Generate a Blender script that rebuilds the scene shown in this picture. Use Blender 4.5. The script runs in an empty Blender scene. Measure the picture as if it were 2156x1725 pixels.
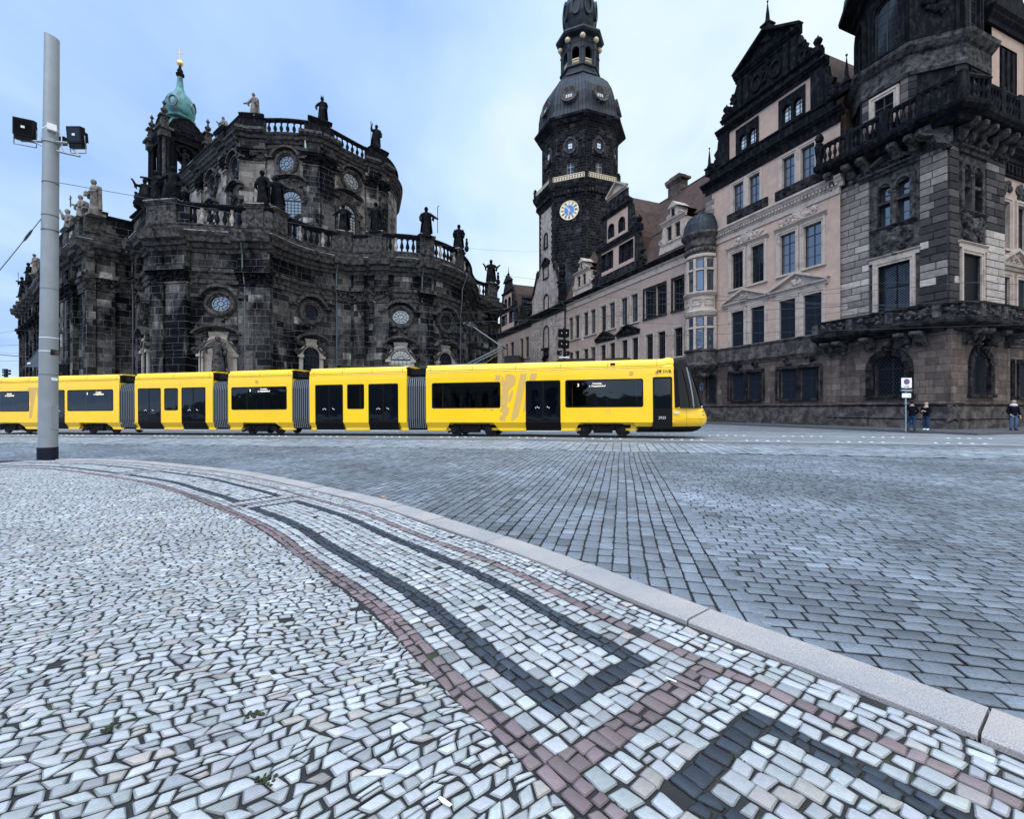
import bpy, math, random
import numpy as np
from mathutils import Vector, Matrix
random.seed(7); rng = np.random.default_rng(7)
COL = bpy.context.scene.collection
pi = math.pi
CAMH = 1.35
F0 = 972.0

def gz(x):                      # the square falls gently towards the river on the left
    return 0.0085 * min(0.0, x)

def at(px, py, Y):              # picture point (2156 px wide measure) at depth Y
    return Vector(((px - 1078) / F0 * Y, Y, CAMH + (861 - py) / F0 * Y))

# ------------------------------------------------------------------ scene tree
def empty(name, loc, label=None, cat=None, group=None):
    o = bpy.data.objects.new(name, None); COL.objects.link(o)
    o.location = loc; o.empty_display_size = .3
    return tag(o, label, cat, group)

def tag(o, label=None, cat=None, group=None, kind=None):
    if label: o['label'] = label
    if cat: o['category'] = cat
    if group: o['group'] = group
    if kind: o['kind'] = kind
    return o

def link(name, me, parent=None, M=None):
    o = bpy.data.objects.new(name, me); COL.objects.link(o)
    if parent is not None:
        o.parent = parent
        if parent.type == 'EMPTY':
            o.matrix_parent_inverse = Matrix.Translation(-Vector(parent.location))
    if M is not None: o.matrix_basis = M
    return o

def frame(org, ux, out):
    ux = Vector(ux).to_3d().normalized(); out = Vector(out).to_3d().normalized(); uz = ux.cross(out)
    M = Matrix.Identity(4)
    for i, a in enumerate((ux, out, uz)):
        for j in range(3): M[j][i] = a[j]
    M.translation = Vector(org)
    return M
T = Matrix.Translation
def RZ(a): return Matrix.Rotation(a, 4, 'Z')
def RX(a): return Matrix.Rotation(a, 4, 'X')
def RY(a): return Matrix.Rotation(a, 4, 'Y')

class MB:
    """collects polygons and links them as one mesh object"""
    def __init__(s, M=None):
        s.v = []; s.f = []; s.m = []; s.uv = []; s.t = []; s.M = M or Matrix.Identity(4); s.mi = 0; s.tone = .5; s.sm = []; s.smooth = False
    def poly(s, pts, m=None, uv=None):
        n = len(s.v); M = s.M
        for p in pts: s.v.append(tuple(M @ Vector(p)))
        s.f.append(tuple(range(n, n + len(pts)))); s.m.append(s.mi if m is None else m); s.uv.append(uv); s.t.append(s.tone); s.sm.append(s.smooth)
    def grid(s, rows, m=None, wrap=False, uvs=None):
        """rows: list of equally long point lists -> shared-vertex quads"""
        n0 = len(s.v); k = len(rows[0]); M = s.M
        for r in rows:
            for p in r: s.v.append(tuple(M @ Vector(p)))
        for i in range(len(rows) - 1):
            for j in range(k if wrap else k - 1):
                j2 = (j + 1) % k
                s.f.append((n0 + i*k + j, n0 + i*k + j2, n0 + (i+1)*k + j2, n0 + (i+1)*k + j))
                s.m.append(s.mi if m is None else m); s.t.append(s.tone); s.sm.append(s.smooth)
                s.uv.append(None if uvs is None else (uvs[i][j], uvs[i][j+1], uvs[i+1][j+1], uvs[i+1][j]))
    def box(s, x0, x1, y0, y1, z0, z1, m=None, tx=0, ty=0):
        """tx, ty shrink the top"""
        a = [(x0, y0, z0), (x1, y0, z0), (x1, y1, z0), (x0, y1, z0)]
        b = [(x0+tx, y0+ty, z1), (x1-tx, y0+ty, z1), (x1-tx, y1-ty, z1), (x0+tx, y1-ty, z1)]
        s.poly(a[::-1], m); s.poly(b, m)
        for i in range(4):
            j = (i+1) % 4; s.poly([a[i], a[j], b[j], b[i]], m)
    def prism(s, pts, y0, y1, m=None):
        """(x,z) outline between two y"""
        a = [(p[0], y0, p[1]) for p in pts]; b = [(p[0], y1, p[1]) for p in pts]
        s.poly(a, m); s.poly(b[::-1], m)
        for i in range(len(pts)):
            j = (i+1) % len(pts); s.poly([a[j], a[i], b[i], b[j]], m)
    def extr(s, u0, u1, prof, m=None):
        """(y,z) outline along x"""
        a = [(u0, p[0], p[1]) for p in prof]; b = [(u1, p[0], p[1]) for p in prof]
        s.poly(a, m); s.poly(b[::-1], m)
        for i in range(len(prof)):
            j = (i+1) % len(prof); s.poly([a[j], a[i], b[i], b[j]], m)
    def cornice(s, u0, u1, z0, z1, pr, y=0, m=None, ret=True):
        h = z1 - z0
        s.extr(u0 - (pr*.6 if ret else 0), u1 + (pr*.6 if ret else 0), [(y-.05, z0), (y+pr*.3, z0), (y+pr*.36, z0+h*.3), (y+pr*.7, z0+h*.5), (y+pr*.74, z0+h*.62), (y+pr, z0+h*.8), (y+pr, z1), (y-.05, z1+.03)], m)
    def lathe(s, prof, n=12, c=(0, 0, 0), ph=0.0, m=None, sx=1, sy=1, cap=True, mod=None):
        rows = []
        for i, (r, z) in enumerate(prof):
            row = []
            for k in range(n):
                a = ph + 2*pi*k/n; q = r*(mod(a, z) if mod else 1)
                row.append((c[0]+q*sx*math.cos(a), c[1]+q*sy*math.sin(a), c[2]+z))
            rows.append(row)
        s.grid(rows, m, wrap=True)
        if cap:
            if prof[0][0] > .003: s.poly(rows[0][::-1], m)
            if prof[-1][0] > .003: s.poly(rows[-1], m)
    def tube(s, pts, r, n=6, m=None):
        pts = [Vector(p) for p in pts]; rows = []
        for i, p in enumerate(pts):
            d = (pts[min(i+1, len(pts)-1)] - pts[max(i-1, 0)]).normalized()
            a = d.cross(Vector((0, 0, 1))) if abs(d.z) < .95 else d.cross(Vector((1, 0, 0)))
            a.normalize(); b = d.cross(a); q = r[i] if isinstance(r, (list, tuple)) else r
            rows.append([tuple(p + a*q*math.cos(2*pi*k/n) + b*q*math.sin(2*pi*k/n)) for k in range(n)])
        s.grid(rows, m, wrap=True); s.poly(rows[0], m); s.poly(rows[-1][::-1], m)
    def blob(s, c, r, m=None, n=7, rot=None):
        """small rounded lump, r = (rx, ry, rz)"""
        if not isinstance(r, (list, tuple)): r = (r, r, r)
        rows = []
        for i in range(5):
            t = -pi/2*.98 + pi*.98*i/4
            row = []
            for k in range(n):
                a = 2*pi*k/n
                v = Vector((r[0]*math.cos(t)*math.cos(a), r[1]*math.cos(t)*math.sin(a), r[2]*math.sin(t)))
                if rot: v = rot @ v
                row.append(tuple(Vector(c) + v))
            rows.append(row)
        s.grid(rows, m, wrap=True)
    def carve(s, u0, u1, z0, z1, y=0, d=.15, n=12, m=None):
        """lumpy relief carving"""
        for i in range(n):
            r = min(u1-u0, z1-z0) * random.uniform(.12, .26)
            c = (random.uniform(u0+r*.6, u1-r*.6), y, random.uniform(z0+r*.6, z1-r*.6))
            s.blob(c, (r*random.uniform(.6, 1.5), d*random.uniform(.5, 1), r*random.uniform(.6, 1.3)), m, 6, Matrix.Rotation(random.uniform(-1, 1), 3, 'Y'))
    def scroll(s, c, R, y0, y1, turn=1, m=None, w=.3):
        """flat volute: spiral ribbon thickened between y0,y1"""
        pts = []
        for i in range(22):
            a = i/21*2.2*2*pi; q = R*(1 - .75*i/21); pts.append((c[0]+turn*q*math.cos(a), c[1]+q*math.sin(a)))
        for i in range(21):
            (x0, z0), (x1, z1) = pts[i], pts[i+1]
            cx, cz = c; g = .72
            s.prism([(x0, z0), (x1, z1), (cx+(x1-cx)*g, cz+(z1-cz)*g), (cx+(x0-cx)*g, cz+(z0-cz)*g)], y0, y1, m)
    def sweep(s, path, prof, m=None, closed=False, ends=True, u0=0.0):
        """path: plan points, prof: (out,z); outward = right hand of the walking direction"""
        P = [Vector((p[0], p[1])) for p in path]; n = len(P); nor = []
        for i in range(n):
            a = P[i] - P[i-1] if (i > 0 or closed) else P[1] - P[0]
            b = P[(i+1) % n] - P[i] if (i < n-1 or closed) else a
            a.normalize(); b.normalize(); na = Vector((a.y, -a.x)); nb = Vector((b.y, -b.x)); q = na + nb
            if q.length < 1e-4: q = na
            q.normalize(); nor.append(q / max(.5, q.dot(na)))
        if closed: P = P + [P[0]]; nor = nor + [nor[0]]
        L = [u0]
        for i in range(1, len(P)): L.append(L[-1] + (P[i]-P[i-1]).length)
        H = [0.0]
        for i in range(1, len(prof)): H.append(H[-1] + math.hypot(prof[i][0]-prof[i-1][0], prof[i][1]-prof[i-1][1]))
        rows = [[(P[i].x + nor[i].x*o, P[i].y + nor[i].y*o, z) for i in range(len(P))] for o, z in prof]
        uvs = [[(L[i], prof[0][1] + H[j]) for i in range(len(P))] for j in range(len(prof))]
        for j in range(len(prof)-1):
            s.grid([rows[j], rows[j+1]], m, uvs=[uvs[j], uvs[j+1]])
        if ends and not closed:
            s.poly([r[0] for r in rows], m); s.poly([r[-1] for r in rows][::-1], m)
    def text(s, txt, size, M, m=None, ext=.004):
        cu = bpy.data.curves.new('t', 'FONT'); cu.body = txt; cu.size = size; cu.extrude = ext; cu.align_x = 'CENTER'; cu.resolution_u = 3
        o = bpy.data.objects.new('t', cu); COL.objects.link(o)
        dg = bpy.context.evaluated_depsgraph_get(); me = o.evaluated_get(dg).to_mesh()
        vs = [M @ v.co for v in me.vertices]
        for p in me.polygons: s.poly([vs[i] for i in p.vertices], m)
        o.evaluated_get(dg).to_mesh_clear(); bpy.data.objects.remove(o); bpy.data.curves.remove(cu)
    def mesh(s, name, mats):
        me = bpy.data.meshes.new(name); me.from_pydata(s.v, [], s.f)
        for q in mats: me.materials.append(q)
        me.polygons.foreach_set('material_index', s.m)
        me.polygons.foreach_set('use_smooth', s.sm)
        at_ = me.attributes.new('tone', 'FLOAT', 'FACE'); at_.data.foreach_set('value', s.t)
        uvl = me.uv_layers.new(name='uv'); flat = []
        for f, u in zip(s.f, s.uv):
            if u is not None:
                for q in u: flat += q
                continue
            a = s.v[f[0]]; nx = ny = nz = 0.0
            for i in range(len(f)):
                p = s.v[f[i]]; q = s.v[f[(i+1) % len(f)]]
                nx += (p[1]-q[1])*(p[2]+q[2]); ny += (p[2]-q[2])*(p[0]+q[0]); nz += (p[0]-q[0])*(p[1]+q[1])
            l = math.hypot(nx, ny)
            if l < abs(nz)*.6 or l < 1e-9:
                for i in f: flat += (s.v[i][0], s.v[i][1])
            else:
                tx, ty = -ny/l, nx/l
                if tx < 0 or (abs(tx) < 1e-6 and ty < 0): tx, ty = -tx, -ty
                for i in f: flat += (s.v[i][0]*tx + s.v[i][1]*ty, s.v[i][2])
        uvl.data.foreach_set('uv', flat)
        me.update()
        return me
    def build(s, name, mats, parent=None, M=None):
        if not isinstance(mats, (list, tuple)): mats = [mats]
        return link(name, s.mesh(name, mats), parent, M)

def wall(mb, u0, u1, z0, z1, opens, depth=.3, m=0, mr=1, y=0.0):
    """flat wall with rectangular or round-headed openings (ua,ub,za,zb,arch) and their reveals"""
    xs = sorted({u0, u1} | {o[0] for o in opens} | {o[1] for o in opens}); zs = sorted({z0, z1} | {o[2] for o in opens} | {o[3] for o in opens})
    xs = [x for x in xs if u0 <= x <= u1]; zs = [z for z in zs if z0 <= z <= z1]
    for i in range(len(xs)-1):
        for j in range(len(zs)-1):
            cx, cz = (xs[i]+xs[i+1])/2, (zs[j]+zs[j+1])/2
            if any(o[0] < cx < o[1] and o[2] < cz < o[3] for o in opens): continue
            mb.poly([(xs[i], y, zs[j]), (xs[i], y, zs[j+1]), (xs[i+1], y, zs[j+1]), (xs[i+1], y, zs[j])], m)
    for o in opens:
        a, b, c, d = o[:4]; out = opening(a, b, c, d, len(o) > 4 and o[4])
        if len(o) > 4 and o[4]:
            arc = out[2:]; r = (b-a)/2; h = len(arc)//2
            mb.poly([(b, y, d)] + [(p[0], y, p[1]) for p in arc[:h+1]], m)
            mb.poly([(a, y, d)] + [(p[0], y, p[1]) for p in arc[h:]][::-1], m)
        for i in range(len(out)):
            p, q = out[i], out[(i+1) % len(out)]
            mb.poly([(p[0], y, p[1]), (q[0], y, q[1]), (q[0], y-depth, q[1]), (p[0], y-depth, p[1])], mr)

def opening(a, b, c, d, arch=False, n=10):
    if not arch: return [(a, c), (b, c), (b, d), (a, d)]
    r = (b-a)/2; cx = (a+b)/2; sp = d - r
    return [(a, c), (b, c)] + [(cx + r*math.cos(pi*i/n), sp + r*math.sin(pi*i/n)) for i in range(n+1)]

WC = {}
def window(parent, M, a, b, c, d, cols=2, rows=3, arch=False, lattice=False, sw=.22, depth=.3, mats=None, pane=None, sill=True, pr=.07, name='window', grille=None):
    """stone surround + timber frame (one mesh), pane and grille as children; shared mesh per size"""
    w, h = round(b-a, 2), round(d-c, 2)
    key = (w, h, cols, rows, arch, lattice, sw, depth, mats[0].name, mats[1].name, pane.name, sill, pr)
    if key not in WC:
        f = MB(); x = w/2
        if sw > 0:
            o1 = opening(-x, x, 0, h, arch); o2 = opening(-x-sw, x+sw, 0, h+sw, arch)
            n = len(o1)
            for i in range(1, n):
                p, q, r, t = o1[i], o1[(i+1) % n], o2[(i+1) % n], o2[i]
                f.prism([p, q, r, t], -.02, pr, 0)
                k = .45
                f.prism([(r[0]*(1-k)+q[0]*k, r[1]*(1-k)+q[1]*k), r, t, (t[0]*(1-k)+p[0]*k, t[1]*(1-k)+p[1]*k)], pr, pr+.05, 0)
        if sill: f.box(-x-sw-.06, x+sw+.06, -.05, pr+.1, -.16, 0, 0)
        t = .06; yb, ya = -depth+.02, -depth+.09
        o = opening(-x, x, 0, h, arch); oi = opening(-x+t, x-t, t, h-t, arch); n = len(o)
        for i in range(n):
            j = (i+1) % n; f.prism([o[i], o[j], oi[j], oi[i]], yb, ya, 1)
        for i in range(1, cols):
            q = -x + w*i/cols; tt = .04 if (cols == 2 or i*2 == cols) else .018
            f.box(q-tt, q+tt, yb, ya-.01, t, h-t - (0 if not arch else (abs(q) / x)**2 * x*.6), 1)
        for i in range(1, rows):
            q = h*i/rows; tt = .04 if (rows > 2 and i == rows-1) or rows == 2 else .016
            f.box(-x+t, x-t, yb, ya-.015, q-tt, q+tt, 1)
        p = MB(); p.poly([(q[0], -depth+.05, q[1]) for q in o])
        g = None
        if lattice:
            g = MB(); st = .17; k = -h
            while k < w:
                for sgn in (1, -1):
                    # diagonal bars clipped to the opening
                    lo, hi = max(0, -k), min(h, w-k)
                    if hi-lo > .05:
                        pa, pb = (k+lo, lo), (k+hi, hi)
                        if sgn < 0: pa, pb = (w-pa[0], pa[1]), (w-pb[0], pb[1])
                        e = .022
                        g.prism([(pa[0]-x-e, pa[1]+e), (pa[0]-x+e, pa[1]-e), (pb[0]-x+e, pb[1]-e), (pb[0]-x-e, pb[1]+e)], -.14+.02*sgn, -.125+.02*sgn)
                k += st
        WC[key] = (f.mesh(name, mats), p.mesh('pane', [pane]), g.mesh('window_grille', [grille]) if g else None)
    fm, pm, gm = WC[key]
    o = link(name, fm, parent, M @ T(((a+b)/2, 0, c)))
    link('pane', pm, o)
    if gm: link('window_grille', gm, o)
    return o
# ------------------------------------------------------------------ materials
def newmat(name):
    m = bpy.data.materials.new(name); m.use_nodes = True
    return m, m.node_tree, m.node_tree.nodes['Principled BSDF']
def nd(nt, typ, props=None, **ins):
    n = nt.nodes.new(typ)
    for k, v in (props or {}).items(): setattr(n, k, v)
    for k, v in ins.items():
        k = k.replace('_', ' ') if k.replace('_', ' ') in n.inputs else k
        s = n.inputs[int(k[1:])] if k[0] == 'i' and k[1:].isdigit() else n.inputs[k]
        if hasattr(v, 'is_output'): nt.links.new(v, s)
        else: s.default_value = v
    return n
def ramp(nt, fac, stops, interp='LINEAR'):
    r = nt.nodes.new('ShaderNodeValToRGB'); r.color_ramp.interpolation = interp
    e = r.color_ramp.elements
    while len(e) < len(stops): e.new(.5)
    for q, (p, c) in zip(e, stops):
        q.position = p; q.color = tuple(c) + (1,) if len(c) == 3 else c
    nt.links.new(fac, r.inputs[0]); return r.outputs[0]
def g3(v): return (v, v, v)
def mixc(nt, f, a, b, bt='MIX'):
    n = nt.nodes.new('ShaderNodeMix'); n.data_type = 'RGBA'; n.blend_type = bt
    for s, v in ((n.inputs[0], f), (n.inputs[6], a), (n.inputs[7], b)):
        if hasattr(v, 'is_output'): nt.links.new(v, s)
        else: s.default_value = v if not isinstance(v, tuple) else (tuple(v) + (1,) if len(v) == 3 else v)
    return n.outputs[2]
def noise(nt, scale, detail=4, vec=None, rough=.55, dist=0):
    n = nd(nt, 'ShaderNodeTexNoise', Scale=scale, Detail=detail, Roughness=rough, Distortion=dist)
    if vec is None: vec = nd(nt, 'ShaderNodeNewGeometry').outputs['Position']
    nt.links.new(vec, n.inputs['Vector']); return n.outputs[0]
def vscale(nt, vec, s):
    n = nd(nt, 'ShaderNodeVectorMath', {'operation': 'MULTIPLY'}); nt.links.new(vec, n.inputs[0]); n.inputs[1].default_value = s; return n.outputs[0]
def bumpto(nt, b, h, st=.3, dist=.02, nrm=None):
    n = nd(nt, 'ShaderNodeBump', Strength=st, Distance=dist); nt.links.new(h, n.inputs['Height'])
    if nrm: nt.links.new(nrm, n.inputs['Normal'])
    nt.links.new(n.outputs[0], b.inputs['Normal']); return n.outputs[0]

def plain(name, col, rough=.6, metal=0.0, var=.0, vs=2.0, col2=None, bump=0.0, bs=20, spec=.5, coat=0.0, lo=.4, hi=.62, st=None):
    m, nt, b = newmat(name); b.inputs['Roughness'].default_value = rough; b.inputs['Metallic'].default_value = metal; b.inputs['Specular IOR Level'].default_value = spec
    if coat: b.inputs['Coat Weight'].default_value = coat; b.inputs['Coat Roughness'].default_value = .08
    c = None
    if col2:
        vec = vscale(nt, nd(nt, 'ShaderNodeNewGeometry').outputs['Position'], st) if st else None
        c = ramp(nt, noise(nt, vs, 7, vec, .62, .4 if not st else .1), [(lo, col), (hi, col2)])
    if var:
        f = ramp(nt, noise(nt, vs*5, 5), [(.25, g3(1-var)), (.75, g3(1+var))])
        c = mixc(nt, 1.0, c if c is not None else col, f, 'MULTIPLY')
    if c is None: b.inputs['Base Color'].default_value = tuple(col) + (1,)
    else: nt.links.new(c, b.inputs['Base Color'])
    if bump: bumpto(nt, b, noise(nt, bs, 6), bump, .05)
    return m

def blocks(name, tones, bw, bh, mortar, soot=None, sootr=(.45, .6), ss=.16, msize=.012, rough=.85, bump=.5, mb=.5, fine=.22, vert=None):
    """masonry: uv in metres, per-block tones, light or dark joints, soot stains"""
    m, nt, b = newmat(name); b.inputs['Roughness'].default_value = rough; b.inputs['Specular IOR Level'].default_value = .06
    uv = nd(nt, 'ShaderNodeUVMap').outputs[0]
    wob = nd(nt, 'ShaderNodeVectorMath', {'operation': 'MULTIPLY_ADD'})
    nz = nd(nt, 'ShaderNodeTexNoise', Scale=1.3, Detail=2.0); nt.links.new(uv, nz.inputs[0])
    nt.links.new(nz.outputs['Color'], wob.inputs[0]); wob.inputs[1].default_value = (.05, .05, 0); nt.links.new(uv, wob.inputs[2])
    br = nd(nt, 'ShaderNodeTexBrick', {'offset': .43, 'squash': .72, 'squash_frequency': 3, 'offset_frequency': 2}, Color1=(0, 0, 0, 1), Color2=(1, 1, 1, 1), Mortar=(.5, .5, .5, 1), Scale=1.0)
    br.inputs['Mortar Size'].default_value = msize; br.inputs['Mortar Smooth'].default_value = .2; br.inputs['Brick Width'].default_value = bw; br.inputs['Row Height'].default_value = bh
    nt.links.new(wob.outputs[0], br.inputs[0])
    c = ramp(nt, br.outputs['Color'], [(i/(len(tones)-1) if len(tones) > 1 else 0, t) for i, t in enumerate(tones)])
    if soot:
        pos = nd(nt, 'ShaderNodeNewGeometry').outputs['Position']
        pv = vscale(nt, pos, (1, 1, .45))
        f = ramp(nt, noise(nt, ss, 7, pv, .62, .5), [(sootr[0], g3(0)), (sootr[1], g3(1))])
        c = mixc(nt, f, c, soot)
        pv2 = vscale(nt, pos, (3.2, 3.2, .35))   # run-off streaks
        f2 = ramp(nt, noise(nt, .6, 5, pv2, .6), [(.5, g3(0)), (.72, g3(.75))])
        c = mixc(nt, f2, c, soot)
    f = ramp(nt, noise(nt, 4, 6), [(.25, g3(1-fine*1.6)), (.75, g3(1+fine))])
    c = mixc(nt, 1.0, c, f, 'MULTIPLY')
    mf = nd(nt, 'ShaderNodeMath', {'operation': 'MULTIPLY'}); nt.links.new(br.outputs['Fac'], mf.inputs[0]); nt.links.new(ramp(nt, noise(nt, .9, 4), [(.35, g3(mb*.35)), (.65, g3(min(1, mb*1.6)))]), mf.inputs[1])
    c = mixc(nt, mf.outputs[0], c, mortar)
    nt.links.new(c, b.inputs['Base Color'])
    inv = nd(nt, 'ShaderNodeMath', {'operation': 'MULTIPLY_ADD'}); nt.links.new(br.outputs['Fac'], inv.inputs[0]); inv.inputs[1].default_value = -1.0; nt.links.new(noise(nt, 9, 5), inv.inputs[2])
    bumpto(nt, b, inv.outputs[0], bump, .03)
    return m

def toned(name, stops, soot=None, rough=.8, fine=.2, bump=.35, sr=(.5, .62), ss=.4):
    """per-face 'tone' attribute picks the stone's own colour"""
    m, nt, b = newmat(name); b.inputs['Roughness'].default_value = rough; b.inputs['Specular IOR Level'].default_value = .08
    a = nd(nt, 'ShaderNodeAttribute', {'attribute_name': 'tone'}).outputs['Fac']
    c = ramp(nt, a, stops)
    if soot: c = mixc(nt, ramp(nt, noise(nt, ss, 7, None, .62, .6), [(sr[0], g3(0)), (sr[1], g3(.85))]), c, soot)
    f = ramp(nt, noise(nt, 3.5, 7), [(.25, g3(1-fine*1.5)), (.75, g3(1+fine))])
    nt.links.new(mixc(nt, 1.0, c, f, 'MULTIPLY'), b.inputs['Base Color'])
    bumpto(nt, b, noise(nt, 14, 6), bump, .03)
    return m

def stonecol(name, rough=.6, fine=.16, ns=60, bump=.25, spec=.4, pits=0.0):
    """per-stone colour attribute for paving"""
    m, nt, b = newmat(name); b.inputs['Roughness'].default_value = rough; b.inputs['Specular IOR Level'].default_value = spec
    a = nd(nt, 'ShaderNodeAttribute', {'attribute_name': 'col'}).outputs['Color']
    f = ramp(nt, noise(nt, ns, 6), [(.25, g3(1-fine*1.4)), (.75, g3(1+fine))])
    f2 = ramp(nt, noise(nt, 1.1, 5, dist=.6), [(.3, g3(.8)), (.7, g3(1.1))])
    c = mixc(nt, 1.0, mixc(nt, 1.0, a, f, 'MULTIPLY'), f2, 'MULTIPLY')
    if pits:                      # small dark pits and tyre grime
        pz = mixc(nt, 1.0, ramp(nt, noise(nt, 42, 4, None, .7), [(.56, g3(1)), (.66, g3(1-pits))]), ramp(nt, noise(nt, .45, 6, None, .6, .8), [(.35, g3(.8)), (.65, g3(1.12))]), 'MULTIPLY')
        c = mixc(nt, 1.0, c, pz, 'MULTIPLY')
    nt.links.new(c, b.inputs['Base Color'])
    bumpto(nt, b, noise(nt, ns*.7, 7), bump, .01)
    r = ramp(nt, noise(nt, 7, 4), [(.3, g3(rough-.12)), (.7, g3(min(1, rough+.15)))]); nt.links.new(r, b.inputs['Roughness'])
    return m

def glass(name, col=(.008, .011, .016), rough=.04, spec=.5, wave=.05, ws=.8, ior=1.5):
    m, nt, b = newmat(name); b.inputs['Base Color'].default_value = tuple(col) + (1,); b.inputs['Roughness'].default_value = rough
    b.inputs['Specular IOR Level'].default_value = spec; b.inputs['IOR'].default_value = ior
    if wave: bumpto(nt, b, noise(nt, ws, 2), wave, .25)
    return m

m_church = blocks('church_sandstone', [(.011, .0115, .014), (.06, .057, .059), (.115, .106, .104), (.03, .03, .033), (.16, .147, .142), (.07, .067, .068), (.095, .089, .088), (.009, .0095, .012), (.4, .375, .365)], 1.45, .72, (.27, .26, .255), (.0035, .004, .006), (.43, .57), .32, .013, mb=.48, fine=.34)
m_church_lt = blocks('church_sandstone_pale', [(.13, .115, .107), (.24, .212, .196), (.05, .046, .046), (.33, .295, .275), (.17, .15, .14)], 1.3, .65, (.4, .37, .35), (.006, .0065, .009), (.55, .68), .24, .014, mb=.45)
m_cdark = plain('carved_dark_sandstone', (.0045, .005, .0075), .8, 0, .4, 1.6, (.035, .032, .033), .5, 9, lo=.48, hi=.8, st=(2, 2, 1), spec=.06)
m_cmid = plain('carved_grey_sandstone', (.012, .012, .015), .82, 0, .4, 2.6, (.13, .118, .113), .6, 11, lo=.36, hi=.78, spec=.06)
m_clight = plain('pale_new_sandstone', (.36, .315, .285), .8, 0, .18, 1.4, (.19, .165, .155), .25, 14, lo=.5, hi=.7, spec=.06)
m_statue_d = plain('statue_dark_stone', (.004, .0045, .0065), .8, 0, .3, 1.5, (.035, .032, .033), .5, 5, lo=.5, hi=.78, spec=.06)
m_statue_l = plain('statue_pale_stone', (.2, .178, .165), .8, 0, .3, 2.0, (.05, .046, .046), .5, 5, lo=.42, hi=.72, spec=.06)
m_white_cap = plain('lit_edge_capping', (.32, .34, .37), .6, .1, .3, 1.5, (.03, .032, .036), lo=.45, hi=.6)  # pale capping; the lit look of top edges is put into its colour
m_pink = plain('pink_plaster', (.445, .31, .248), .9, 0, .1, .5, (.38, .275, .228), .12, 30, spec=.06)
m_pink2 = plain('grey_pink_plaster', (.36, .265, .222), .9, 0, .1, .5, (.31, .235, .203), .12, 30, spec=.06)
m_trim = plain('window_sandstone', (.42, .345, .295), .85, 0, .16, 1.1, (.24, .2, .175), .25, 15, lo=.5, hi=.7, spec=.06)
m_trimd = plain('sooty_sandstone', (.007, .0075, .01), .85, 0, .35, 1.8, (.07, .062, .06), .4, 10, lo=.42, hi=.8, spec=.06)
m_band = plain('weathered_band_stone', (.04, .036, .036), .85, 0, .25, 1.8, (.15, .127, .115), .3, 12, lo=.42, hi=.7, spec=.06)
m_base = blocks('palace_base_sandstone', [(.105, .08, .069), (.15, .115, .099), (.08, .062, .055), (.19, .148, .127)], 1.0, .47, (.03, .025, .025), (.035, .031, .031), (.5, .7), .3, .018, mb=.85, fine=.2)
m_rust = toned('rusticated_sandstone', [(0, (.016, .016, .02)), (.25, (.06, .053, .052)), (.5, (.175, .15, .137)), (.75, (.31, .265, .238)), (1, (.52, .45, .40))], (.05, .045, .047), sr=(.6, .75))
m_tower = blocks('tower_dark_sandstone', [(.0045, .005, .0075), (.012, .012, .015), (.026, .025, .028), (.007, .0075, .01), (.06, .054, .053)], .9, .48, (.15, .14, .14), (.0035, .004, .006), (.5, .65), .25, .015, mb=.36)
m_towpale = blocks('tower_pale_sandstone', [(.36, .295, .255), (.44, .365, .32), (.27, .225, .2), (.4, .335, .29)], 1.0, .5, (.22, .19, .175), (.08, .07, .068), (.55, .75), .25, .01, mb=.3, fine=.2)  # paler stone of one tower face and the gabled base
m_roof = plain('roof_tiles', (.085, .052, .042), .85, 0, .3, 1.2, (.05, .036, .034), .5, 18, spec=.06)
m_copper = plain('dark_roof_copper', (.011, .014, .02), .55, .1, .25, 1.0, (.024, .03, .039), .15, 6, spec=.2)
m_verd = plain('green_copper', (.05, .20, .2), .5, .1, .2, .5, (.03, .065, .08), .2, 4, lo=.45, hi=.6)
m_gold = plain('gilding', (.85, .55, .2), .3, .85)
m_paleg = plain('pale_gilding', (.52, .43, .29), .5, .2)
m_timber = plain('dark_window_timber', (.012, .012, .014), .6)
m_timberw = plain('pale_window_timber', (.35, .37, .4), .6)
m_iron = plain('wrought_iron', (.02, .026, .04), .6, .2, spec=.15)
m_glass = glass('window_glass', (.006, .008, .012), .05, .55, .06, .7)
m_glassb = glass('sky_lit_glass', (.02, .03, .045), .05, 1.0, .05, .5, 1.9)
m_glassc = glass('leaded_glass', (.04, .06, .1), .1, 1.0, .15, 2.5, 1.8)
m_pale_blind = plain('pale_blind', (.62, .68, .74), .7)
m_pipe = plain('zinc_downpipe', (.085, .1, .115), .45, .5, .2)
m_black = plain('black_plastic', (.004, .004, .005), .4, spec=.15)
m_dgrey = plain('dark_machine_grey', (.009, .009, .011), .7, .2, .3, spec=.15)
m_steel = plain('galvanised_steel', (.24, .265, .30), .5, .45, .12, .8, (.3, .325, .355), .08, 40)
m_mast = plain('painted_mast_grey', (.225, .245, .27), .5, .15, .06, .7, (.27, .29, .32), .12, 60)
m_white = plain('white_paint', (.78, .8, .82), .5)

m_void = plain('dark_interior', (.003, .004, .006), .5, spec=.12)
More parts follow.
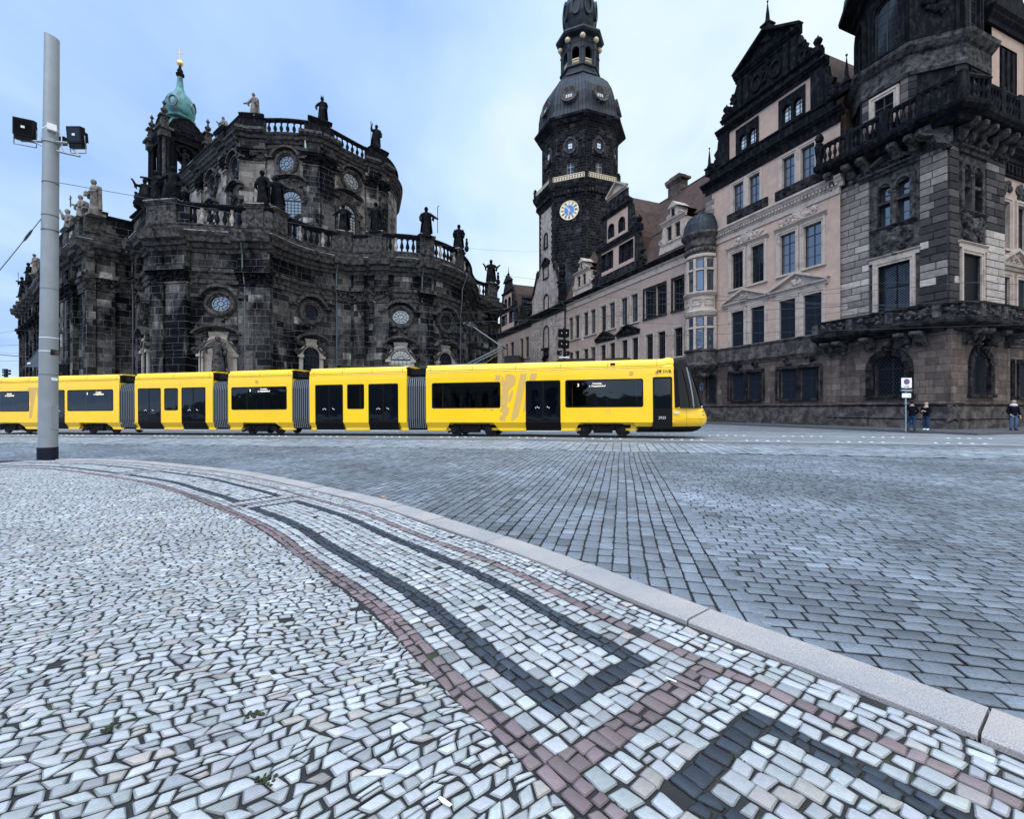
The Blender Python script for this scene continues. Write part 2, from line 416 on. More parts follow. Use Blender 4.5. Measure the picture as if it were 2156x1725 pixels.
# ------------------------------------------------------------------ ground: square, setts, mosaic pavement, kerb
def gpt(px, py, z=0.0):
    Y = (CAMH - z) * F0 / (py - 861); return np.array(((px-1078)/F0*Y, Y))
KP = np.array([(5.6, -4.2), (4.55, -2.2), (3.619, -.588), (3.08, .254), (2.507, 1.074), (1.79, 2.036), (.98, 3.052), (.393, 3.862), (-.247, 4.63), (-.912, 5.377), (-1.578, 6.123), (-2.279, 6.835), (-3.05, 7.53), (-4.17, 8.5), (-5.265, 9.4), (-6.511, 10.28), (-8.257, 11.3), (-9.95, 12.2), (-11.84, 12.9), (-14.82, 13.25), (-18.8, 13.64), (-22.8, 13.76), (-30, 13.8)])
def catmull(P, step):
    out = []
    for i in range(len(P)-1):
        p0, p1, p2, p3 = P[max(i-1, 0)], P[i], P[i+1], P[min(i+2, len(P)-1)]
        n = max(2, int(np.linalg.norm(p2-p1)/step))
        for k in range(n):
            t = k/n; out.append(.5*((2*p1)+(-p0+p2)*t+(2*p0-5*p1+4*p2-p3)*t*t+(-p0+3*p1-3*p2+p3)*t**3))
    out.append(P[-1]); return np.array(out)
KC = catmull(KP, .03)
for _ in range(60): KC[1:-1] = .25*KC[:-2] + .5*KC[1:-1] + .25*KC[2:]
KS = np.concatenate([[0], np.cumsum(np.linalg.norm(np.diff(KC, axis=0), axis=1))])
KT = np.gradient(KC, axis=0); KT /= np.linalg.norm(KT, axis=1)[:, None]
KN = np.stack([-KT[:, 1], KT[:, 0]], 1)            # towards the pavement
def kpos(s, d):
    s = np.asarray(s, float); d = np.asarray(d, float)
    x = np.interp(s, KS, KC[:, 0]); y = np.interp(s, KS, KC[:, 1]); nx = np.interp(s, KS, KN[:, 0]); ny = np.interp(s, KS, KN[:, 1])
    return np.stack([x+nx*d, y+ny*d], -1)
def ksd(p):
    p = np.atleast_2d(p); S = []; D = []
    for q in p:
        v = q - KC; i = np.argmin((v**2).sum(1)); S.append(KS[i]); D.append(v[i] @ KN[i])
    return np.array(S), np.array(D)

def stones(name, Q, z, col, mat, bev=.006, rise=.004, deep=.03, tilt=.0025, kind='structure', chip=(.03, .14)):
    """Q (N,4,2) quads -> low rounded paving stones, one mesh; col (N,3)"""
    N = len(Q)
    # knock the corners off: every quad becomes an uneven octagon
    nx_, pv_ = np.roll(Q, -1, 1), np.roll(Q, 1, 1); f1 = rng.uniform(*chip, (N, 4, 1)); f2 = rng.uniform(*chip, (N, 4, 1))
    Q = np.stack([Q+(pv_-Q)*f1, Q+(nx_-Q)*f2], 2).reshape(N, 8, 2); K = 8
    c = Q.mean(1, keepdims=True); v = Q - c; L = np.linalg.norm(v, axis=2, keepdims=True)
    top = c + v*np.clip(1 - bev*1.4/np.maximum(L, .02), .5, 1); zt = z + rng.normal(0, tilt, (N, 1)) + np.zeros((N, K))
    g = rng.normal(0, tilt/ .09, (N, 2)); zt += ((Q-c) * g[:, None, :]).sum(2)
    def ring(P, zz):
        x = P[..., 0]; return np.stack([P[..., 0], P[..., 1], zz + .0085*np.minimum(0, x)], -1)
    V = np.stack([ring(top, zt+rise), ring(Q, zt), ring(Q, zt-deep)], 1).reshape(-1, 3)
    b = np.arange(N)[:, None]*3*K
    T8 = b + np.arange(K)[None]; F4 = []
    for r in (0, K):
        for i in range(K):
            j = (i+1) % K; F4.append(np.concatenate([b+r+K+i, b+r+K+j, b+r+j, b+r+i], 1))
    F4 = np.stack(F4, 1).reshape(-1, 4)
    idx = np.concatenate([T8.ravel(), F4.ravel()]); st = np.concatenate([np.arange(N)*K, N*K + np.arange(len(F4))*4])
    me = bpy.data.meshes.new(name); me.vertices.add(len(V)); me.vertices.foreach_set('co', V.ravel())
    me.loops.add(len(idx)); me.loops.foreach_set('vertex_index', idx); me.polygons.add(len(st)); me.polygons.foreach_set('loop_start', st)
    me.update(calc_edges=True)
    c4 = np.concatenate([np.clip(col, 0, 1), np.ones((N, 1))], 1)
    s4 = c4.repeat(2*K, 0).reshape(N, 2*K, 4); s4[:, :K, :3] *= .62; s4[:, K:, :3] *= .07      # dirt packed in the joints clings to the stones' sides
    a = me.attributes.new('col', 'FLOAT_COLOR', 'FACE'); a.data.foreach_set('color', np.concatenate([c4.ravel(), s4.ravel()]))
    me.materials.append(mat); me.validate()
    return tag(link(name, me), kind=kind)

# --- base sheet reaching the horizon, with the far paving in its material
HG = np.array((.973, -.2306)); GG = np.array((.2306, .973))
def pq(p): return np.stack([p @ HG, p @ GG], -1)
def unpq(p, q): return p[..., None]*HG + q[..., None]*GG
ZR = -.05; QE_ = 15.47
m, nt, b = newmat('square_paving'); b.inputs['Roughness'].default_value = .65
pos = nd(nt, 'ShaderNodeNewGeometry').outputs['Position']
mp = nd(nt, 'ShaderNodeMapping'); mp.inputs['Rotation'].default_value = (0, 0, math.radians(13.33 + 90)); nt.links.new(pos, mp.inputs[0])
br = nd(nt, 'ShaderNodeTexBrick', {'offset': .4}, Color1=(.11, .115, .125, 1), Color2=(.19, .195, .205, 1), Mortar=(.04, .042, .046, 1), Scale=1.0)
br.inputs['Mortar Size'].default_value = .009; br.inputs['Brick Width'].default_value = .24; br.inputs['Row Height'].default_value = .17; nt.links.new(mp.outputs[0], br.inputs[0])
c = mixc(nt, 1.0, br.outputs['Color'], ramp(nt, noise(nt, .5, 6, dist=.5), [(.3, g3(.75)), (.7, g3(1.2))]), 'MULTIPLY')
nt.links.new(c, b.inputs['Base Color']); bumpto(nt, b, br.outputs['Fac'], -.3, .01)
m_square = m
g = MB()
for x0, x1 in ((-600, -60), (-60, -20), (-20, 0), (0, 600)):
    g.poly([(x0, -200, gz(x0)+ZR-.024), (x1, -200, gz(x1)+ZR-.024), (x1, 900, gz(x1)+ZR-.024), (x0, 900, gz(x0)+ZR-.024)])
tag(g.build('ground', m_square), kind='structure')
m_sbed = plain('sett_joint_sand', (.016, .017, .02), .95, 0, .3, 3)
g = MB()
for x0, x1 in ((-60, -20), (-20, 0), (0, 40)):
    for y0_, y1_ in ((-6, 15.45),):
        c = [(x, y) for x, y in ((x0, y0_), (x1, y0_), (x1, y1_ - x1*.237 + .4), (x0, y1_ - x0*.237 + .4))]
        c = [(x0, -6), (x1, -6), (x1, (QE_-x1*.2306)/.973), (x0, (QE_-x0*.2306)/.973)]
        g.poly([(x, y, gz(x)+ZR-.0115) for x, y in c])
tag(g.build('sett_bed', m_sbed), kind='structure')

# --- sett paving between kerb and tram strip
m_sett = stonecol('grey_granite_setts', .5, .13, 55, .3, .4, .5)
QE = 15.45
quads = []; 
p = -34.0
while p < .86:
    w = .145; q = -3.5 + random.random()*.3
    while q < QE:
        l = random.uniform(.19, .24); e = .0075
        quads.append([(p+.0065, q+e), (p+w-.0065, q+e), (p+w-.0065, q+l-e), (p+.0065, q+l-e)]); q += l
    p += w
q = -4.0; k = 0
while q < QE:
    h = random.uniform(.124, .136); p = .87 + (random.random()*.06 + (k % 2)*.1); e = .008; d_ = .0042
    if p > .9: quads.append([(.866, q+e), (p-e, q+e), (p-e, q+h-e), (.866, q+h-e)])
    while p < 24:
        l = random.uniform(.165, .205)
        quads.append([(p+d_, q+e), (p+l-d_, q+e), (p+l-d_, q+h-e), (p+d_, q+h-e)]); p += l
    q += h; k += 1
Q = np.array(quads); Q = Q + rng.normal(0, .0034, Q.shape)
Q[..., 0] += .008*np.sin(Q[..., 1]*.9); Q[..., 1] += .008*np.sin(Q[..., 0]*.8+1)
W = unpq(Q[..., 0], Q[..., 1]); cc = W.mean(1)
vis = (np.abs(cc[:, 0]) < 1.7*cc[:, 1] + 5.0) & (cc[:, 1] > -2.5)
W = W[vis]; cc = cc[vis]
dmin = np.full(len(cc), 9.0)
for i in range(0, len(KC), 4):
    v = cc - KC[i]; d = v @ KN[i]; near = np.abs(v @ KT[i]) < .1
    dmin[near] = np.minimum(dmin[near], -d[near])
on = np.zeros(len(cc), bool)
lim = np.interp(cc[:, 0], KC[::-1, 0], KC[::-1, 1])     # kerb as y over x
on = (dmin > .2) & (cc[:, 1] > lim - .02)
W = W[on]; cc = cc[on]
tone = np.clip(rng.normal(.2, .034, len(W)), .1, .32)
big = .88 + .12*np.sin(cc[:, 0]*.9+1.3*np.sin(cc[:, 1]*.7)) + .06*np.sin(cc[:, 1]*2.1+cc[:, 0]*1.7)
col = np.stack([tone*.86, tone*.95, tone*1.1], 1)*big[:, None]
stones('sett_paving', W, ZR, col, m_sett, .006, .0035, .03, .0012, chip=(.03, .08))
# --- lighter strip along the rails
quads = []; p = -45.0
while p < 34:
    w = .3; q = QE + .02 + random.random()*.3
    while q < 19.3:
        l = random.uniform(.3, .5); e = .008; quads.append([(p+e, q+e), (p+w-e, q+e), (p+w-e, q+l-e), (p+e, q+l-e)]); q += l
    p += w
Q = np.array(quads); W = unpq(Q[..., 0], Q[..., 1]); cc = W.mean(1)
tone = np.clip(rng.normal(.27, .03, len(W)), .15, .4); col = np.stack([tone*.9, tone*.98, tone*1.08], 1)
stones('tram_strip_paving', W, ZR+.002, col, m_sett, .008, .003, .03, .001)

# --- mosaic pavement
m_mos = stonecol('mosaic_stones', .6, .1, 45, .22)
WHITE = np.array((.345, .345, .35)); RED = np.array((.17, .122, .124)); DARK = np.array((.022, .028, .039))
sA1 = ksd([gpt(1275, 1445)])[0][0]; sC = ksd([gpt(1500, 1570)])[0][0]; sR = ksd([gpt(1345, 1512)])[0][0]
sA2 = ksd([gpt(575, 1057)])[0][0]; sB1 = ksd([gpt(545, 1046)])[0][0]
gap = sA1 - sC; print('mosaic', sC, sR, sA1, sA2, sB1)
# rectangles (s0, s1) and cross bands
REC = [(sC-7.5, sC), (sA1, sA2), (max(sB1, sA2+.42), max(sB1, sA2+.42)+5.6), (sA2+6.6, sA2+12)]
CROSS = [sR, (REC[1][1]+REC[2][0])/2, (REC[2][1]+REC[3][0])/2]
rows = [.028, .09, .147, .213, .285, .365, .447, .53, .583, .636, .717, .798, .879, .96, 1.04, 1.12, 1.18, 1.24, 1.322, 1.405, 1.468, 1.53]
qs = []; cs = []
def nat(base, n):
    t = rng.normal(1.0, .13, (n, 1)); c = base*t*(1 + rng.normal(0, .018, (n, 3))); return c
forced = sorted([a for r in REC for a in (r[0], r[0]+.11, r[1]-.11, r[1])] + [a for c_ in CROSS for a in (c_-.065, c_+.065)])
SMAX = 27.0
for i in range(len(rows)-1):
    d0, d1 = rows[i], rows[i+1]; dm = (d0+d1)/2
    marks = [.3] + [f for f in forced if .3 < f < SMAX] + [SMAX]; cuts = []
    for a, b2 in zip(marks[:-1], marks[1:]):
        n = max(1, round((b2-a)/random.uniform(.075, .095))); t = np.linspace(a, b2, n+1)
        t[1:-1] += rng.uniform(-.022, .022, max(0, n-1)); cuts += list(t[:-1])
    cuts.append(SMAX); cuts = np.array(cuts); s0, s1 = cuts[:-1], cuts[1:]; sm = (s0+s1)/2
    e = .0036
    q = np.stack([np.stack([s0+e, np.full_like(s0, d0+e)], 1), np.stack([s1-e, np.full_like(s0, d0+e)], 1), np.stack([s1-e, np.full_like(s0, d1-e)], 1), np.stack([s0+e, np.full_like(s0, d1-e)], 1)], 1)
    q += rng.normal(0, .0052, q.shape)
    q[..., 1] += .012*np.sin(q[..., 0]*2.3+.5)
    kind = np.zeros(len(sm), int)
    if .285 < dm < .365 or 1.405 < dm < 1.53: kind[:] = 1
    for c_ in CROSS:
        if .365 < dm < 1.405: kind[np.abs(sm-c_) < .065] = 1
    for r in REC:
        ins = (sm > r[0]) & (sm < r[1])
        if .53 < dm < .636 or 1.12 < dm < 1.24: kind[ins] = 2
        elif .636 < dm < 1.12: kind[ins & ((sm < r[0]+.11) | (sm > r[1]-.11))] = 2
    q = kpos(q[..., 0], q[..., 1]); n = len(sm)
    c = np.where((kind == 1)[:, None], nat(RED, n), np.where((kind == 2)[:, None], nat(DARK, n)*rng.uniform(.75, 1.6, (n, 1)), nat(WHITE, n)))
    r = rng.random(n); w = (kind == 0) & (r < .05); c[w] *= np.array((.98, .88, .8)); w = (kind == 0) & (r > .93); c[w] *= .72
    keep = rng.random(n) > .006
    qs.append(q[keep]); cs.append(c[keep])
# free field: wavy rows
A = math.radians(-31); ax = np.array((math.cos(A), -math.sin(A)*1.0)); ax = np.array((math.cos(A), math.sin(-A))); bx = np.array((-ax[1], ax[0]))
def warp(a, b_):
    o = .17*np.sin(a*.95+b_*.8) + .05*np.sin(2.3*a-1.3*b_+1) + .012*np.sin(5.1*a+2.7*b_)
    s = .07*np.sin(b_*1.7-.6*a) + .015*np.sin(b_*4.3+2*a)
    return (a+s)[..., None]*ax + (b_+o)[..., None]*bx
b0 = -12.0; bl = []
while b0 < 24: bl.append(b0); b0 += random.uniform(.055, .074)
for b0, b1 in zip(bl[:-1], bl[1:]):
    n = int(44/.078); ln = rng.uniform(.055, .092, n); a = -26 + np.cumsum(ln); a0, a1 = a[:-1], a[1:]; e = .0034
    am = (a0+a1)/2; pc = warp(am, np.full_like(am, (b0+b1)/2))
    vis = (np.abs(pc[:, 0]) < 1.5*pc[:, 1]+3.0) & (pc[:, 1] > -.6) & (pc[:, 1] < 14.5)
    if not vis.any(): continue
    a0, a1, pc = a0[vis], a1[vis], pc[vis]; n = len(a0); sk = rng.normal(0, .012, n)
    q = np.stack([np.stack([a0+e+sk, np.full(n, b0+e*1.25)], 1), np.stack([a1-e+np.roll(sk, -1), np.full(n, b0+e*1.25)], 1), np.stack([a1-e-np.roll(sk, -1), np.full(n, b1-e*1.25)], 1), np.stack([a0+e-sk, np.full(n, b1-e*1.25)], 1)], 1)
    q += rng.normal(0, .0044, q.shape)
    # a fifth of the stones is split lengthwise or across into two
    sp = rng.random(n) < .12; extra = q[sp].copy(); mid = rng.uniform(.35, .65, (sp.sum(), 1))
    ml = q[sp][:, 0]*(1-mid)+q[sp][:, 3]*mid; mr = q[sp][:, 1]*(1-mid)+q[sp][:, 2]*mid
    q2 = q.copy(); tmp = q2[sp]; tmp[:, 3] = ml - [0, .004]; tmp[:, 2] = mr - [0, .004]; q2[sp] = tmp
    extra[:, 0] = ml + [0, .004]; extra[:, 1] = mr + [0, .004]
    q = np.concatenate([q2, extra]); q = warp(q[..., 0], q[..., 1]); pc = q.mean(1); n = len(q)
    # outside the bordered band only
    ds = np.full(n, -9.0)
    idx = np.arange(0, len(KC), 6); dd = ((pc[:, None, :]-KC[idx][None])**2).sum(2); j = idx[dd.argmin(1)]; ds = ((pc-KC[j])*KN[j]).sum(1)
    for v_ in range(4):            # trim the stones that meet the red band
        dv = ((q[:, v_]-KC[j])*KN[j]).sum(1); q[:, v_] += np.maximum(0, 1.537-dv)[:, None]*KN[j]
    keep = (ds > 1.515) & (rng.random(n) > .005)
    q = q[keep]; n = len(q); c = nat(WHITE, n); r = rng.random(n)
    w = r < .07; c[w] *= np.array((.98, .87, .78)); w = (r > .9); c[w] *= .74; w = (r > .47) & (r < .5); c[w] *= np.array((1.2, 1.22, 1.25))
    # a line of filler stones where the field meets the red band is left as joint
    qs.append(q); cs.append(c)
Q = np.concatenate(qs); Cc = np.concatenate(cs)
Q = Q + rng.normal(0, .0015, Q.shape)
pc = Q.mean(1); vis = (np.abs(pc[:, 0]) < 1.5*pc[:, 1]+3.5) & (pc[:, 1] > -.8)
print('mosaic stones', vis.sum())
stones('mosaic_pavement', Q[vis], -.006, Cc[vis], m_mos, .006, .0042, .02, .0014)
# bed of the pavement: dark joint sand with moss
m, nt, b = newmat('joint_sand'); b.inputs['Roughness'].default_value = .95
c = ramp(nt, noise(nt, 3.2, 6), [(.42, (.012, .012, .014)), (.6, (.022, .02, .018)), (.68, (.03, .042, .012))]); nt.links.new(c, b.inputs['Base Color']); bumpto(nt, b, noise(nt, 90, 4), .6, .01)
m_bed = m
g = MB(); inner = kpos(KS[::12], np.zeros(len(KS[::12])))
for i in range(len(inner)-1):
    (x0, y0), (x1, y1) = inner[i], inner[i+1]
    g.poly([(x0, y0, gz(x0)-.0115), (x1, y1, gz(x1)-.0115), (x1-60 if x1 < -20 else x1, -6, gz(x1)-.0115), (x0, -6, gz(x0)-.0115)])
tag(g.build('pavement_bed', m_bed), kind='structure')
# kerb stones
m_kerb, nt, b = newmat('granite_kerb'); b.inputs['Roughness'].default_value = .7
c = ramp(nt, noise(nt, 180, 3, rough=.8), [(.3, (.14, .134, .134)), (.5, (.33, .31, .30)), (.7, (.47, .445, .435))]); c = mixc(nt, 1.0, c, ramp(nt, noise(nt, 1.7, 5), [(.35, (.76, .77, .79)), (.65, (1.03, .95, .91))]), 'MULTIPLY')
nt.links.new(c, b.inputs['Base Color']); bumpto(nt, b, noise(nt, 120, 5), .35, .01)
kb = MB(); sj = [KS[0]+.02, ksd([gpt(2068, 1530)])[0][0], ksd([gpt(1450, 1315)])[0][0], ksd([gpt(1195, 1205)])[0][0]]
while sj[-1] < 26: sj.append(sj[-1] + random.uniform(.95, 1.3))
for s0, s1 in zip(sj[:-1], sj[1:]):
    n = max(2, int((s1-s0)/.12)); ss = np.linspace(s0+.006, s1-.006, n+1); off = random.uniform(-.004, .004); hz = random.uniform(-.003, .004)
    prof = [(.005+off, -.1), (.005+off, .012+hz), (-.008+off, .024+hz), (-.262+off, .024+hz), (-.28+off, .006+hz), (-.285+off, -.14)]
    rows_ = [[(float(p[0]), float(p[1]), gz(p[0])+z) for p in kpos(ss, np.full(len(ss), d))] for d, z in prof]
    kb.grid(rows_); kb.poly([r[0] for r in rows_]); kb.poly([r[-1] for r in rows_])
tag(kb.build('kerb', m_kerb), kind='structure')
# moss cushions in the joints and litter
m_moss = plain('moss', (.018, .026, .008), .95, 0, .4, 12, (.035, .042, .014), .8, 60)
ms = MB()
for (px, py) in ((2050, 1545), (1000, 1365), (880, 1435), (1450, 1490), (1790, 1610), (230, 1530), (1860, 1690), (560, 1640), (1320, 1690), (540, 1500), (1550, 1590)):
    c = gpt(px, py); k = .4 + c[1]*.12
    for i in range(26):
        a = random.random()*6.28; r = random.random()*.05
        ms.blob((c[0]+r*math.cos(a)*1.4*k, c[1]+r*math.sin(a)*k, -.008), (random.uniform(.004, .01), random.uniform(.004, .01), .004), None, 6)
tag(ms.build('moss', m_moss), kind='stuff')
def litter(name, px, py, label, cat, mat, shape):
    c = gpt(px, py, 0.0); o = MB(T((c[0], c[1], gz(c[0])+.004)) @ RZ(random.uniform(0, 3))); shape(o); return tag(o.build(name, mat), label, cat)
m_leaf = plain('dry_leaf', (.5, .22, .08), .8)
m_paper = plain('litter_paper', (.75, .78, .8), .8)
def leaf(o): o.grid([[(-.045, 0, .0), (-.02, .0, .012), (.05, 0, .004)], [(-.03, .025, .012), (0, .03, .018), (.03, .02, .012)], [(-.02, .05, .004), (.01, .055, .012), (.04, .035, .02)]])
litter('fallen_leaf', 810, 1045, 'small orange fallen leaf lying on the grey setts beyond the kerb', 'leaf', m_leaf, leaf)
def butt(o): o.tube([(-.02, 0, .008), (.018, .003, .008)], .0042, 8); o.tube([(.018, .003, .008), (.03, .004, .008)], .0044, 8)
litter('cigarette_butt', 1416, 1418+20, 'pale cigarette butt on the white stones by the corner of the dark frame', 'cigarette butt', m_paper, butt)
def scrap(o): o.grid([[(-.028, 0, .004), (0, .004, .01), (.028, 0, .005)], [(-.03, .016, .008), (0, .018, .006), (.027, .014, .008)]])
litter('paper_scrap', 940, 1690, 'crumpled white paper scrap among the white mosaic stones near the bottom edge', 'litter', m_paper, scrap)
# pavement along the palace, its kerb, rails and white road studs
fu = Vector((-.3715, .928, 0)); fo = Vector((-.928, -.3715, 0)); PC = Vector((27.6, 29, 0)); ru = Vector((.928, .3715, 0)); ro = Vector((.3715, -.928, 0))
g = MB(); a0 = PC + fu*95 + fo*5.2; a1 = PC + fu*20 + fo*3.2; a2 = PC + fo*4.6 + ro*3.2; a3 = PC + ru*60 + ro*5.0; b0 = PC + fu*95; b2 = PC; b3 = PC + ru*60
zp = .07
top = [a0, a1, a2, a3]; inn = [b0 - fo*6, PC + fu*20 - fo*6, PC + ru*2, b3 - ro*4]
for i in range(3):
    g.poly([(top[i].x, top[i].y, zp+gz(top[i].x)), (top[i+1].x, top[i+1].y, zp+gz(top[i+1].x)), (inn[i+1].x, inn[i+1].y, zp), (inn[i].x, inn[i].y, zp)], 0)
    g.poly([(top[i].x, top[i].y, zp+gz(top[i].x)), (top[i+1].x, top[i+1].y, zp+gz(top[i+1].x)), (top[i+1].x, top[i+1].y, ZR-.1), (top[i].x, top[i].y, ZR-.1)], 1)
m_flag = blocks('pavement_flags', [(.07, .07, .075), (.1, .1, .105), (.085, .085, .09)], .5, .35, (.05, .05, .055), None, rough=.8, msize=.01)
m_kerb2 = plain('dark_kerb', (.07, .07, .075), .8, 0, .2, 2)
tag(g.build('palace_pavement', [m_flag, m_kerb2]), kind='structure')
TE = Vector((-.978, .2108, 0)); TN = Vector((-.2108, -.978, 0)); TO = Vector((8.93, 21.06, 0))
g = MB()
for off in (-.6, -2.04, -5.1, -6.54):       # two tracks: grooved rails
    for k, (a, c, h) in enumerate(((-.055, .0, .004), (.03, .06, .004))):
        P = [TO + TN*off + TN*a - TE*90, TO + TN*off + TN*a + TE*70, TO + TN*off + TN*c + TE*70, TO + TN*off + TN*c - TE*90]
        seg = [P[0], P[3]]
        for t0, t1 in ((-90, 9), (9, 30), (30, 70)):
            g.poly([(q.x, q.y, gz(q.x)+ZR+h) for q in (TO+TN*(off+a)+TE*t0, TO+TN*(off+a)+TE*t1, TO+TN*(off+c)+TE*t1, TO+TN*(off+c)+TE*t0)])
tag(g.build('tram_rails', plain('rail_steel', (.12, .125, .13), .35, .7)), kind='structure')
g = MB()
m_str = plain('track_slab', (.2, .205, .215), .8, 0, .15, 1.0, (.15, .155, .165), .2, 30)
for t0, t1 in ((-90, 9), (9, 30), (30, 70)):
    g.poly([(q.x, q.y, gz(q.x)+ZR-.006) for q in (TO+TN*1.6+TE*t0, TO+TN*1.6+TE*t1, TO-TN*8.0+TE*t1, TO-TN*8.0+TE*t0)])
tag(g.build('track_bed', m_str), kind='structure')
g = MB(); t = -60.0
while t < 60:
    for k in range(5):
        for off, sh in ((.42, 0), (-3.4, .8)):
            q = TO + TE*(t+k*.42+sh) + TN*off
            g.box(q.x-.065, q.x+.065, q.y-.05, q.y+.05, gz(q.x)+ZR-.02, gz(q.x)+ZR+.022, None, .02, .02)
    t += 3.55
tag(g.build('road_studs', plain('stud_stone', (.5, .52, .55), .6)), kind='structure')
# ------------------------------------------------------------------ palace: gabled wing, long wing, corner tower, side wing
FM = frame(PC, fu, fo)                 # x along the long front (away from the corner), y outwards, z up
RM = frame(PC, -ru, ro)                # right-hand front: x = -distance from the corner
TW = [m_trim, m_timber]; TD = [m_trimd, m_timber]
def pediment(parent, M, u0, u1, z0, z1, pr=.35, mats=None, orn=True, name='pediment'):
    b = MB(M); c = (u0+u1)/2; t = .2
    b.extr(u0, u1, [(-.02, z0-.3), (pr*.4, z0-.3), (pr*.5, z0-.12), (pr*.9, z0-.08), (pr, z0+.05), (-.02, z0+.07)])
    for s, (ua, ub) in enumerate(((u0, c), (u1, c))):
        b.prism([(ua, z0+.03), (ub, z1-.02), (ub, z1+t), (ua-(.12 if s == 0 else -.12), z0+.2)], -.02, pr+.01)
        b.prism([(ua+(.1 if s == 0 else -.1), z0+.08), (ub, z1-.12), (ub, z1-.03), (ua, z0+.04)], -.02, pr*.55)
    b.prism([(u0+.15, z0+.05), (u1-.15, z0+.05), (c, z1-.08)], -.02, .05)
    if orn: b.carve(c-.55, c+.55, z0+.1, z1-.15, .08, .2, 9); b.carve(c-1.3, c+1.3, z0+.08, z0+.45, .06, .12, 8)
    return b.build(name, mats or m_trim, parent)
def finial(parent, M, u, z, h, kind='spire', y=-.2, w=.45, mat=None):
    b = MB(M @ T((u, y, z)))
    if kind == 'spire':
        b.box(-w*.6, w*.6, -w*.6, w*.6, 0, h*.22); b.box(-w*.75, w*.75, -w*.75, w*.75, h*.22, h*.27)
        b.lathe([(w*.62, h*.27), (w*.5, h*.33), (w*.3, h*.42), (w*.24, h*.6), (w*.05, h*.93), (.05, h)], 4, ph=pi/4); b.blob((0, 0, h*.98), .09)
    else:
        b.box(-w*.6, w*.6, -w*.6, w*.6, 0, h*.3); b.lathe([(w*.7, h*.3), (w*.7, h*.36), (w*.3, h*.42), (w*.25, h*.5), (w*.5, h*.58), (w*.62, h*.7), (w*.45, h*.82), (w*.15, h*.9), (.03, h)], 10)
    return b.build('finial', mat or m_cdark, parent)
def vase(b, c, h, r):
    b.lathe([(r*.6, 0), (r*.6, h*.1), (r*.25, h*.2), (r*.9, h*.45), (r, h*.6), (r*.5, h*.75), (r*.3, h*.85), (r*.35, h*.92), (.02, h)], 8, c)
def rosette(parent, M, u0, u1, z0, z1, mat=None, name='carved_ornament', n=16, d=.16):
    b = MB(M); b.carve(u0, u1, z0, z1, .02, d, n)
    for s in (-1, 1): b.scroll(((u0+u1)/2+s*(u1-u0)*.3, (z0+z1)/2-.05), min(.32, (z1-z0)*.4), 0, d*.7, s)
    return b.build(name, mat or m_trim, parent)
def stripes(b, u0, u1, z0, z1, y, d, pitch, fill, m=None):
    n = max(1, round((u1-u0)/pitch)); p = (u1-u0)/n
    for i in range(n): b.box(u0+p*i+p*(1-fill)/2, u0+p*(i+1)-p*(1-fill)/2, y, y+d, z0, z1, m)
def quoins(b, u0, u1, z0, z1, h=.46, pr=.06, tone=(.45, .8), side=1):
    z = z0; k = 0
    while z < z1-.1:
        t = min(z+h, z1); b.tone = random.uniform(*tone); a, c = u0, u1
        if k % 2: (a, c) = (u0, u1-(u1-u0)*.3) if side > 0 else (u0+(u1-u0)*.3, u1)
        b.box(a, c, -.1, pr, z+.02, t-.02); z = t; k += 1

# ================= gabled wing
gw = empty('palace_wing', FM @ Vector((13.3, 0, 0)), 'pink plastered palace wing with a tall dark stepped gable and round oriel', 'building')
GY = .02; GMx = FM @ T((0, GY, 0)); U0, U1 = 6.75, 20.2
W1 = [(15.53, 16.95), (13.31, 14.74), (10.36, 11.84), (8.15, 9.66)]
W2 = [(15.6, 16.95), (13.36, 14.74), (10.36, 11.79), (8.16, 9.64)]
W3 = [(15.55, 16.75), (13.81, 14.99), (10.43, 11.58), (8.72, 9.9)]
G0 = [(8.55, 9.92), (10.3, 11.7), (13.75, 15.1), (15.5, 16.9), (18.95, 20.0)]
b = MB(GMx); wall(b, U0, U1, -.1, 5.75, [(a, c, 2.2, 4.7) for a, c in G0], .4); b.build('base_wall', m_base, gw)
b = MB(GMx); b.box(U0, U1, -.1, .34, -.1, .58); b.box(U0, U1, -.1, .26, .58, 1.5); b.cornice(U0, U1, 1.42, 1.68, .36); b.build('plinth', m_band, gw)
for a, c in G0:
    window(gw, GMx, a, c, 2.2, 4.7, 2, 3, False, True, .12, .4, TD, m_void, True, .1, grille=m_iron)
for u0, u1 in ((8.15, 12.1), (13.35, 17.3)):
    b = MB(GMx); b.box(u0, u1, 0, .16, 4.75, 4.98); b.tube([(u0+.0, .1, 2.1), (u0, .1, 4.8)], .09, 6); b.tube([(u1, .1, 2.1), (u1, .1, 4.8)], .09, 6)
    c = (u0+u1)/2; b.tube([(c, .02, 2.1), (c, .02, 4.8)], .13, 7)
    b.carve(u0+.5, u0+1.4, 4.95, 5.75, .05, .25, 7); b.carve(u1-1.5, u1-.4, 4.95, 5.8, .05, .25, 8)
    b.build('window_surround', m_trimd, gw)
b = MB(GMx); b.box(U0, U1, -.1, .12, 5.98, 7.0); b.cornice(U0, U1, 5.6, 6.0, .3); b.cornice(U0, U1, 6.98, 7.3, .22); b.build('string_course', m_band, gw)
op = [(a, c, 7.35, 10.65) for a, c in W1] + [(a, c, 12.85, 16.3) for a, c in W2] + [(a, c, 20.25, 22.85) for a, c in W3]
b = MB(GMx); wall(b, U0, U1, 7.25, 23.7, op, .3, 0, 1); b.build('wall', [m_pink, m_trim], gw)
for a, c in W1: window(gw, GMx, a, c, 7.35, 10.65, 2, 3, False, True, .3, .32, TW, m_void, False, grille=m_iron)
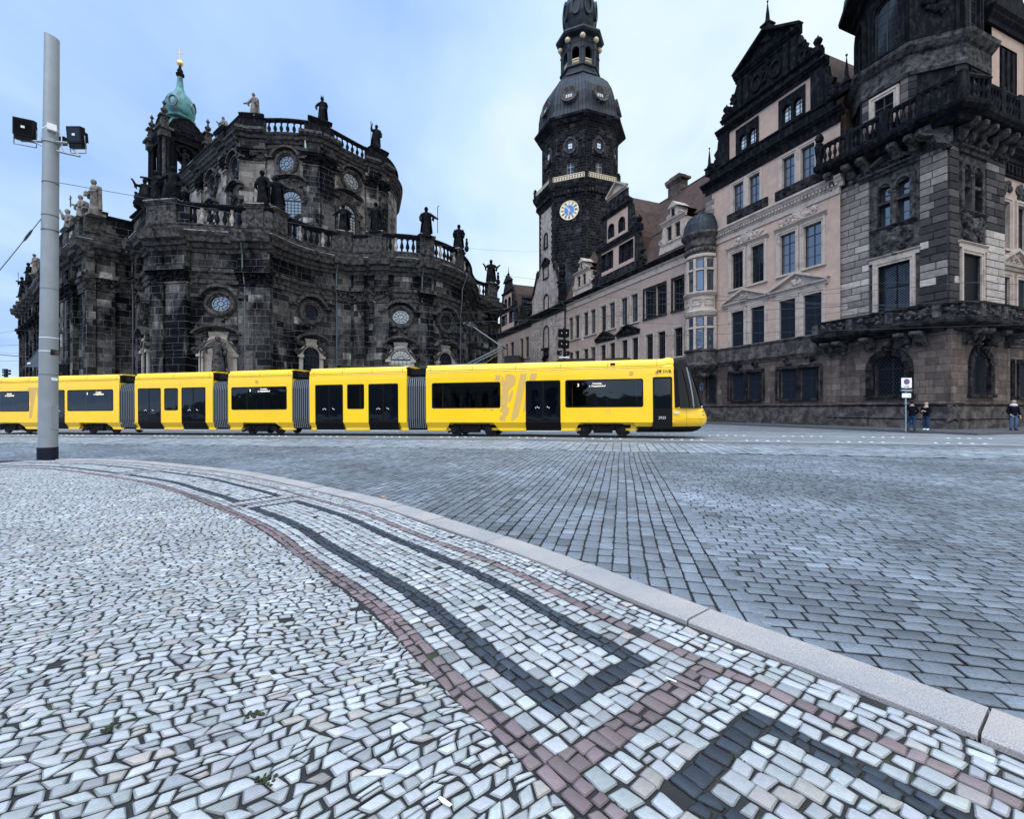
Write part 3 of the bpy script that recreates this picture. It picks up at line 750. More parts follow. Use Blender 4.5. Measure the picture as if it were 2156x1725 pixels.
for i, (a, c) in enumerate(W2): window(gw, GMx, a, c, 12.85, 16.3, 2, 4, False, False, .3, .3, TW, m_glass if i < 2 else m_glassb, True)
for a, c in W3: window(gw, GMx, a, c, 20.25, 22.85, 2, 3, False, False, .28, .3, TW, m_glassb, False)
pediment(gw, GMx, 12.9, 17.95, 11.5, 12.5); pediment(gw, GMx, 7.6, 12.8, 11.5, 12.6)
for u0, u1 in ((13.0, 17.3), (7.85, 12.1)):
    b = MB(GMx); b.box(u0, u1, 0, .12, 10.98, 11.25); stripes(b, (u0+u1)/2-.28, (u0+u1)/2+.28, 7.35, 10.6, .03, .05, .14, .6); b.build('window_lintel', m_trim, gw)
    b = MB(GMx); b.cornice(u0, u1, 16.66, 16.95, .28); b.build('window_cornice', m_trim, gw)
    rosette(gw, GMx, u0+.2, u1-.2, 16.95, 17.75, n=26)
    rosette(gw, GMx, (u0+u1)/2-.6, (u0+u1)/2+.6, 17.0, 18.3, n=14)
    b = MB(GMx); b.box(u0-.05, u1+.05, -.02, .2, 19.42, 20.2); b.carve(u0+.6, u1-.6, 19.5, 20.1, .2, .1, 8); b.build('window_apron', m_trimd, gw)
b = MB(GMx); b.box(U0, U1, -.1, .1, 17.85, 18.35); b.cornice(U0, U1, 18.35, 19.15, .5); stripes(b, U0, U1, 18.48, 18.68, .1, .22, .3, .55); b.build('dentil_cornice', m_trim, gw)
b = MB(GMx); b.box(U0, U1, -.1, .14, 23.3, 23.75); b.cornice(U0, U1, 23.75, 24.4, .55); b.box(U0+.5, U1-.5, -.3, .05, 24.4, 25.3); stripes(b, U0+1, U1-1, 24.5, 25.2, .05, .07, 1.3, .7); b.cornice(8.2, 18.0, 25.2, 25.5, .2); b.build('upper_cornice', m_cdark, gw)
b = MB(GMx); quoins(b, 19.1, 20.2, 19.2, 23.3, .5, .07, (.35, .6), -1); b.build('quoins', m_rust, gw)
# gable storeys
gc = 13.1
gop = [(15.2, 16.05, 25.8, 27.2, True), (14.15, 15.0, 25.8, 27.2, True), (10.75, 11.55, 25.8, 27.25, True), (9.75, 10.55, 25.8, 27.25, True)]
b = MB(GMx); wall(b, 8.9, 17.2, 25.4, 28.35, gop, .3, 0, 1); b.build('gable_wall', [m_pink, m_cdark], gw)
b = MB(GMx)
for u0, u1 in ((13.85, 16.4), (9.45, 11.9)):
    wl = MB(GMx); wall(wl, u0, u1, 25.5, 28.0, [o for o in gop if u0 < o[0] < u1], .1, 0, 0, .09); wl.build('window_surround', m_cdark, gw)
for o in gop: window(gw, GMx, o[0], o[1], o[2], o[3], 2, 4, True, False, .0, .3, [m_cdark, m_timber], m_pale_blind, False)
gb = MB(GMx)
for s in (-1, 1):
    e = gc+s*4.55; gb.box(min(gc+s*4.15, gc+s*5.2), max(gc+s*4.15, gc+s*5.2), -.4, .22, 25.3, 28.4)
    pts = [(gc+s*5.15, 25.3), (gc+s*6.6, 25.3), (gc+s*6.75, 25.75), (gc+s*6.3, 26.1), (gc+s*5.9, 25.95), (gc+s*5.75, 26.5), (gc+s*5.95, 27.0), (gc+s*5.55, 27.3), (gc+s*5.4, 28.3), (gc+s*5.15, 28.3)]
    gb.prism(pts, -.3, .12); gb.scroll((gc+s*6.15, 25.8), .5, .0, .22, s); gb.carve(gc+s*5.9-.5, gc+s*5.9+.5, 25.3, 26.4, .1, .25, 8)
    finial(gw, GMx, gc+s*6.75, 25.3, 2.9, 'spire', -.1, .5)
gb.cornice(7.9, 18.3, 28.3, 28.95, .5); gb.box(8.4, 17.8, -.4, .12, 28.9, 29.5); stripes(gb, 8.8, 17.4, 28.98, 29.4, .12, .08, 1.2, .75); gb.cornice(8.3, 17.9, 29.45, 29.8, .35)
st = [(gc-2.75, 29.7), (gc+2.75, 29.7), (gc+2.75, 32.6), (gc-2.75, 32.6)]
gb.prism(st, -.4, .05)
for s in (-1, 1):
    for q in (2.0, 2.75): gb.box(gc+s*q-.22, gc+s*q+.22, 0, .3, 29.8, 32.4)
    gb.prism([(gc+s*2.75, 29.75), (gc+s*4.3, 29.75), (gc+s*4.45, 30.2), (gc+s*4.05, 30.55), (gc+s*3.7, 30.3), (gc+s*3.5, 30.9), (gc+s*3.75, 31.3), (gc+s*3.4, 31.75), (gc+s*3.15, 32.4), (gc+s*2.75, 32.4)], -.3, .1)
    gb.scroll((gc+s*3.9, 30.25), .42, 0, .25, s); gb.carve(gc+s*3.4-.5, gc+s*3.4+.5, 29.9, 31.6, .1, .25, 9)
    finial(gw, GMx, gc+s*4.55, 29.7, 1.6, 'ball', -.1, .55)
    # oval blind windows with rings
    gb.lathe([(.62, -.1), (.66, .12), (.5, .14), (.45, .02)], 16, (0, 0, 0), cap=False) if False else None
    for k in range(16):
        a0, a1 = 2*pi*k/16, 2*pi*(k+1)/16; cx = gc+s*.95; cz = 31.1
        f = lambda a, r: (cx+r*.55*math.cos(a), cz+r*.75*math.sin(a))
        gb.prism([f(a0, .75), f(a1, .75), f(a1, 1.1), f(a0, 1.1)], 0, .2)
gb.carve(gc-.4, gc+.4, 30.0, 32.3, .1, .2, 10)
gb.cornice(gc-3.0, gc+3.0, 32.4, 33.0, .5)
gb.build('gable', m_cdark, gw)
pediment(gw, GMx, gc-3.3, gc+3.3, 33.0, 35.0, .55, m_cdark)
finial(gw, GMx, gc, 34.9, 2.9, 'spire', -.1, .6)
b = MB(GMx); b.prism([(gc-5.2, 24.3), (gc+5.2, 24.3), (gc+5.2, 27.5), (gc+2.6, 32.3), (gc, 34.6), (gc-2.6, 32.3), (gc-5.2, 27.5)], -.45, -16); b.box(U0, U1, -16, -.6, 18, 24.3); b.build('roof', m_roof, gw)
# round oriel at the junction
OC = 20.3; OMx = FM @ T((OC, .35, 0)); R = 1.62
def ring(b, z0, z1, r0, r1, m=None, n=20):
    rows = [[(r*math.cos(pi*k/n), max(-.1, r*math.sin(pi*k/n)), z) for k in range(n+1)] for r, z in ((r0, z0), (r1, z1))]
    b.grid(rows, m)
def rings(b, prof, m=None):
    for (r0, z0), (r1, z1) in zip(prof[:-1], prof[1:]): ring(b, z0, z1, r0, r1, m)
b = MB(OMx); rings(b, [(.3, 4.4), (.9, 4.75), (1.0, 5.0), (1.5, 5.35), (1.75, 5.6), (1.9, 5.75), (1.9, 5.9), (1.68, 6.0), (1.68, 7.1), (1.85, 7.2), (1.85, 7.35), (1.6, 7.36)]); b.carve(-1.2, 1.2, 4.5, 5.2, .95, .3, 10); b.build('oriel_base', m_band, gw)
b = MB(OMx); rings(b, [(1.45, 7.3), (1.45, 10.7), (1.7, 10.75), (1.8, 11.0), (1.85, 11.2), (1.66, 11.3), (1.62, 11.4), (1.62, 12.7), (1.75, 12.8), (1.9, 13.0), (1.9, 13.15), (1.6, 13.2), (1.45, 13.21), (1.45, 16.6), (1.72, 16.65), (1.72, 16.9), (1.6, 17.0)])
for z0, z1 in ((7.35, 10.6), (13.2, 16.5)):
    for k in range(6):
        a = pi*(k+.0)/5; ca, sa = math.cos(a), math.sin(a); mm = OMx @ RZ(a); j = MB(mm); j.box(1.4, 1.7, -.13, .13, z0, z1); b.v_off = len(b.v)
        n0 = len(b.v); b.v += j.v; b.f += [tuple(i+n0 for i in f) for f in j.f]; b.m += j.m; b.uv += j.uv; b.t += j.t; b.sm += j.sm
    ring(b, z0+2.1, z0+2.3, 1.68, 1.68); ring(b, z0+2.1, z0+2.1, 1.4, 1.68); ring(b, z0+2.3, z0+2.3, 1.68, 1.4)
for k in range(4):
    a = pi*(k+.5)/4 * 1.0; mm = OMx @ RZ(a-pi/2) @ T((0, 1.62, 0)); j = MB(mm)
    for q in ((-.45, .45, 11.75, 11.82), (-.45, .45, 12.35, 12.42)): j.box(q[0], q[1], -.02, .05, q[2], q[3])
    for q in (-.45, .4): j.box(q, q+.06, -.02, .05, 11.75, 12.42)
    n0 = len(b.v); b.v += j.v; b.f += [tuple(i+n0 for i in f) for f in j.f]; b.m += j.m; b.uv += j.uv; b.t += j.t; b.sm += j.sm
b.build('oriel_wall', m_trim, gw)
for z0, mt, lat in ((7.35, m_glassc, 1), (13.2, m_glassb, 0)):
    for k in range(5):
        a = pi*(k+.5)/5; mm = OMx @ RZ(a-pi/2)
        for za, zb in ((z0+.08, z0+2.08), (z0+2.32, z0+3.2)):
            b = MB(); b.box(-.33, .33, 1.42, 1.5, 0, zb-za, 0); w = b.build('oriel_window', [m_timber], gw, mm @ T((0, 0, za)))
            p = MB(); p.poly([(-.28, 1.506, .05), (.28, 1.506, .05), (.28, 1.506, zb-za-.05), (-.28, 1.506, zb-za-.05)]); p.build('pane', [mt], w)
            if lat:
                l = MB()
                for i in range(-8, 16):
                    for s in (1, -1):
                        z = i*.16; lo = max(0.0, -z) ; x0, x1 = -.28, .28
                        za_, zb_ = (z, z+.56) if s > 0 else (z+.56, z)
                        if min(za_, zb_) > .02 and max(za_, zb_) < zb-za-.02: l.prism([(x0, za_-.012), (x1, zb_-.012), (x1, zb_+.012), (x0, za_+.012)], 1.51, 1.53)
                if l.v: l.build('window_grille', [m_iron], w)
b = MB(OMx); rings(b, [(1.66, 16.9), (1.62, 17.0), (1.62, 17.75), (1.75, 17.8), (1.78, 18.0), (1.66, 18.05), (1.66, 18.5), (1.95, 18.75), (2.1, 18.95), (2.1, 19.15), (1.9, 19.2)])
for k in range(14):
    a = pi*(k+.5)/14; b.blob((1.66*math.cos(a), 1.66*math.sin(a), 17.4), (.2, .2, .25))
b.build('oriel_frieze', m_band, gw)
b = MB(OMx); rings(b, [(1.95, 19.15), (1.9, 19.5), (1.78, 20.1), (1.5, 20.7), (1.05, 21.15), (.45, 21.35), (.12, 21.4)])
for k in range(13):
    a = pi*k/12; b.tube([(r*math.cos(a), max(0, r*math.sin(a)), z) for r, z in ((1.97, 19.15), (1.92, 19.5), (1.8, 20.1), (1.52, 20.72), (1.07, 21.17), (.47, 21.37))], .035, 5)
b.lathe([(.2, 21.3), (.1, 21.5), (.16, 21.65), (.1, 21.8), (.12, 21.9), (.03, 22.2)], 8); b.build('oriel_dome', m_copper, gw)

# ================= long wing
lw = empty('palace_wing', FM @ Vector((35, 0, 0)), 'long two-storey grey-pink palace wing with dormers and dark-framed windows behind the tram front', 'building')
L2 = [(23.55, 25.15, 1), (26.38, 28.0, 2), (28.5, 30.2, 2), (31.46, 32.8, 0), (33.67, 35.0, 0), (36.46, 37.8, 0), (38.6, 39.92, 0), (41.35, 42.65, 0), (43.39, 44.7, 0), (46.0, 47.34, 0), (48.0, 49.3, 0)]
L1 = [(23.55, 24.9), (26.35, 27.7), (28.55, 29.88), (31.4, 32.7), (33.62, 34.9), (36.42, 37.7), (38.7, 40.0), (41.35, 42.65), (43.39, 44.7), (46.0, 47.34), (48.0, 49.3)]
op = [(a, c, 12.4, 15.95) for a, c, k in L2] + [(a, c, 7.2, 10.4) for a, c in L1]
b = MB(FM); wall(b, 20.2, 50.5, 5.9, 17.4, op, .3, 0, 1); b.build('wall', [m_pink2, m_trim], lw)
b = MB(FM); wall(b, 20.2, 50.5, -.3, 5.75, [(a, c, 2.2, 4.6) for a, c in L1], .35); b.build('base_wall', m_base, lw)
b = MB(FM); b.cornice(20.2, 50.5, 5.7, 7.0, .3); b.build('string_course', m_band, lw)
for i, (a, c, k) in enumerate(L2):
    window(lw, FM, a, c, 12.4, 15.95, 2, 4, False, False, .24 if k == 0 else .2, .3, TW if k == 0 else TD, m_glassb if i in (3, 4, 5, 7, 10) else m_glass, True)
for i, (a, c) in enumerate(L1): window(lw, FM, a, c, 7.2, 10.4, 2, 4, False, False, .24, .3, TW, m_glassb if i == 7 else m_glass, True)
for u0, u1, mt in ((31.1, 35.9, m_trimd), (36.5, 41.2, m_trimd)): pediment(lw, FM, u0, u1, 11.15, 12.2, .35, mt)
b = MB(FM); b.box(20.2, 50.5, -.1, .1, 17.4, 17.95); b.cornice(20.2, 50.5, 17.95, 18.3, .3); b.build('eaves_frieze', m_trim, lw)
b = MB(FM); b.cornice(20.2, 50.5, 18.3, 18.85, .75); b.build('eaves_cornice', m_trimd, lw)
# pale blind hanging in one open casement
b = MB(FM); b.box(44.75, 45.2, .0, .06, 11.9, 13.4, None); b.build('window_shutter', m_pale_blind, lw)
b = MB(FM); RW = [(20.2, -.3), (50.5, -.3)]
b.poly([(20.2, .3, 18.85), (53, .3, 18.85), (53, -2.2, 23.4), (20.2, -2.2, 23.4)]); b.poly([(20.2, -2.2, 23.4), (53, -2.2, 23.4), (53, -7, 30.2), (20.2, -7, 30.2)]); b.poly([(20.2, -7, 30.2), (53, -7, 30.2), (53, -14, 18), (20.2, -14, 18)])
for z, y in ((23.4, -2.2), (30.2, -7)): b.tube([(20.2, y, z), (53, y, z)], .12, 6)
b.build('roof', m_roof, lw)
b = MB(FM @ T((32.5, -7.2, 0))); b.box(-1.1, 1.1, -.7, .7, 28.5, 31.6); b.cornice(-1.15, 1.15, 31.3, 31.8, .3, .7); b.box(-1.4, 1.4, -1.0, 1.0, 31.8, 32.1); b.box(-1.2, 1.2, -.8, .8, 32.1, 32.5, None, .3, .2); b.build('chimney', m_base, lw)
def dormer(parent, M, u0, u1, z0, mat=m_trim, extra=True):
    c = (u0+u1)/2; w = u1-u0; h = 3.1
    b = MB(M); o = [(c-w*.30, c-w*.07, z0+1.2, z0+2.75), (c+w*.07, c+w*.30, z0+1.2, z0+2.75)]
    wall(b, u0, u1, z0, z0+h, o, .25); b.box(u0, u0+.02, -3, 0, z0, z0+h); b.box(u1-.02, u1, -3, 0, z0, z0+h); b.cornice(u0, u1, z0+h, z0+h+.4, .3); b.cornice(u0, u1, z0+.75, z0+1.0, .12)
    for s in (-1, 1): b.scroll((c+s*(w/2+.25), z0+1.3), .42, -.3, .1, s); b.prism([(c+s*w/2, z0), (c+s*(w/2+.7), z0), (c+s*(w/2+.2), z0+1.6), (c+s*w/2, z0+2.8)], -.3, .02)
    q = .55; b.box(c-q, c+q, -1.5, -.02, z0+h+.4, z0+h+1.7); b.prism([(c-q-.25, z0+h+1.65), (c+q+.25, z0+h+1.65), (c, z0+h+2.35)], -1.6, .2)
    for s in (-1, 1): b.scroll((c+s*(q+.3), z0+h+.75), .35, -.3, 0, s)
    d = b.build('dormer', mat, parent)
    for x in o: window(d, M, x[0], x[1], x[2], x[3], 2, 3, False, False, .1, .25, [mat, m_timber], m_glass, False)
    window(d, M @ T((0, .02, 0)), c-.28, c+.28, z0+h+.7, z0+h+1.5, 1, 2, False, False, .08, .03, [mat, m_timber], m_glass, False)
    r = MB(M); r.prism([(u0-.15, z0+h+.35), (u1+.15, z0+h+.35), (c, z0+h+1.2)], -5.5, -.1); r.prism([(c-.7, z0+h+1.6), (c+.7, z0+h+1.6), (c, z0+h+2.3)], -6, -.1); r.build('dormer_roof', m_roof, d) if False else r.build('dormer_roof', m_roof, parent)
dormer(lw, FM @ T((0, .1, 0)), 23.1, 26.75, 19.4); dormer(lw, FM @ T((0, .1, 0)), 43.0, 47.3, 19.1)
# big stepped dormer gable
c = 35.9
ow = [(32.5, 33.85, 20.75, 23.1), (34.0, 35.4, 20.75, 23.1), (37.0, 38.35, 20.75, 23.1), (38.5, 39.9, 20.75, 23.1)]
b = MB(FM); wall(b, 31.9, 40.2, 18.85, 23.7, ow, .3, 0, 1); b.build('gable_wall', [m_pink, m_trimd], lw)
for o in ow: window(lw, FM, *o, 2, 3, False, False, .07, .3, TD, m_glass, False)
ow = [(34.3, 35.5, 24.95, 26.8, True), (36.75, 37.95, 24.95, 26.8, True)]
b = MB(FM); wall(b, 33.3, 38.7, 24.4, 27.9, ow, .3, 0, 1); b.build('gable_wall', [m_pink, m_trimd], lw)
for o in ow: window(lw, FM, o[0], o[1], o[2], o[3], 2, 3, True, False, .1, .3, TD, m_glass, False)
b = MB(FM); b.box(31.3, 40.6, -.3, .12, 18.85, 20.2); b.cornice(31.2, 40.7, 23.5, 24.3, .4); b.cornice(32.8, 39.2, 27.85, 28.4, .4)
for s in (-1, 1):
    b.box(*sorted((c+s*3.95, c+s*4.7)), -.4, .2, 18.85, 23.6); b.box(*sorted((c+s*2.55, c+s*3.1)), -.4, .2, 24.3, 27.9)
    b.prism([(c+s*3.1, 24.2), (c+s*4.5, 24.2), (c+s*4.65, 24.7), (c+s*4.2, 25.0), (c+s*3.8, 25.2), (c+s*3.9, 25.9), (c+s*3.5, 26.2), (c+s*3.3, 27.6), (c+s*3.1, 27.7)], -.3, .12); b.scroll((c+s*4.0, 24.8), .5, 0, .25, s)
    b.prism([(c+s*4.7, 18.9), (c+s*6.0, 18.9), (c+s*6.2, 19.6), (c+s*5.6, 20.4), (c+s*5.1, 20.6), (c+s*5.1, 22.2), (c+s*4.7, 23.2)], -.3, .12); b.scroll((c+s*5.45, 19.8), .75, 0, .3, s)
    b.prism([(c+s*1.9, 28.3), (c+s*2.9, 28.3), (c+s*2.7, 28.9), (c+s*2.2, 29.2), (c+s*1.9, 30.3)], -.3, .1); b.scroll((c+s*2.4, 28.75), .38, 0, .25, s)
    b.carve(c+s*3.7-.5, c+s*3.7+.5, 24.3, 26.0, .1, .3, 9); b.carve(c+s*5.4-.6, c+s*5.4+.6, 19, 21.6, .1, .3, 10)
b.box(c-1.95, c+1.95, -.4, .1, 28.35, 30.5); b.carve(c-1.6, c+1.6, 28.5, 30.2, .12, .2, 14); b.build('stepped_gable', m_trimd, lw)
pediment(lw, FM, c-2.3, c+2.3, 30.5, 31.9, .4, m_trim, False)
finial(lw, FM, c-4.6, 23.9, 2.0, 'ball', -.1, .6); finial(lw, FM, c+4.6, 23.9, 2.0, 'ball', -.1, .6)
b = MB(FM); b.prism([(c-4.6, 19), (c+4.6, 19), (c+4.6, 23.2), (c+2.4, 27.5), (c, 30.3), (c-2.4, 27.5), (c-4.6, 23.2)], -.42, -9); b.build('gable_roof', m_roof, lw)
b = MB(FM); b.tube([(22.55, .25, 0), (22.55, .25, 17.9)], .09, 8); b.tube([(22.55, .25, 17.9), (22.5, .6, 18.3)], .09, 8); b.build('downpipe', m_iron, lw)
# the far end of the wing, left of the clock tower
fw = empty('palace_wing', FM @ Vector((73, 0, 0)), 'short far palace wing with a small stepped gable left of the clock tower', 'building')
op = [(76.5, 77.8, 11.4, 15.4), (72.9, 74.9, 11.4, 15.4), (68, 69.6, 11.4, 15.4), (65.2, 67, 11.4, 15.4), (79.2, 80.5, 11.4, 15.4)]
op2 = [(a, c_, 6.6, 9.8) for a, c_, *_ in op]
b = MB(FM); wall(b, 63.5, 84, -1, 17.3, op + op2, .3, 0, 1); b.build('wall', [m_pink2, m_trim], fw)
for o in op + op2: window(fw, FM, *o, 2, 4, False, False, .2, .3, TW, m_glass, True)
b = MB(FM); b.cornice(63.5, 84, 17.3, 18.3, .6); b.build('eaves_cornice', m_trimd, fw)
b = MB(FM); b.poly([(63.5, .3, 18.3), (88, .3, 18.3), (88, -7, 28.8), (63.5, -7, 28.8)]); b.poly([(63.5, -7, 28.8), (88, -7, 28.8), (88, -14, 17), (63.5, -14, 17)]); b.tube([(63.5, -7, 28.8), (88, -7, 28.8)], .12, 6); b.build('roof', m_roof, fw)
c = 76.6; ow = [(77.3, 80.0, 19.7, 21.9), (73.0, 75.6, 19.7, 22.1)]
b = MB(FM); wall(b, c-4.4, c+4.4, 18.3, 22.6, ow, .3, 0, 1); b.build('gable_wall', [m_pink, m_trimd], fw)
for o in ow: window(fw, FM, *o, 4, 3, False, False, .12, .3, TD, m_glass, False)
ow = [(75.0, 76.2, 23.4, 25.4, True), (77.2, 78.4, 23.4, 25.4, True)]
b = MB(FM); wall(b, c-2.6, c+2.6, 22.9, 26.4, ow, .3, 0, 1); b.build('gable_wall', [m_pink, m_trimd], fw)
for o in ow: window(fw, FM, o[0], o[1], o[2], o[3], 2, 3, True, False, .1, .3, TD, m_glass, False)
b = MB(FM); b.cornice(c-4.7, c+4.7, 22.4, 23.1, .4); b.cornice(c-3, c+3, 26.3, 26.8, .4); b.box(c-1.7, c+1.7, -.4, .1, 26.8, 28.9); b.prism([(c-2.1, 28.9), (c+2.1, 28.9), (c, 30.3)], -.4, .4)
for s in (-1, 1):
    b.box(*sorted((c+s*2.55, c+s*3.1)), -.4, .2, 23, 26.4); b.box(*sorted((c+s*4.0, c+s*4.6)), -.4, .2, 18.3, 22.6)
    b.prism([(c+s*3.1, 23), (c+s*4.4, 23), (c+s*4.4, 23.9), (c+s*3.7, 24.4), (c+s*3.5, 25.4), (c+s*3.1, 26.3)], -.3, .12); b.prism([(c+s*1.7, 26.8), (c+s*2.7, 26.8), (c+s*2.4, 27.6), (c+s*1.7, 28.7)], -.3, .1)
    b.carve(c+s*3.5-.4, c+s*3.5+.4, 23.1, 25, .1, .3, 6)
b.build('stepped_gable', m_trimd, fw); finial(fw, FM, c, 30.1, 1.9, 'spire', -.1, .35)
b = MB(FM); b.prism([(c-4.4, 18.4), (c+4.4, 18.4), (c+4.4, 21.8), (c+2.4, 26), (c, 28.5), (c-2.4, 26), (c-4.4, 21.8)], -.42, -9); b.build('gable_roof', m_roof, fw)
dormer(fw, FM @ T((0, .1, 0)), 66.2, 69.6, 18.6, m_trimd)
# ------------------------------------------------------------------ palace corner tower
ct = empty('corner_tower', PC + fu*3.4 + ru*3.4, 'massive sooty sandstone corner tower with two balconies and an octagonal upper storey at the right', 'tower')
def tonef(u, z, side):
    dark = (u < 1.2+random.random()*.7) if side == 0 else (u > -1.0-random.random()*.5)
    if z < 13.2:
        if dark: return random.uniform(.08, .26) if random.random() > .06 else .6
        if side == 1: return random.uniform(.78, .95)
        if u > 4.9: return random.choice((.8, .7, .5, .62, .55, .66, .9))
        return random.uniform(.75, .95)
    if side == 1: return random.uniform(.05, .35) if z < 16 or random.random() < .5 else random.uniform(.4, .6)
    if dark and z < 15.5: return random.uniform(.15, .4)
    return random.uniform(.46, .7)
def rust(b, u0, u1, z0, z1, opens, ch, pr, side):
    z = z0; k = 0
    while z < z1-.12:
        t = min(z+ch, z1); iv = [(u0, u1)]
        for o in opens:
            if o[2] < t-.05 and o[3] > z+.05:
                iv = [q for a, c in iv for q in ((a, min(c, o[0])), (max(a, o[1]), c)) if q[1]-q[0] > .08]
        for a, c in iv:
            u = a; first = True
            while u < c-.02:
                w = random.uniform(.85, 1.5)
                if first and k % 2: w *= .55
                first = False
                e = c if c-(u+w) < .5 else u+w
                b.tone = tonef((u+e)/2, z, side); d = pr + random.uniform(-.012, .012); g = .03
                b.box(u+g, e-g, -.1, d, z+g, t-g, None, .0, .0); u = e
        z = t; k += 1
S = .31
CM = FM @ T((0, -S, 0)); CR = RM @ T((0, -S, 0))
# ground floor
for M, (u0, u1), a, nm in ((FM, (0, 7.2), (2.5, 4.4), 0), (RM, (-7.0, 0), (-4.25, -2.35), 1)):
    b = MB(M); wall(b, u0, u1, -.1, 6.4, [(a[0], a[1], 2.3, 5.1, True)], .5); b.build('base_wall', m_base, ct)
    b = MB(M); b.box(u0-.3, u1+.3, -.1, .32, -.1, .62); b.box(u0-.22, u1+.22, -.1, .24, .62, 1.5); b.cornice(u0-.1, u1+.1, 1.45, 1.72, .34); b.cornice(u0-.2, u1+.2, .55, .75, .36); b.build('plinth', m_band, ct)
    b = MB(M); o1 = opening(a[0], a[1], 2.3, 5.1, True, 16); o2 = opening(a[0]-.5, a[1]+.5, 2.3, 5.6, True, 16)
    for i in range(1, len(o1)):
        if i % 1 == 0:
            p, q, r, t = o1[i], o1[(i+1) % len(o1)], o2[(i+1) % len(o1)], o2[i]; b.prism([p, q, r, t], -.1, .14 if i % 2 else .1)
    for s in (a[0]-.5, a[1]):
        z = 2.3
        while z < 4.1: b.box(s+.01, s+.49, -.1, .15, z+.015, z+.285); z += .3
    b.box(a[0]-.6, a[1]+.6, -.1, .22, 2.1, 2.3); b.carve((a[0]+a[1])/2-.35, (a[0]+a[1])/2+.35, 5.1, 6.2, .2, .35, 10); b.build('window_surround', m_trimd, ct)
    window(ct, M, a[0], a[1], 2.3, 5.1, 2, 3, True, False, 0, .5, TD, m_void, False)
    g = MB(M); k = -3
    while k < 3.0:
        for sg in (1, -1):
            pts = []
            for i in range(2):
                pass
            cx = (a[0]+a[1])/2; lo = None
            seg = []
            for i in range(41):
                z = 2.3 + 2.8*i/40; x = k + sg*(z-2.3)*.75 + (0 if sg > 0 else 2.1)
                hw = .95 if z < 4.15 else math.sqrt(max(0, .9025-(z-4.15)**2))
                if abs(x) < hw: seg.append((cx+x, z))
            if len(seg) > 2: g.prism([(seg[0][0]-.015, seg[0][1]), (seg[0][0]+.015, seg[0][1]), (seg[-1][0]+.015, seg[-1][1]), (seg[-1][0]-.015, seg[-1][1])], -.12+.02*sg, -.1+.02*sg)
        k += .22
    g.build('window_grille', m_iron, ct)
# shaft with rustication
FO = [(2.34, 4.32, 8.3, 11.5), (2.3, 4.41, 14.2, 17.3)]; RO = [(-4.0, -1.9, 8.3, 11.5), (-4.0, -1.9, 14.2, 17.3)]
for M, (u0, u1), opn, side in ((CM, (S, 7.9), FO, 0), (CR, (-6.9, -S), RO, 1)):
    l, r = opn[0][0], opn[0][1]
    b = MB(M); wall(b, u0, u1, 6.4, 19.6, [opn[0], (opn[1][0], opn[1][1], 14.2, 17.3)], .45, 0, 0); b.build('wall', m_cmid, ct)
    for ua, ub in ((u0, l-.55), (r+.55, 6.95 if side == 0 else u1)): b = MB(M); rust(b, ua, ub, 7.9, 18.2, [], .5, .1, side); b.build('rusticated_facing', m_rust, ct)
    window(ct, M, l, r, 8.3, 11.5, 2, 2, False, True, .3, .42, TW, m_glassc, False, .1, grille=m_void)
    b = MB(M); b.box(l-.55, r+.55, -.02, .14, 11.8, 12.05); b.cornice(l-.5, r+.5, 12.0, 12.2, .25); b.build('window_lintel', m_trim, ct)
    b = MB(M); b.carve(l, r, 12.15, 14.0, .05, .32, 26)
    for s in (-1, 1): b.scroll(((l+r)/2+s*.75, 13.4), .42, 0, .3, s); b.scroll(((l+r)/2+s*.6, 12.55), .3, 0, .3, -s)
    b.blob(((l+r)/2, .15, 13.1), (.45, .3, .6)); b.cornice(l-.3, r+.3, 14.0, 14.22, .3); b.build('cartouche', m_cmid, ct)
    cx = (l+r)/2
    b = MB(M)
    for a, c in ((l, cx-.18), (cx+.18, r)):
        wl = MB(M); 
        o1 = opening(a, c, 14.2, 17.3, True, 10); o2 = opening(a-.16, c+.16, 14.2, 17.46, True, 10)
        for i in range(1, len(o1)): b.prism([o1[i], o1[(i+1) % len(o1)], o2[(i+1) % len(o1)], o2[i]], -.3, .12)
        window(ct, M, a, c, 14.2, 17.3, 1, 4, True, False, 0, .4, TD, m_glassb, False)
    b.box(l-.3, l, -.3, .14, 14.2, 17.4); b.box(r, r+.3, -.3, .14, 14.2, 17.4)
    b.tube([(cx, .02, 14.2), (cx, .02, 16.4)], .16, 8); b.box(l-.2, r+.2, -.25, .06, 15.85, 16.05); b.carve(cx-.3, cx+.3, 16.3, 17.0, .1, .2, 5)
    b.prism([(l-.3, 17.3), (cx, 16.95), (r+.3, 17.3), (r+.3, 18.0), (l-.3, 18.0)], -.28, -.02)
    b.build('window_surround', m_cmid, ct)
    pediment(ct, M, l-.55, r+1.2 if side == 0 else r+.55, 18.25, 19.1, .45, m_cmid)
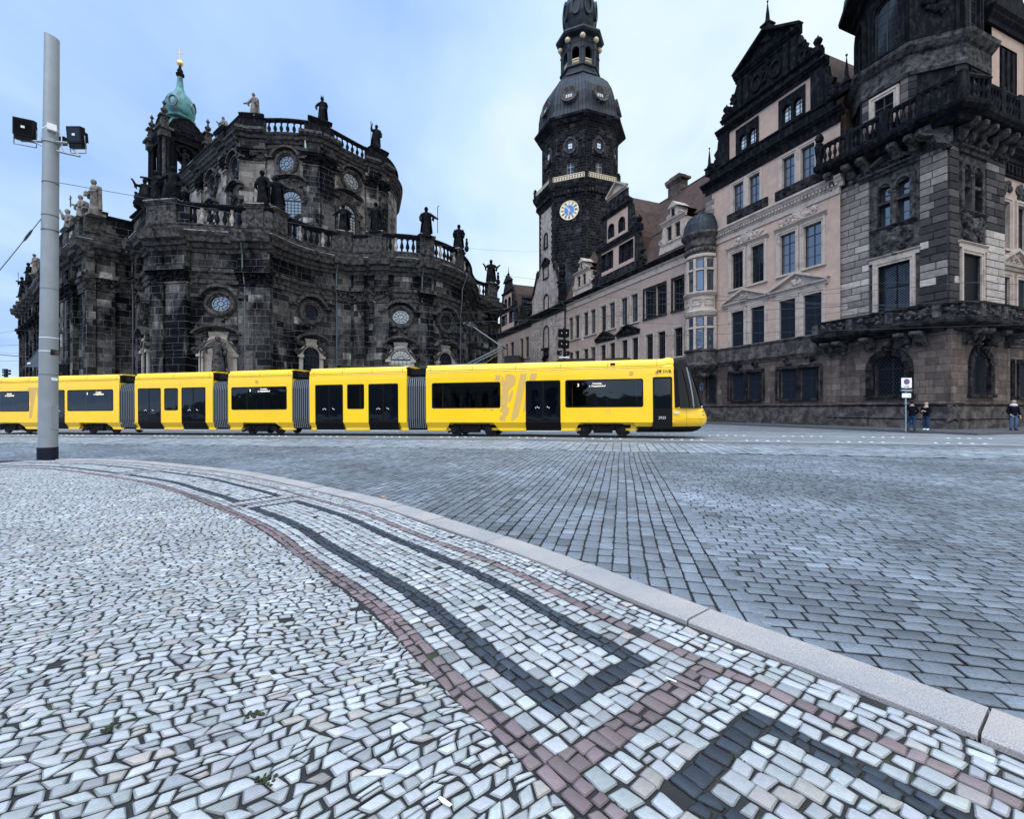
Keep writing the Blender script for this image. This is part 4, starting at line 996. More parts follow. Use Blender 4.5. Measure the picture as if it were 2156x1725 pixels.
# quoin strip turning the corner is part of the facing; lower balcony follows the corner in a curve
def corner_path(o, r, ua, ub, n=8):
    """plan points from along the left front, round the corner, to the right front (outwards on the right-hand side)"""
    P = []
    for u in np.linspace(ua, r, 10): P.append(PC + fu*u + fo*o)
    c = PC + fu*r + ru*r*0
    for i in range(1, n):
        t = i/n; p0 = PC + fu*r + fo*o; p1 = PC + fo*o + ro*o; p2 = PC + ru*r + ro*o; P.append(p0*(1-t)**2 + p1*2*t*(1-t) + p2*t*t)
    for s in np.linspace(r, ub, 10): P.append(PC + ru*s + ro*o)
    return [(p.x, p.y) for p in P]
bp = corner_path(1.0, 1.5, 8.3, 8.3)
bal = MB(); bal.sweep(bp, [(-1.6, 6.3), (-.7, 6.3), (-.55, 6.5), (-.1, 6.6), (.15, 6.75), (.2, 6.9), (-1.6, 6.95)]); balcony = bal.build('balcony', m_trimd, ct)
b = MB(); b.sweep(bp, [(-.1, 6.93), (.06, 6.93), (.06, 7.1), (-.02, 7.12), (-.02, 7.82), (.08, 7.85), (.12, 8.0), (-.14, 8.02), (-.12, 7.82), (-.1, 6.93)]); b.build('parapet', m_trimd, balcony)
b = MB()
def along(path, d):
    acc = 0
    for p, q in zip(path[:-1], path[1:]):
        p, q = Vector(p), Vector(q); l = (q-p).length
        if acc + l >= d: t = (q-p)/l; return p + t*(d-acc), t
        acc += l
    return Vector(path[-1]), t
LL = sum((Vector(q)-Vector(p)).length for p, q in zip(bp[:-1], bp[1:])); d = .3; k = 0
while d < LL-.3:
    p, t = along(bp, d); M = frame((p.x, p.y, 0), (-t.x, -t.y, 0), (t.y, -t.x, 0)); j = MB(M)
    if k % 3 == 0: j.box(-.22, .22, -.05, .1, 7.1, 7.85)
    else: j.carve(-.5, .5, 7.15, 7.82, .0, .13, 7)
    j.build('parapet_post' if k % 3 == 0 else 'parapet_carving', m_cmid, balcony)
    d += .85; k += 1
def console(M, u, z0, z1, d, w, mat, parent, name='console'):
    b = MB(M @ T((u, 0, 0))); h = z1-z0; pr = [(-.1, z1), (d, z1), (d, z1-h*.22), (d*.8, z1-h*.36), (d*.55, z1-h*.4), (d*.5, z1-h*.6), (d*.42, z1-h*.75), (d*.16, z1-h*.82), (d*.1, z0), (-.1, z0)]
    b.extr(-w/2, w/2, pr); b.extr(-w*.3, w*.3, [(p[0]+.05, p[1]) for p in pr]); b.carve(-w*.6, w*.6, z0-.1, z0+h*.5, d*.3, .2, 4)
    return b.build(name, mat, parent)
for u in (7.4, 6.5, 4.6, 2.4, 1.5): console(FM, u, 5.5, 6.4, 1.0, .6, m_cmid, ct)
for u in (-1.5, -2.4, -4.4, -6.6): console(RM, u, 5.5, 6.4, 1.0, .6, m_cmid, ct)
# upper balcony on consoles
def ang_path(o, ua, ub):
    return [(p.x, p.y) for p in (PC + fu*ua + fo*o, PC + fu*1.2 + fo*o, PC + fu*1.0 + fo*(o+.35), PC + fo*(o+.35) + ro*(o+.35) + fu*.4+ru*.4, PC + ru*1.0 + ro*(o+.35), PC + ru*1.2 + ro*o, PC + ru*ub + ro*o)]
up = ang_path(1.0, 7.6, 6.8)
b = MB(); b.sweep(up, [(-1.5, 19.2), (-.5, 19.2), (-.35, 19.5), (.0, 19.6), (.18, 19.8), (.22, 20.0), (-1.5, 20.05)]); upb = b.build('balcony', m_cdark, ct)
b = MB(); b.sweep(up, [(-.12, 21.35), (.1, 21.35), (.15, 21.5), (.1, 21.62), (-.12, 21.62)]); b.sweep(up, [(-.1, 20.0), (.08, 20.0), (.06, 20.25), (-.1, 20.25)]); b.build('handrail', m_cdark, upb)
bl = MB(); bl.smooth = True; bl.lathe([(.09, 0), (.09, .08), (.06, .12), (.12, .35), (.13, .5), (.07, .75), (.06, .9), (.1, .98), (.1, 1.12)], 8); blm = bl.mesh('baluster', [m_cdark])
LL = sum((Vector(q)-Vector(p)).length for p, q in zip(up[:-1], up[1:])); d = .35; k = 0
while d < LL-.2:
    p, t = along(up, d)
    if k % 6 == 5:
        j = MB(frame((p.x, p.y, 0), (-t.x, -t.y, 0), (t.y, -t.x, 0))); j.box(-.25, .25, -.15, .15, 20.0, 21.75); j.build('pedestal', m_cdark, upb)
    else: link('baluster', blm, upb, T((p.x-t.y*.0, p.y, 20.25)))
    d += .37; k += 1
for u in (7.2, 5.9, 4.9, 2.9, 1.9, .9): console(CM, u, 18.2, 19.4, 1.25, .5, m_cmid, ct)
for u in (-.9, -1.9, -3.0, -4.4, -5.6, -6.5): console(CR, u, 18.2, 19.4, 1.25, .5, m_cmid, ct)
console(CM @ T((S, 0, 0)) @ RZ(-pi/4) , 0, 17.9, 19.4, 1.6, .8, m_cmid, ct)
hb = MB(FM @ T((7.75, .9, 0))); hb.box(-.3, .3, -.3, .3, 19.8, 20.2); hb.lathe([(.28, 20.2), (.22, 20.6), (.3, 21.2), (.34, 21.7), (.2, 21.9), (.12, 22.0), (.26, 22.1), (.3, 22.35), (.2, 22.6), (.05, 22.75)], 8); hb.carve(-.3, .3, 21.0, 22.4, .1, .3, 8); hb.build('herm_pedestal', m_cdark, ct)
# octagonal upper part
OCX = (29.15, 33.45); PH = math.radians(44.3-22.5+2); OR = 3.7
def octa(r, k): a = math.radians(-.7+45*k); return (OCX[0]+r*math.cos(a), OCX[1]+r*math.sin(a))
def octpath(r): return [octa(r, k) for k in range(8)]
b = MB(); b.sweep(octpath(OR), [(0, 19.8), (0, 24.2)], closed=True); b.build('upper_wall', m_cdark, ct)
b = MB(); b.sweep(octpath(OR), [(-.05, 23.6), (.15, 23.6), (.2, 23.8), (.12, 24.0), (.14, 24.9), (.3, 25.0), (.55, 25.3), (.6, 25.55), (-.6, 25.7)], closed=True); b.build('upper_cornice', m_cmid, ct)
b = MB(); b.sweep(octpath(OR-.35), [(0, 25.5), (0, 31.5)], closed=True); b.build('drum', m_cdark, ct)
b = MB(); b.sweep(octpath(OR-.35), [(0, 30.9), (.3, 31.0), (.4, 31.3), (1.1, 31.6), (1.15, 31.9), (-.5, 32.1)], closed=True); b.build('eaves', m_cdark, ct)
b = MB(); b.lathe([(4.4, 31.9), (4.2, 33.5), (3.3, 35.5), (1.6, 37), (.4, 39), (.05, 43)], 8, (OCX[0], OCX[1], 0), math.radians(-.7)); b.build('spire_roof', m_copper, ct)
def octM(k, r):
    p, q = octa(r, k), octa(r, k+1); c = ((p[0]+q[0])/2, (p[1]+q[1])/2, 0); t = Vector((p[0]-q[0], p[1]-q[1], 0)).normalized()
    o = Vector((c[0]-OCX[0], c[1]-OCX[1], 0)).normalized(); ux = t if t.cross(o).z > 0 else -t
    return frame(c, ux, o)
for k in (3, 4, 5, 6, 7):
    M = octM(k, OR); 
    if k in (4, 6):
        window(ct, M, -.6, .6, 21.0, 23.1, 2, 3, False, False, .32, .05, [m_trim if k == 4 else m_cdark, m_timber], m_glassb, False, .12)
    for s in (-1, 1):
        q = MB(M)
        for z in np.arange(20.2, 23.5, .5): q.tone = random.uniform(.15, .5) if k == 4 else random.uniform(0, .12); q.box(*sorted((s*1.42, s*.98)), -.05, .05, z+.02, z+.48)
        q.build('rusticated_facing', m_rust, ct)
    M2 = octM(k, OR-.35)
    if k in (4, 6, 3):
        window(ct, M2, -.75, .75, 26.2, 30.0, 2, 5, True, False, .35, .05, [m_cdark, m_timber], m_glassb if k == 4 else m_glass, True, .22)
    else:
        q = MB(M2); q.carve(-.7, .7, 27.2, 29.6, .05, .25, 16); q.box(-1.3, -1.1, -.05, .12, 25.7, 31); q.box(1.1, 1.3, -.05, .12, 25.7, 31); q.build('relief_panel', m_cdark, ct)
# ------------------------------------------------------------------ side wing beyond the tower
sw = empty('palace_wing', PC + ru*14, 'side wing of the palace set back behind the corner tower at the right edge', 'building')
SM = RM @ T((0, -.9, 0))
op = [(u-1.3, u, z0, z1) for z0, z1 in ((8.2, 10.8), (12.8, 16.2)) for u in (-7.9, -10.3, -13.7, -16.1, -19.5, -21.9, -25.3, -27.7, -31.1, -33.5)]
b = MB(SM); wall(b, -40, -6.7, 6.4, 19, op, .3, 0, 1); b.build('wall', [m_pink, m_trim], sw)
for i, o in enumerate(op): window(sw, SM, *o, 2, 3, False, o[2] < 9, .3, .3, TW, m_void if o[2] < 9 else m_glass, True, grille=m_iron)
pediment(sw, SM, -12.2, -7.3, 11.6, 12.7); rosette(sw, SM, -9.6, -7.4, 16.6, 17.8, m_cmid); rosette(sw, SM, -12, -9.9, 16.6, 17.8, m_cmid)
b = MB(SM); wall(b, -40, -6.7, -.1, 6.5, [(u-1.5, u, 2.2, 4.7) for u in (-8, -10.5, -14, -16.5, -20, -22.5, -26, -28.5, -32)], .4); b.build('base_wall', m_base, sw)
for a in [(u-1.5, u) for u in (-8, -10.5, -14, -16.5, -20, -22.5, -26, -28.5, -32)]: window(sw, SM, a[0], a[1], 2.2, 4.7, 2, 3, False, True, .25, .4, TD, m_void, True, grille=m_iron)
b = MB(SM); b.box(-40, -6.9, -.1, .3, -.1, .6); b.box(-40, -6.9, -.1, .2, .6, 1.5); b.cornice(-40, -6.9, 1.45, 1.7, .3); b.build('plinth', m_band, sw)
b = MB(SM); b.cornice(-40, -6.9, 5.8, 6.4, .4); b.box(-40, -6.7, -.1, .2, 6.4, 7.2); b.build('string_course', m_band, sw)
b = MB(SM); b.box(-40, -6.7, -.2, .15, 18.0, 19.0); b.cornice(-40, -6.8, 19, 19.9, .7); stripes(b, -20, -6.8, 18.2, 18.8, .15, .1, .5, .5); b.build('eaves_cornice', m_cdark, sw)
b = MB(SM); b.box(-11.6, -6.9, -1, -.1, 19.8, 23.2); b.cornice(-11.6, -6.9, 23.0, 23.6, .3); b.build('attic', m_cdark, sw)
b = MB(SM); wall(b, -11.4, -6.9, 23.6, 28.3, [(-10.3, -7.9, 23.8, 27.3)], .3, 0, 1); b.build('gable_wall', [m_pink, m_cdark], sw)
b = MB(SM); b.box(-10.3, -7.9, -.25, -.1, 23.7, 27.3); stripes(b, -10.2, -8.0, 23.9, 27.1, -.1, .12, .8, .5); b.cornice(-12.2, -6.4, 28.2, 29.3, .6)
b.prism([(-12.0, 29.3), (-6.4, 29.3), (-6.9, 30.4), (-7.6, 31.2), (-8.2, 33), (-10.2, 33), (-10.9, 31.2), (-11.6, 30.4)], -.5, .1)
b.box(-12.2, -11.3, -.5, .15, 19.9, 28.3)
for z in np.arange(20.5, 33, .75): b.blob((-12.2 + (0 if z < 29 else (z-29)*.45), -.1, z), (.3, .3, .26))
b.build('stepped_gable', m_cdark, sw)
b = MB(SM); b.poly([(-40, .2, 19.9), (-6, .2, 19.9), (-6, -6, 27.5), (-40, -6, 27.5)]); b.prism([(-11.5, 20), (-6.9, 20), (-6.9, 28), (-9.2, 32.5), (-11.5, 28)], -.55, -8); b.build('roof', m_roof, sw)
# mossy strip at the foot of the wing
ms = MB(GMx)
for a, c in ((15.0, 18.6), (8.0, 11.2), (18.9, 19.6)):
    for i in range(260): ms.blob((random.uniform(a, c), .36+random.random()*.25, .05+random.random()*.12), (random.uniform(.04, .1), .05, random.uniform(.03, .08)), None, 5)
tag(ms.build('moss', m_moss), kind='stuff')
# ------------------------------------------------------------------ clock tower with its gabled base
TC = Vector((12.45, 84.6, 0)); TR = 7.43; A0 = math.radians(-.7)
tw = empty('clock_tower', TC, 'tall dark octagonal clock tower with blue gilded clock face, gilt gallery and domed copper top', 'tower')
def tv(r, k): a = A0 + pi/4*k; return (TC.x + r*math.cos(a), TC.y + r*math.sin(a))
def tpath(r): return [tv(r, k) for k in range(8)]
def tM(k, r):
    p, q = tv(r, k), tv(r, k+1); c = Vector(((p[0]+q[0])/2, (p[1]+q[1])/2, 0)); o = (c - TC).normalized(); o.z = 0
    ux = Vector((p[0]-q[0], p[1]-q[1], 0)).normalized()
    if ux.cross(o).z < 0: ux = -ux
    return frame(c, ux, o)
hw = TR*math.sin(pi/8)
# shaft faces: 4 = pale face over the wing, 5 = clock face, 6 = right face
for k in range(8):
    M = tM(k, TR); b = MB(M); wall(b, -hw, hw, 0, 38.5, [], .3); b.build('shaft_wall', m_towpale if k == 4 else m_tower, tw)
    if k in (4, 5, 6):
        for s in (-1, 1):
            b = MB(M); z = 26.5 if k == 4 else 0
            while z < 37.5:
                l = .5 if int(z*2) % 2 else .8
                b.box(*sorted((s*hw, s*(hw-l))), -.05, .07, z+.02, z+.48); z += .5
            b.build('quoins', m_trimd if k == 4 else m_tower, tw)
M4 = tM(4, TR)
for z0, z1, w, ar in ((30.0, 32.4, .9, True), (24.6, 26.6, 1.6, False)):
    window(tw, M4, -w/2, w/2, z0, z1, 2, 3, ar, False, .28, .06, TD, m_glass, True, .12)
pediment(tw, M4, -1.5, 1.5, 27.1, 28.1, .3, m_trimd, False)
# gabled base in the plane of the wing
BMx = FM @ T((0, .33, 0))
arch = [(56.2, 57.9, 12.1, 15.9, True), (56.3, 57.8, 18.7, 21.5, True)]
b = MB(BMx); wall(b, 50.4, 63.5, -1, 18.0, [arch[0]], .4, 0, 0); b.build('base_wall', m_towpale, tw)
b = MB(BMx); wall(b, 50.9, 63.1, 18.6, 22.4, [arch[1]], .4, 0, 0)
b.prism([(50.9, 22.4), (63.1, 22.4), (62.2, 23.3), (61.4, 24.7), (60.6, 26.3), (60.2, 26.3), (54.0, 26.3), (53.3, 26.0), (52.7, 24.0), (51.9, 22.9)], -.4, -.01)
b.build('gable_wall', m_towpale, tw)
for a in arch:
    wo = window(tw, BMx, *a[:4], 2, 3, True, False, .25, .4, [m_trimd, m_timberw if a[2] < 15 else m_timber], m_glassb if a[2] < 15 else m_glass, True)
b = MB(BMx); b.cornice(50.4, 63.5, 17.6, 18.7, .75); b.build('eaves_cornice', m_trimd, tw)
for pts, sc_c, sc_s in zip(([(50.9, 22.3), (51.9, 22.8), (52.7, 23.9), (53.3, 25.9), (53.9, 26.4)], [(63.1, 22.3), (62.3, 23.2), (61.5, 24.6), (60.7, 26.2), (60.2, 26.5)]), ((53.6, 25.7), (60.4, 25.9)), (1, -1)):
    b = MB(BMx); b.tube([(p[0], .0, p[1]) for p in pts], .28, 8)
    b.scroll(sc_c, .7, -.4, .25, sc_s); b.build('gable_coping', m_trimd, tw)
b = MB(BMx); b.box(50.3, 51.6, -.3, .5, 18.7, 22.2); b.cornice(50.2, 51.7, 22.1, 22.5, .2, .5); b.lathe([(.5, 22.5), (.35, 22.9), (.6, 23.3), (.62, 23.9), (.4, 24.3), (.55, 24.6), (.5, 25.1), (.1, 25.5)], 8, (50.95, .1, 0)); b.carve(50.4, 51.5, 19.2, 22, .5, .3, 8); b.build('gable_pier', m_cdark, tw)
b = MB(BMx); b.box(56.0, 58.1, 0, .6, 11.7, 12.05); b.carve(56.1, 58.0, 8.6, 11.8, .3, .5, 16); b.build('balcony_bracket', m_cdark, tw)
b = MB(FM); b.prism([(50.6, 19), (54.1, 19), (54.1, 26), (53.0, 26), (51.5, 23.2)], -.3, -5); b.build('annexe_roof', m_copper, tw)
# clock
M5 = tM(5, TR); cz = 35.0; cr = 1.52; ck = MB(M5 @ T((.02, 0, cz)))
def disc(b, r0, r1, y, m, n=48, a0=0, a1=2*pi):
    for i in range(n):
        p, q = a0+(a1-a0)*i/n, a0+(a1-a0)*(i+1)/n
        if r0 > 0: b.poly([(r0*math.cos(p), y, r0*math.sin(p)), (r1*math.cos(p), y, r1*math.sin(p)), (r1*math.cos(q), y, r1*math.sin(q)), (r0*math.cos(q), y, r0*math.sin(q))], m)
        else: b.poly([(0, y, 0), (r1*math.cos(p), y, r1*math.sin(p)), (r1*math.cos(q), y, r1*math.sin(q))], m)
m_blue = plain('clock_blue', (.07, .19, .5), .5); m_cream = plain('clock_cream', (.72, .62, .44), .5)
for i in range(48):
    p, q = 2*pi*i/48, 2*pi*(i+1)/48
    ck.prism([(cr*math.cos(p), cr*math.sin(p)), (cr*math.cos(q), cr*math.sin(q)), (cr*1.08*math.cos(q), cr*1.08*math.sin(q)), (cr*1.08*math.cos(p), cr*1.08*math.sin(p))], -.02, .17, 1)
disc(ck, .55*cr, cr, .13, 1); disc(ck, 0, .58*cr, .14, 0); dial = ck.build('clock_dial', [m_blue, m_cream], tw)
nb = MB(M5 @ T((.02, 0, cz)))
for h in range(12):
    a = pi/2 + h*pi/6; R = cr*.79; bars = [1, 2, 3, 3, 2, 3, 3, 3, 3, 2, 2, 3][h]
    for k in range(bars):
        o = (k-(bars-1)/2)*.11; ca, sa = math.cos(a), math.sin(a); px, pz = -sa, ca
        q = [(ca*r+px*(o+w), sa*r+pz*(o+w)) for r, w in ((R-.26, -.032), (R-.26, .032), (R+.26, .032), (R+.26, -.032))]; nb.prism(q, .135, .15)
nb.build('numerals', m_black, dial)
hb = MB(M5 @ T((.02, 0, cz)))
for a, l, w in ((math.radians(262), 1.35, .07), (math.radians(128), .95, .1)):   # local x runs to the viewer's left
    ca, sa = -math.cos(a), math.sin(a); hb.prism([(-ca*.3-sa*w, -sa*.3+ca*w), (-ca*.3+sa*w, -sa*.3-ca*w), (ca*l+sa*w*.4, sa*l-ca*w*.4), (ca*l-sa*w*.4, sa*l+ca*w*.4)], .16, .19)
for i in range(10): hb.blob((0, .17, 0), (.14, .03, .14), None, 8) if i == 0 else None
hb.build('clock_hands', m_cream, dial)
# corbelled gallery
b = MB(); b.sweep(tpath(TR), [(0, 36.6), (.25, 37.3), (.5, 38.2), (.95, 38.9), (1.1, 39.3), (1.15, 39.7), (-2.2, 39.75)], closed=True); b.build('gallery', m_tower, tw)
b = MB()
for k in range(8):
    M = tM(k, TR)
    for i in range(9): u = -hw+hw*2*(i+.5)/9; j = MB(M); j.box(u-.2, u+.2, 0, .75, 37.6, 38.6, None, 0, .2); n0 = len(b.v); b.v += j.v; b.f += [tuple(q+n0 for q in f) for f in j.f]; b.m += j.m; b.uv += j.uv; b.t += j.t; b.sm += j.sm
b.build('corbels', m_tower, tw)
rl = MB(); GR = TR+.75; gh = GR*math.sin(pi/8)-.35
rl.box(-gh, gh, -.04, .04, .0, .1); rl.box(-gh, gh, -.04, .04, .92, 1.02)
n = 12
for i in range(n+1): u = -gh+2*gh*i/n; rl.box(u-.05, u+.05, -.03, .03, .1, .92)
for i in range(n):
    u = -gh+2*gh*(i+.5)/n
    for k in range(8):
        a0, a1 = 2*pi*k/8, 2*pi*(k+1)/8; rl.prism([(u+.2*math.cos(a0), .5+.33*math.sin(a0)), (u+.2*math.cos(a1), .5+.33*math.sin(a1)), (u+.11*math.cos(a1), .5+.2*math.sin(a1)), (u+.11*math.cos(a0), .5+.2*math.sin(a0))], -.02, .02)
rlm = rl.mesh('railing', [m_paleg])
for k in range(8):
    link('railing', rlm, tw, tM(k, GR) @ T((0, .0, 39.75)))
    p = tv(GR, k); b = MB(T((p[0], p[1], 39.7))); b.box(-.3, .3, -.3, .3, 0, 1.2); b.lathe([(.4, 1.2), (.4, 1.3), (.2, 1.4), (.3, 1.6), (.02, 1.9)], 8); b.build('railing_post', m_tower, tw)
# octagonal storey above
R2 = 6.85; h2 = R2*math.sin(pi/8)
for k in range(8):
    M = tM(k, R2); b = MB(M); wall(b, -h2, h2, 39.7, 49.8, [(-.65, .65, 41.2, 43.5)], .3); b.build('upper_wall', m_tower, tw)
    if k in (3, 4, 5, 6, 7):
        window(tw, M, -.65, .65, 41.2, 43.5, 2, 3, False, False, .22, .3, [m_trimd, m_timberw], m_glass, True)
        b = MB(M)
        for s in (-1, 1):
            z = 40
            while z < 49.3: b.box(*sorted((s*h2, s*(h2-(.5 if int(z*2) % 2 else .75)))), -.05, .1, z+.02, z+.48); z += .5
            b.box(*sorted((s*1.3, s*1.65)), -.05, .12, 40, 44.4)
        for i in range(11):
            a0, a1 = pi*i/11+.02, pi*(i+1)/11-.02; q = lambda a, r: (r*math.cos(a), 46.9+r*math.sin(a))
            b.prism([q(a0, 1.25), q(a1, 1.25), q(a1, 2.35), q(a0, 2.35)], -.05, .12)
        b.cornice(-1.5, 1.5, 44.2, 44.5, .2); b.build('window_surround', m_tower, tw)
        b = MB(M)
        for i in range(24):
            a0, a1 = 2*pi*i/24, 2*pi*(i+1)/24; q = lambda a, r: (r*math.cos(a), 46.3+r*1.3*math.sin(a))
            b.prism([q(a0, .85), q(a1, .85), q(a1, 1.12), q(a0, 1.12)], -.05, .2)
        for s in (-1, 1): b.box(*sorted((s*1.12, s*1.3)), -.05, .1, 44.6, 47)
        w = b.build('oval_window', m_cmid, tw)
        p = MB(M); p.poly([(.85*math.cos(2*pi*i/24), .03, 46.3+1.1*math.sin(2*pi*i/24)) for i in range(24)]); p.build('pane', m_iron, w)
        p = MB(M); 
        for x, z in ((-.3, 45.8), (.05, 45.8), (-.3, 46.25), (.05, 46.25)): p.box(x, x+.27, .03, .05, z, z+.35)
        p.build('casement', m_pale_blind, w)
b = MB(); b.sweep(tpath(R2), [(0, 49.2), (.15, 49.3), (.2, 49.8), (.9, 50.4), (1.35, 50.7), (1.45, 51.0), (-1, 51.1)], closed=True); b.build('eaves_cornice', m_tower, tw)
prof = [(8.3, 51.0), (7.75, 51.5), (7.5, 52.4), (7.45, 53.6), (7.2, 55.2), (6.7, 56.8), (5.9, 58.3), (4.9, 59.4), (3.95, 60.2), (3.4, 60.6)]
b = MB(); b.lathe(prof, 8, (TC.x, TC.y, 0), A0); b.build('dome', m_copper, tw)
b = MB()                                     # standing seams
for k in range(8):
    for i in range(9):
        f = i/9; pts = []
        for r, z in prof: p, q = tv(r, k), tv(r, k+1); pts.append((p[0]*(1-f)+q[0]*f, p[1]*(1-f)+q[1]*f, z))
        b.tube(pts, .06 if i else .1, 4)
b.build('dome_seams', m_copper, tw)
for k in (3, 4, 5, 6, 7):
    M = tM(k, 7.2) @ T((0, .0, 54.6)) @ RX(.22); b = MB(M)
    for i in range(22):
        a0, a1 = 2*pi*i/22, 2*pi*(i+1)/22; s0 = 1.45*(1+.05*(i % 2)); s1 = 1.45*(1+.05*((i+1) % 2))
        P = lambda a, r, y: (r*math.cos(a)*.95, y, r*math.sin(a))
        b.poly([P(a0, s0, .55), P(a1, s1, .55), P(a1, .85, .25), P(a0, .85, .25)], 0); b.poly([P(a0, s0, .55), P(a1, s1, .55), P(a1, s1, -.9), P(a0, s0, -.9)], 0)
    w = b.build('dormer_window', [m_band], tw)
    p = MB(M); p.poly([(.85*math.cos(2*pi*i/20)*.95, .24, .85*math.sin(2*pi*i/20)) for i in range(20)]); p.build('pane', m_black, w)
    p = MB(M)
    for x in (-.45, -.05, .35): p.box(x, x+.28, .25, .27, -.5, .15)
    p.build('casement', m_timberw, w) if k != 3 else None
b = MB(); b.sweep(tpath(3.4), [(0, 60.3), (.45, 60.6), (.4, 60.9), (.1, 61.2), (.05, 61.3), (.05, 61.95), (.3, 62.05), (.3, 62.3), (-.2, 62.35)], closed=True); b.build('lantern_base', m_copper, tw)
for k in range(8):
    M = tM(k, 3.25); h3 = 3.25*math.sin(pi/8); b = MB(M); wall(b, -h3, h3, 62.3, 66.7, [(-.66, .66, 62.6, 65.7, True)], .5); b.tube([(-h3, 0, 62.3), (-h3, 0, 66.6)], .28, 8); b.box(-h3-.3, -h3+.3, -.3, .3, 65.2, 65.5); l = b.build('lantern_arch', m_copper, tw)
    r = MB(M); 
    for i in range(6): r.box(-.6+.22*i, -.55+.22*i, -.1, -.05, 62.6, 63.6)
    r.box(-.6, .6, -.1, -.04, 63.5, 63.62); r.box(-.6, .6, -.1, -.04, 63.05, 63.15); r.build('railing', m_paleg, l)
    p = tv(3.55, k); q = MB(T((p[0], p[1], 67.0))); q.smooth = True; q.lathe([(.02, -.5), (.32, -.38), (.5, -.1), (.5, .12), (.32, .38), (.02, .5)], 12); q.build('gilt_ball', m_paleg, tw)
b = MB(); b.sweep(tpath(3.2), [(-.4, 66.4), (.1, 66.5), (.1, 67.5), (.95, 67.8), (1.15, 68.1), (1.1, 68.4), (-.9, 69.2), (-2.5, 69.3)], closed=True); b.build('lantern_roof', m_copper, tw)
b = MB(); b.lathe([(1.95, 69.0), (2.0, 69.7), (2.5, 70.8), (2.95, 72.3), (2.95, 74.2), (2.4, 76), (1.5, 77.5), (.8, 79), (.6, 82), (.9, 82.5), (.35, 83.5), (.25, 90), (.02, 96)], 16, (TC.x, TC.y, 0), A0); b.build('onion_top', m_copper, tw)
for k in range(8):
    a = A0 + pi/8 + pi/4*k; o = Vector((math.cos(a), math.sin(a), 0)); M = frame(TC + o*2.75, Vector((-o.y, o.x, 0)) if Vector((-o.y, o.x, 0)).cross(o).z > 0 else Vector((o.y, -o.x, 0)), o); b = MB(M)
    for i in range(20):
        a0, a1 = 2*pi*i/20, 2*pi*(i+1)/20; q = lambda a, r: (r*.75*math.cos(a), 73.2+r*1.5*math.sin(a))
        b.prism([q(a0, .75), q(a1, .75), q(a1, 1.15), q(a0, 1.15)], -.4, .35)
    b.build('onion_opening', m_copper, tw)
    b = MB(M); b.poly([(.56*math.cos(2*pi*i/20), .16, 73.2+1.12*math.sin(2*pi*i/20)) for i in range(20)]); b.build('opening_shade', m_black, tw) if k in (4, 5, 6, 3) else None
# ------------------------------------------------------------------ church
ch = empty('church', (-28, 60, 0), 'dark baroque sandstone church with curved balustraded walls behind the yellow tram', 'church')
CP = [(-88, 83), (-71.6, 70), (-54, 55.5), (-44.3, 48.6), (-41.9, 51.2), (-36.5, 46.7), (-33, 46.2), (-27.3, 47.3), (-25.0, 47.4), (-24.2, 49.8), (-22.9, 51.9), (-20.8, 53.9), (-18.7, 54.9), (-15.6, 54.6), (-13.2, 54.7), (-11, 55.4), (-9.2, 56.9), (-7.6, 59.4), (-6.6, 62.8), (-6.2, 66.7), (-6.3, 71), (-5.6, 74.6), (-2.4, 77.6), (-4.6, 92)]
def smoothpath(P, ka, kb, sub=4):
    """round the stretch between indices ka..kb"""
    A = np.array(P, float); out = [tuple(p) for p in A[:ka]]
    for i in range(ka, kb):
        p0, p1, p2, p3 = A[max(i-1, ka)], A[i], A[i+1], A[min(i+2, kb)]
        for k in range(sub):
            t = k/sub; out.append(tuple(.5*((2*p1)+(-p0+p2)*t+(2*p0-5*p1+4*p2-p3)*t*t+(-p0+3*p1-3*p2+p3)*t**3)))
    return out + [tuple(p) for p in A[kb:]]
LP = smoothpath(CP, 8, 22)
def hit(path, px, last=False):
    """where the sight line through px meets the plan outline -> point, tangent"""
    k = (px-1078)/F0; best = None
    for p, q in zip(path[:-1], path[1:]):
        f0 = p[0]-k*p[1]; f1 = q[0]-k*q[1]
        if f0*f1 <= 0 and abs(f0-f1) > 1e-9:
            t = f0/(f0-f1); P = Vector((p[0]+(q[0]-p[0])*t, p[1]+(q[1]-p[1])*t, 0)); d = Vector((q[0]-p[0], q[1]-p[1], 0)).normalized()
            if best is None or P.y < best[0].y: best = (P, d)
    return best
def wframe(path, px, o=0.0):
    P, d = hit(path, px); n = Vector((d.y, -d.x, 0)); return frame(P + n*o, -d, n)     # x against walking, y outwards
GB = -1.2
LZ = T((0, 0, 1.37))
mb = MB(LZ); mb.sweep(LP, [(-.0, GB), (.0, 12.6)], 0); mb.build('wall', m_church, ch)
mb = MB(LZ); mb.sweep(LP, [(-.1, 12.6), (.12, 12.65), (.12, 13.1), (.2, 13.15), (.2, 13.6), (.4, 13.75), (.42, 14.1), (.05, 14.15)], 0); mb.build('architrave', m_cmid, ch)
mb = MB(LZ); mb.sweep(LP, [(.06, 14.1), (.06, 15.75)], 0); mb.build('frieze', m_church, ch)
mb = MB(LZ); mb.sweep(LP, [(.05, 15.7), (.25, 15.72), (.3, 16.05), (.55, 16.15), (.6, 16.5), (1.0, 16.6), (1.05, 17.0), (1.25, 17.25), (1.3, 17.5), (.3, 17.75), (.25, 17.76)], 0); mb.build('cornice', m_cmid, ch)
mb = MB(LZ); mb.sweep(LP, [(.3, 17.7), (.3, 18.35), (.36, 18.4), (.36, 18.55), (-.35, 18.56)], 0); mb.build('balustrade_base', m_cmid, ch)
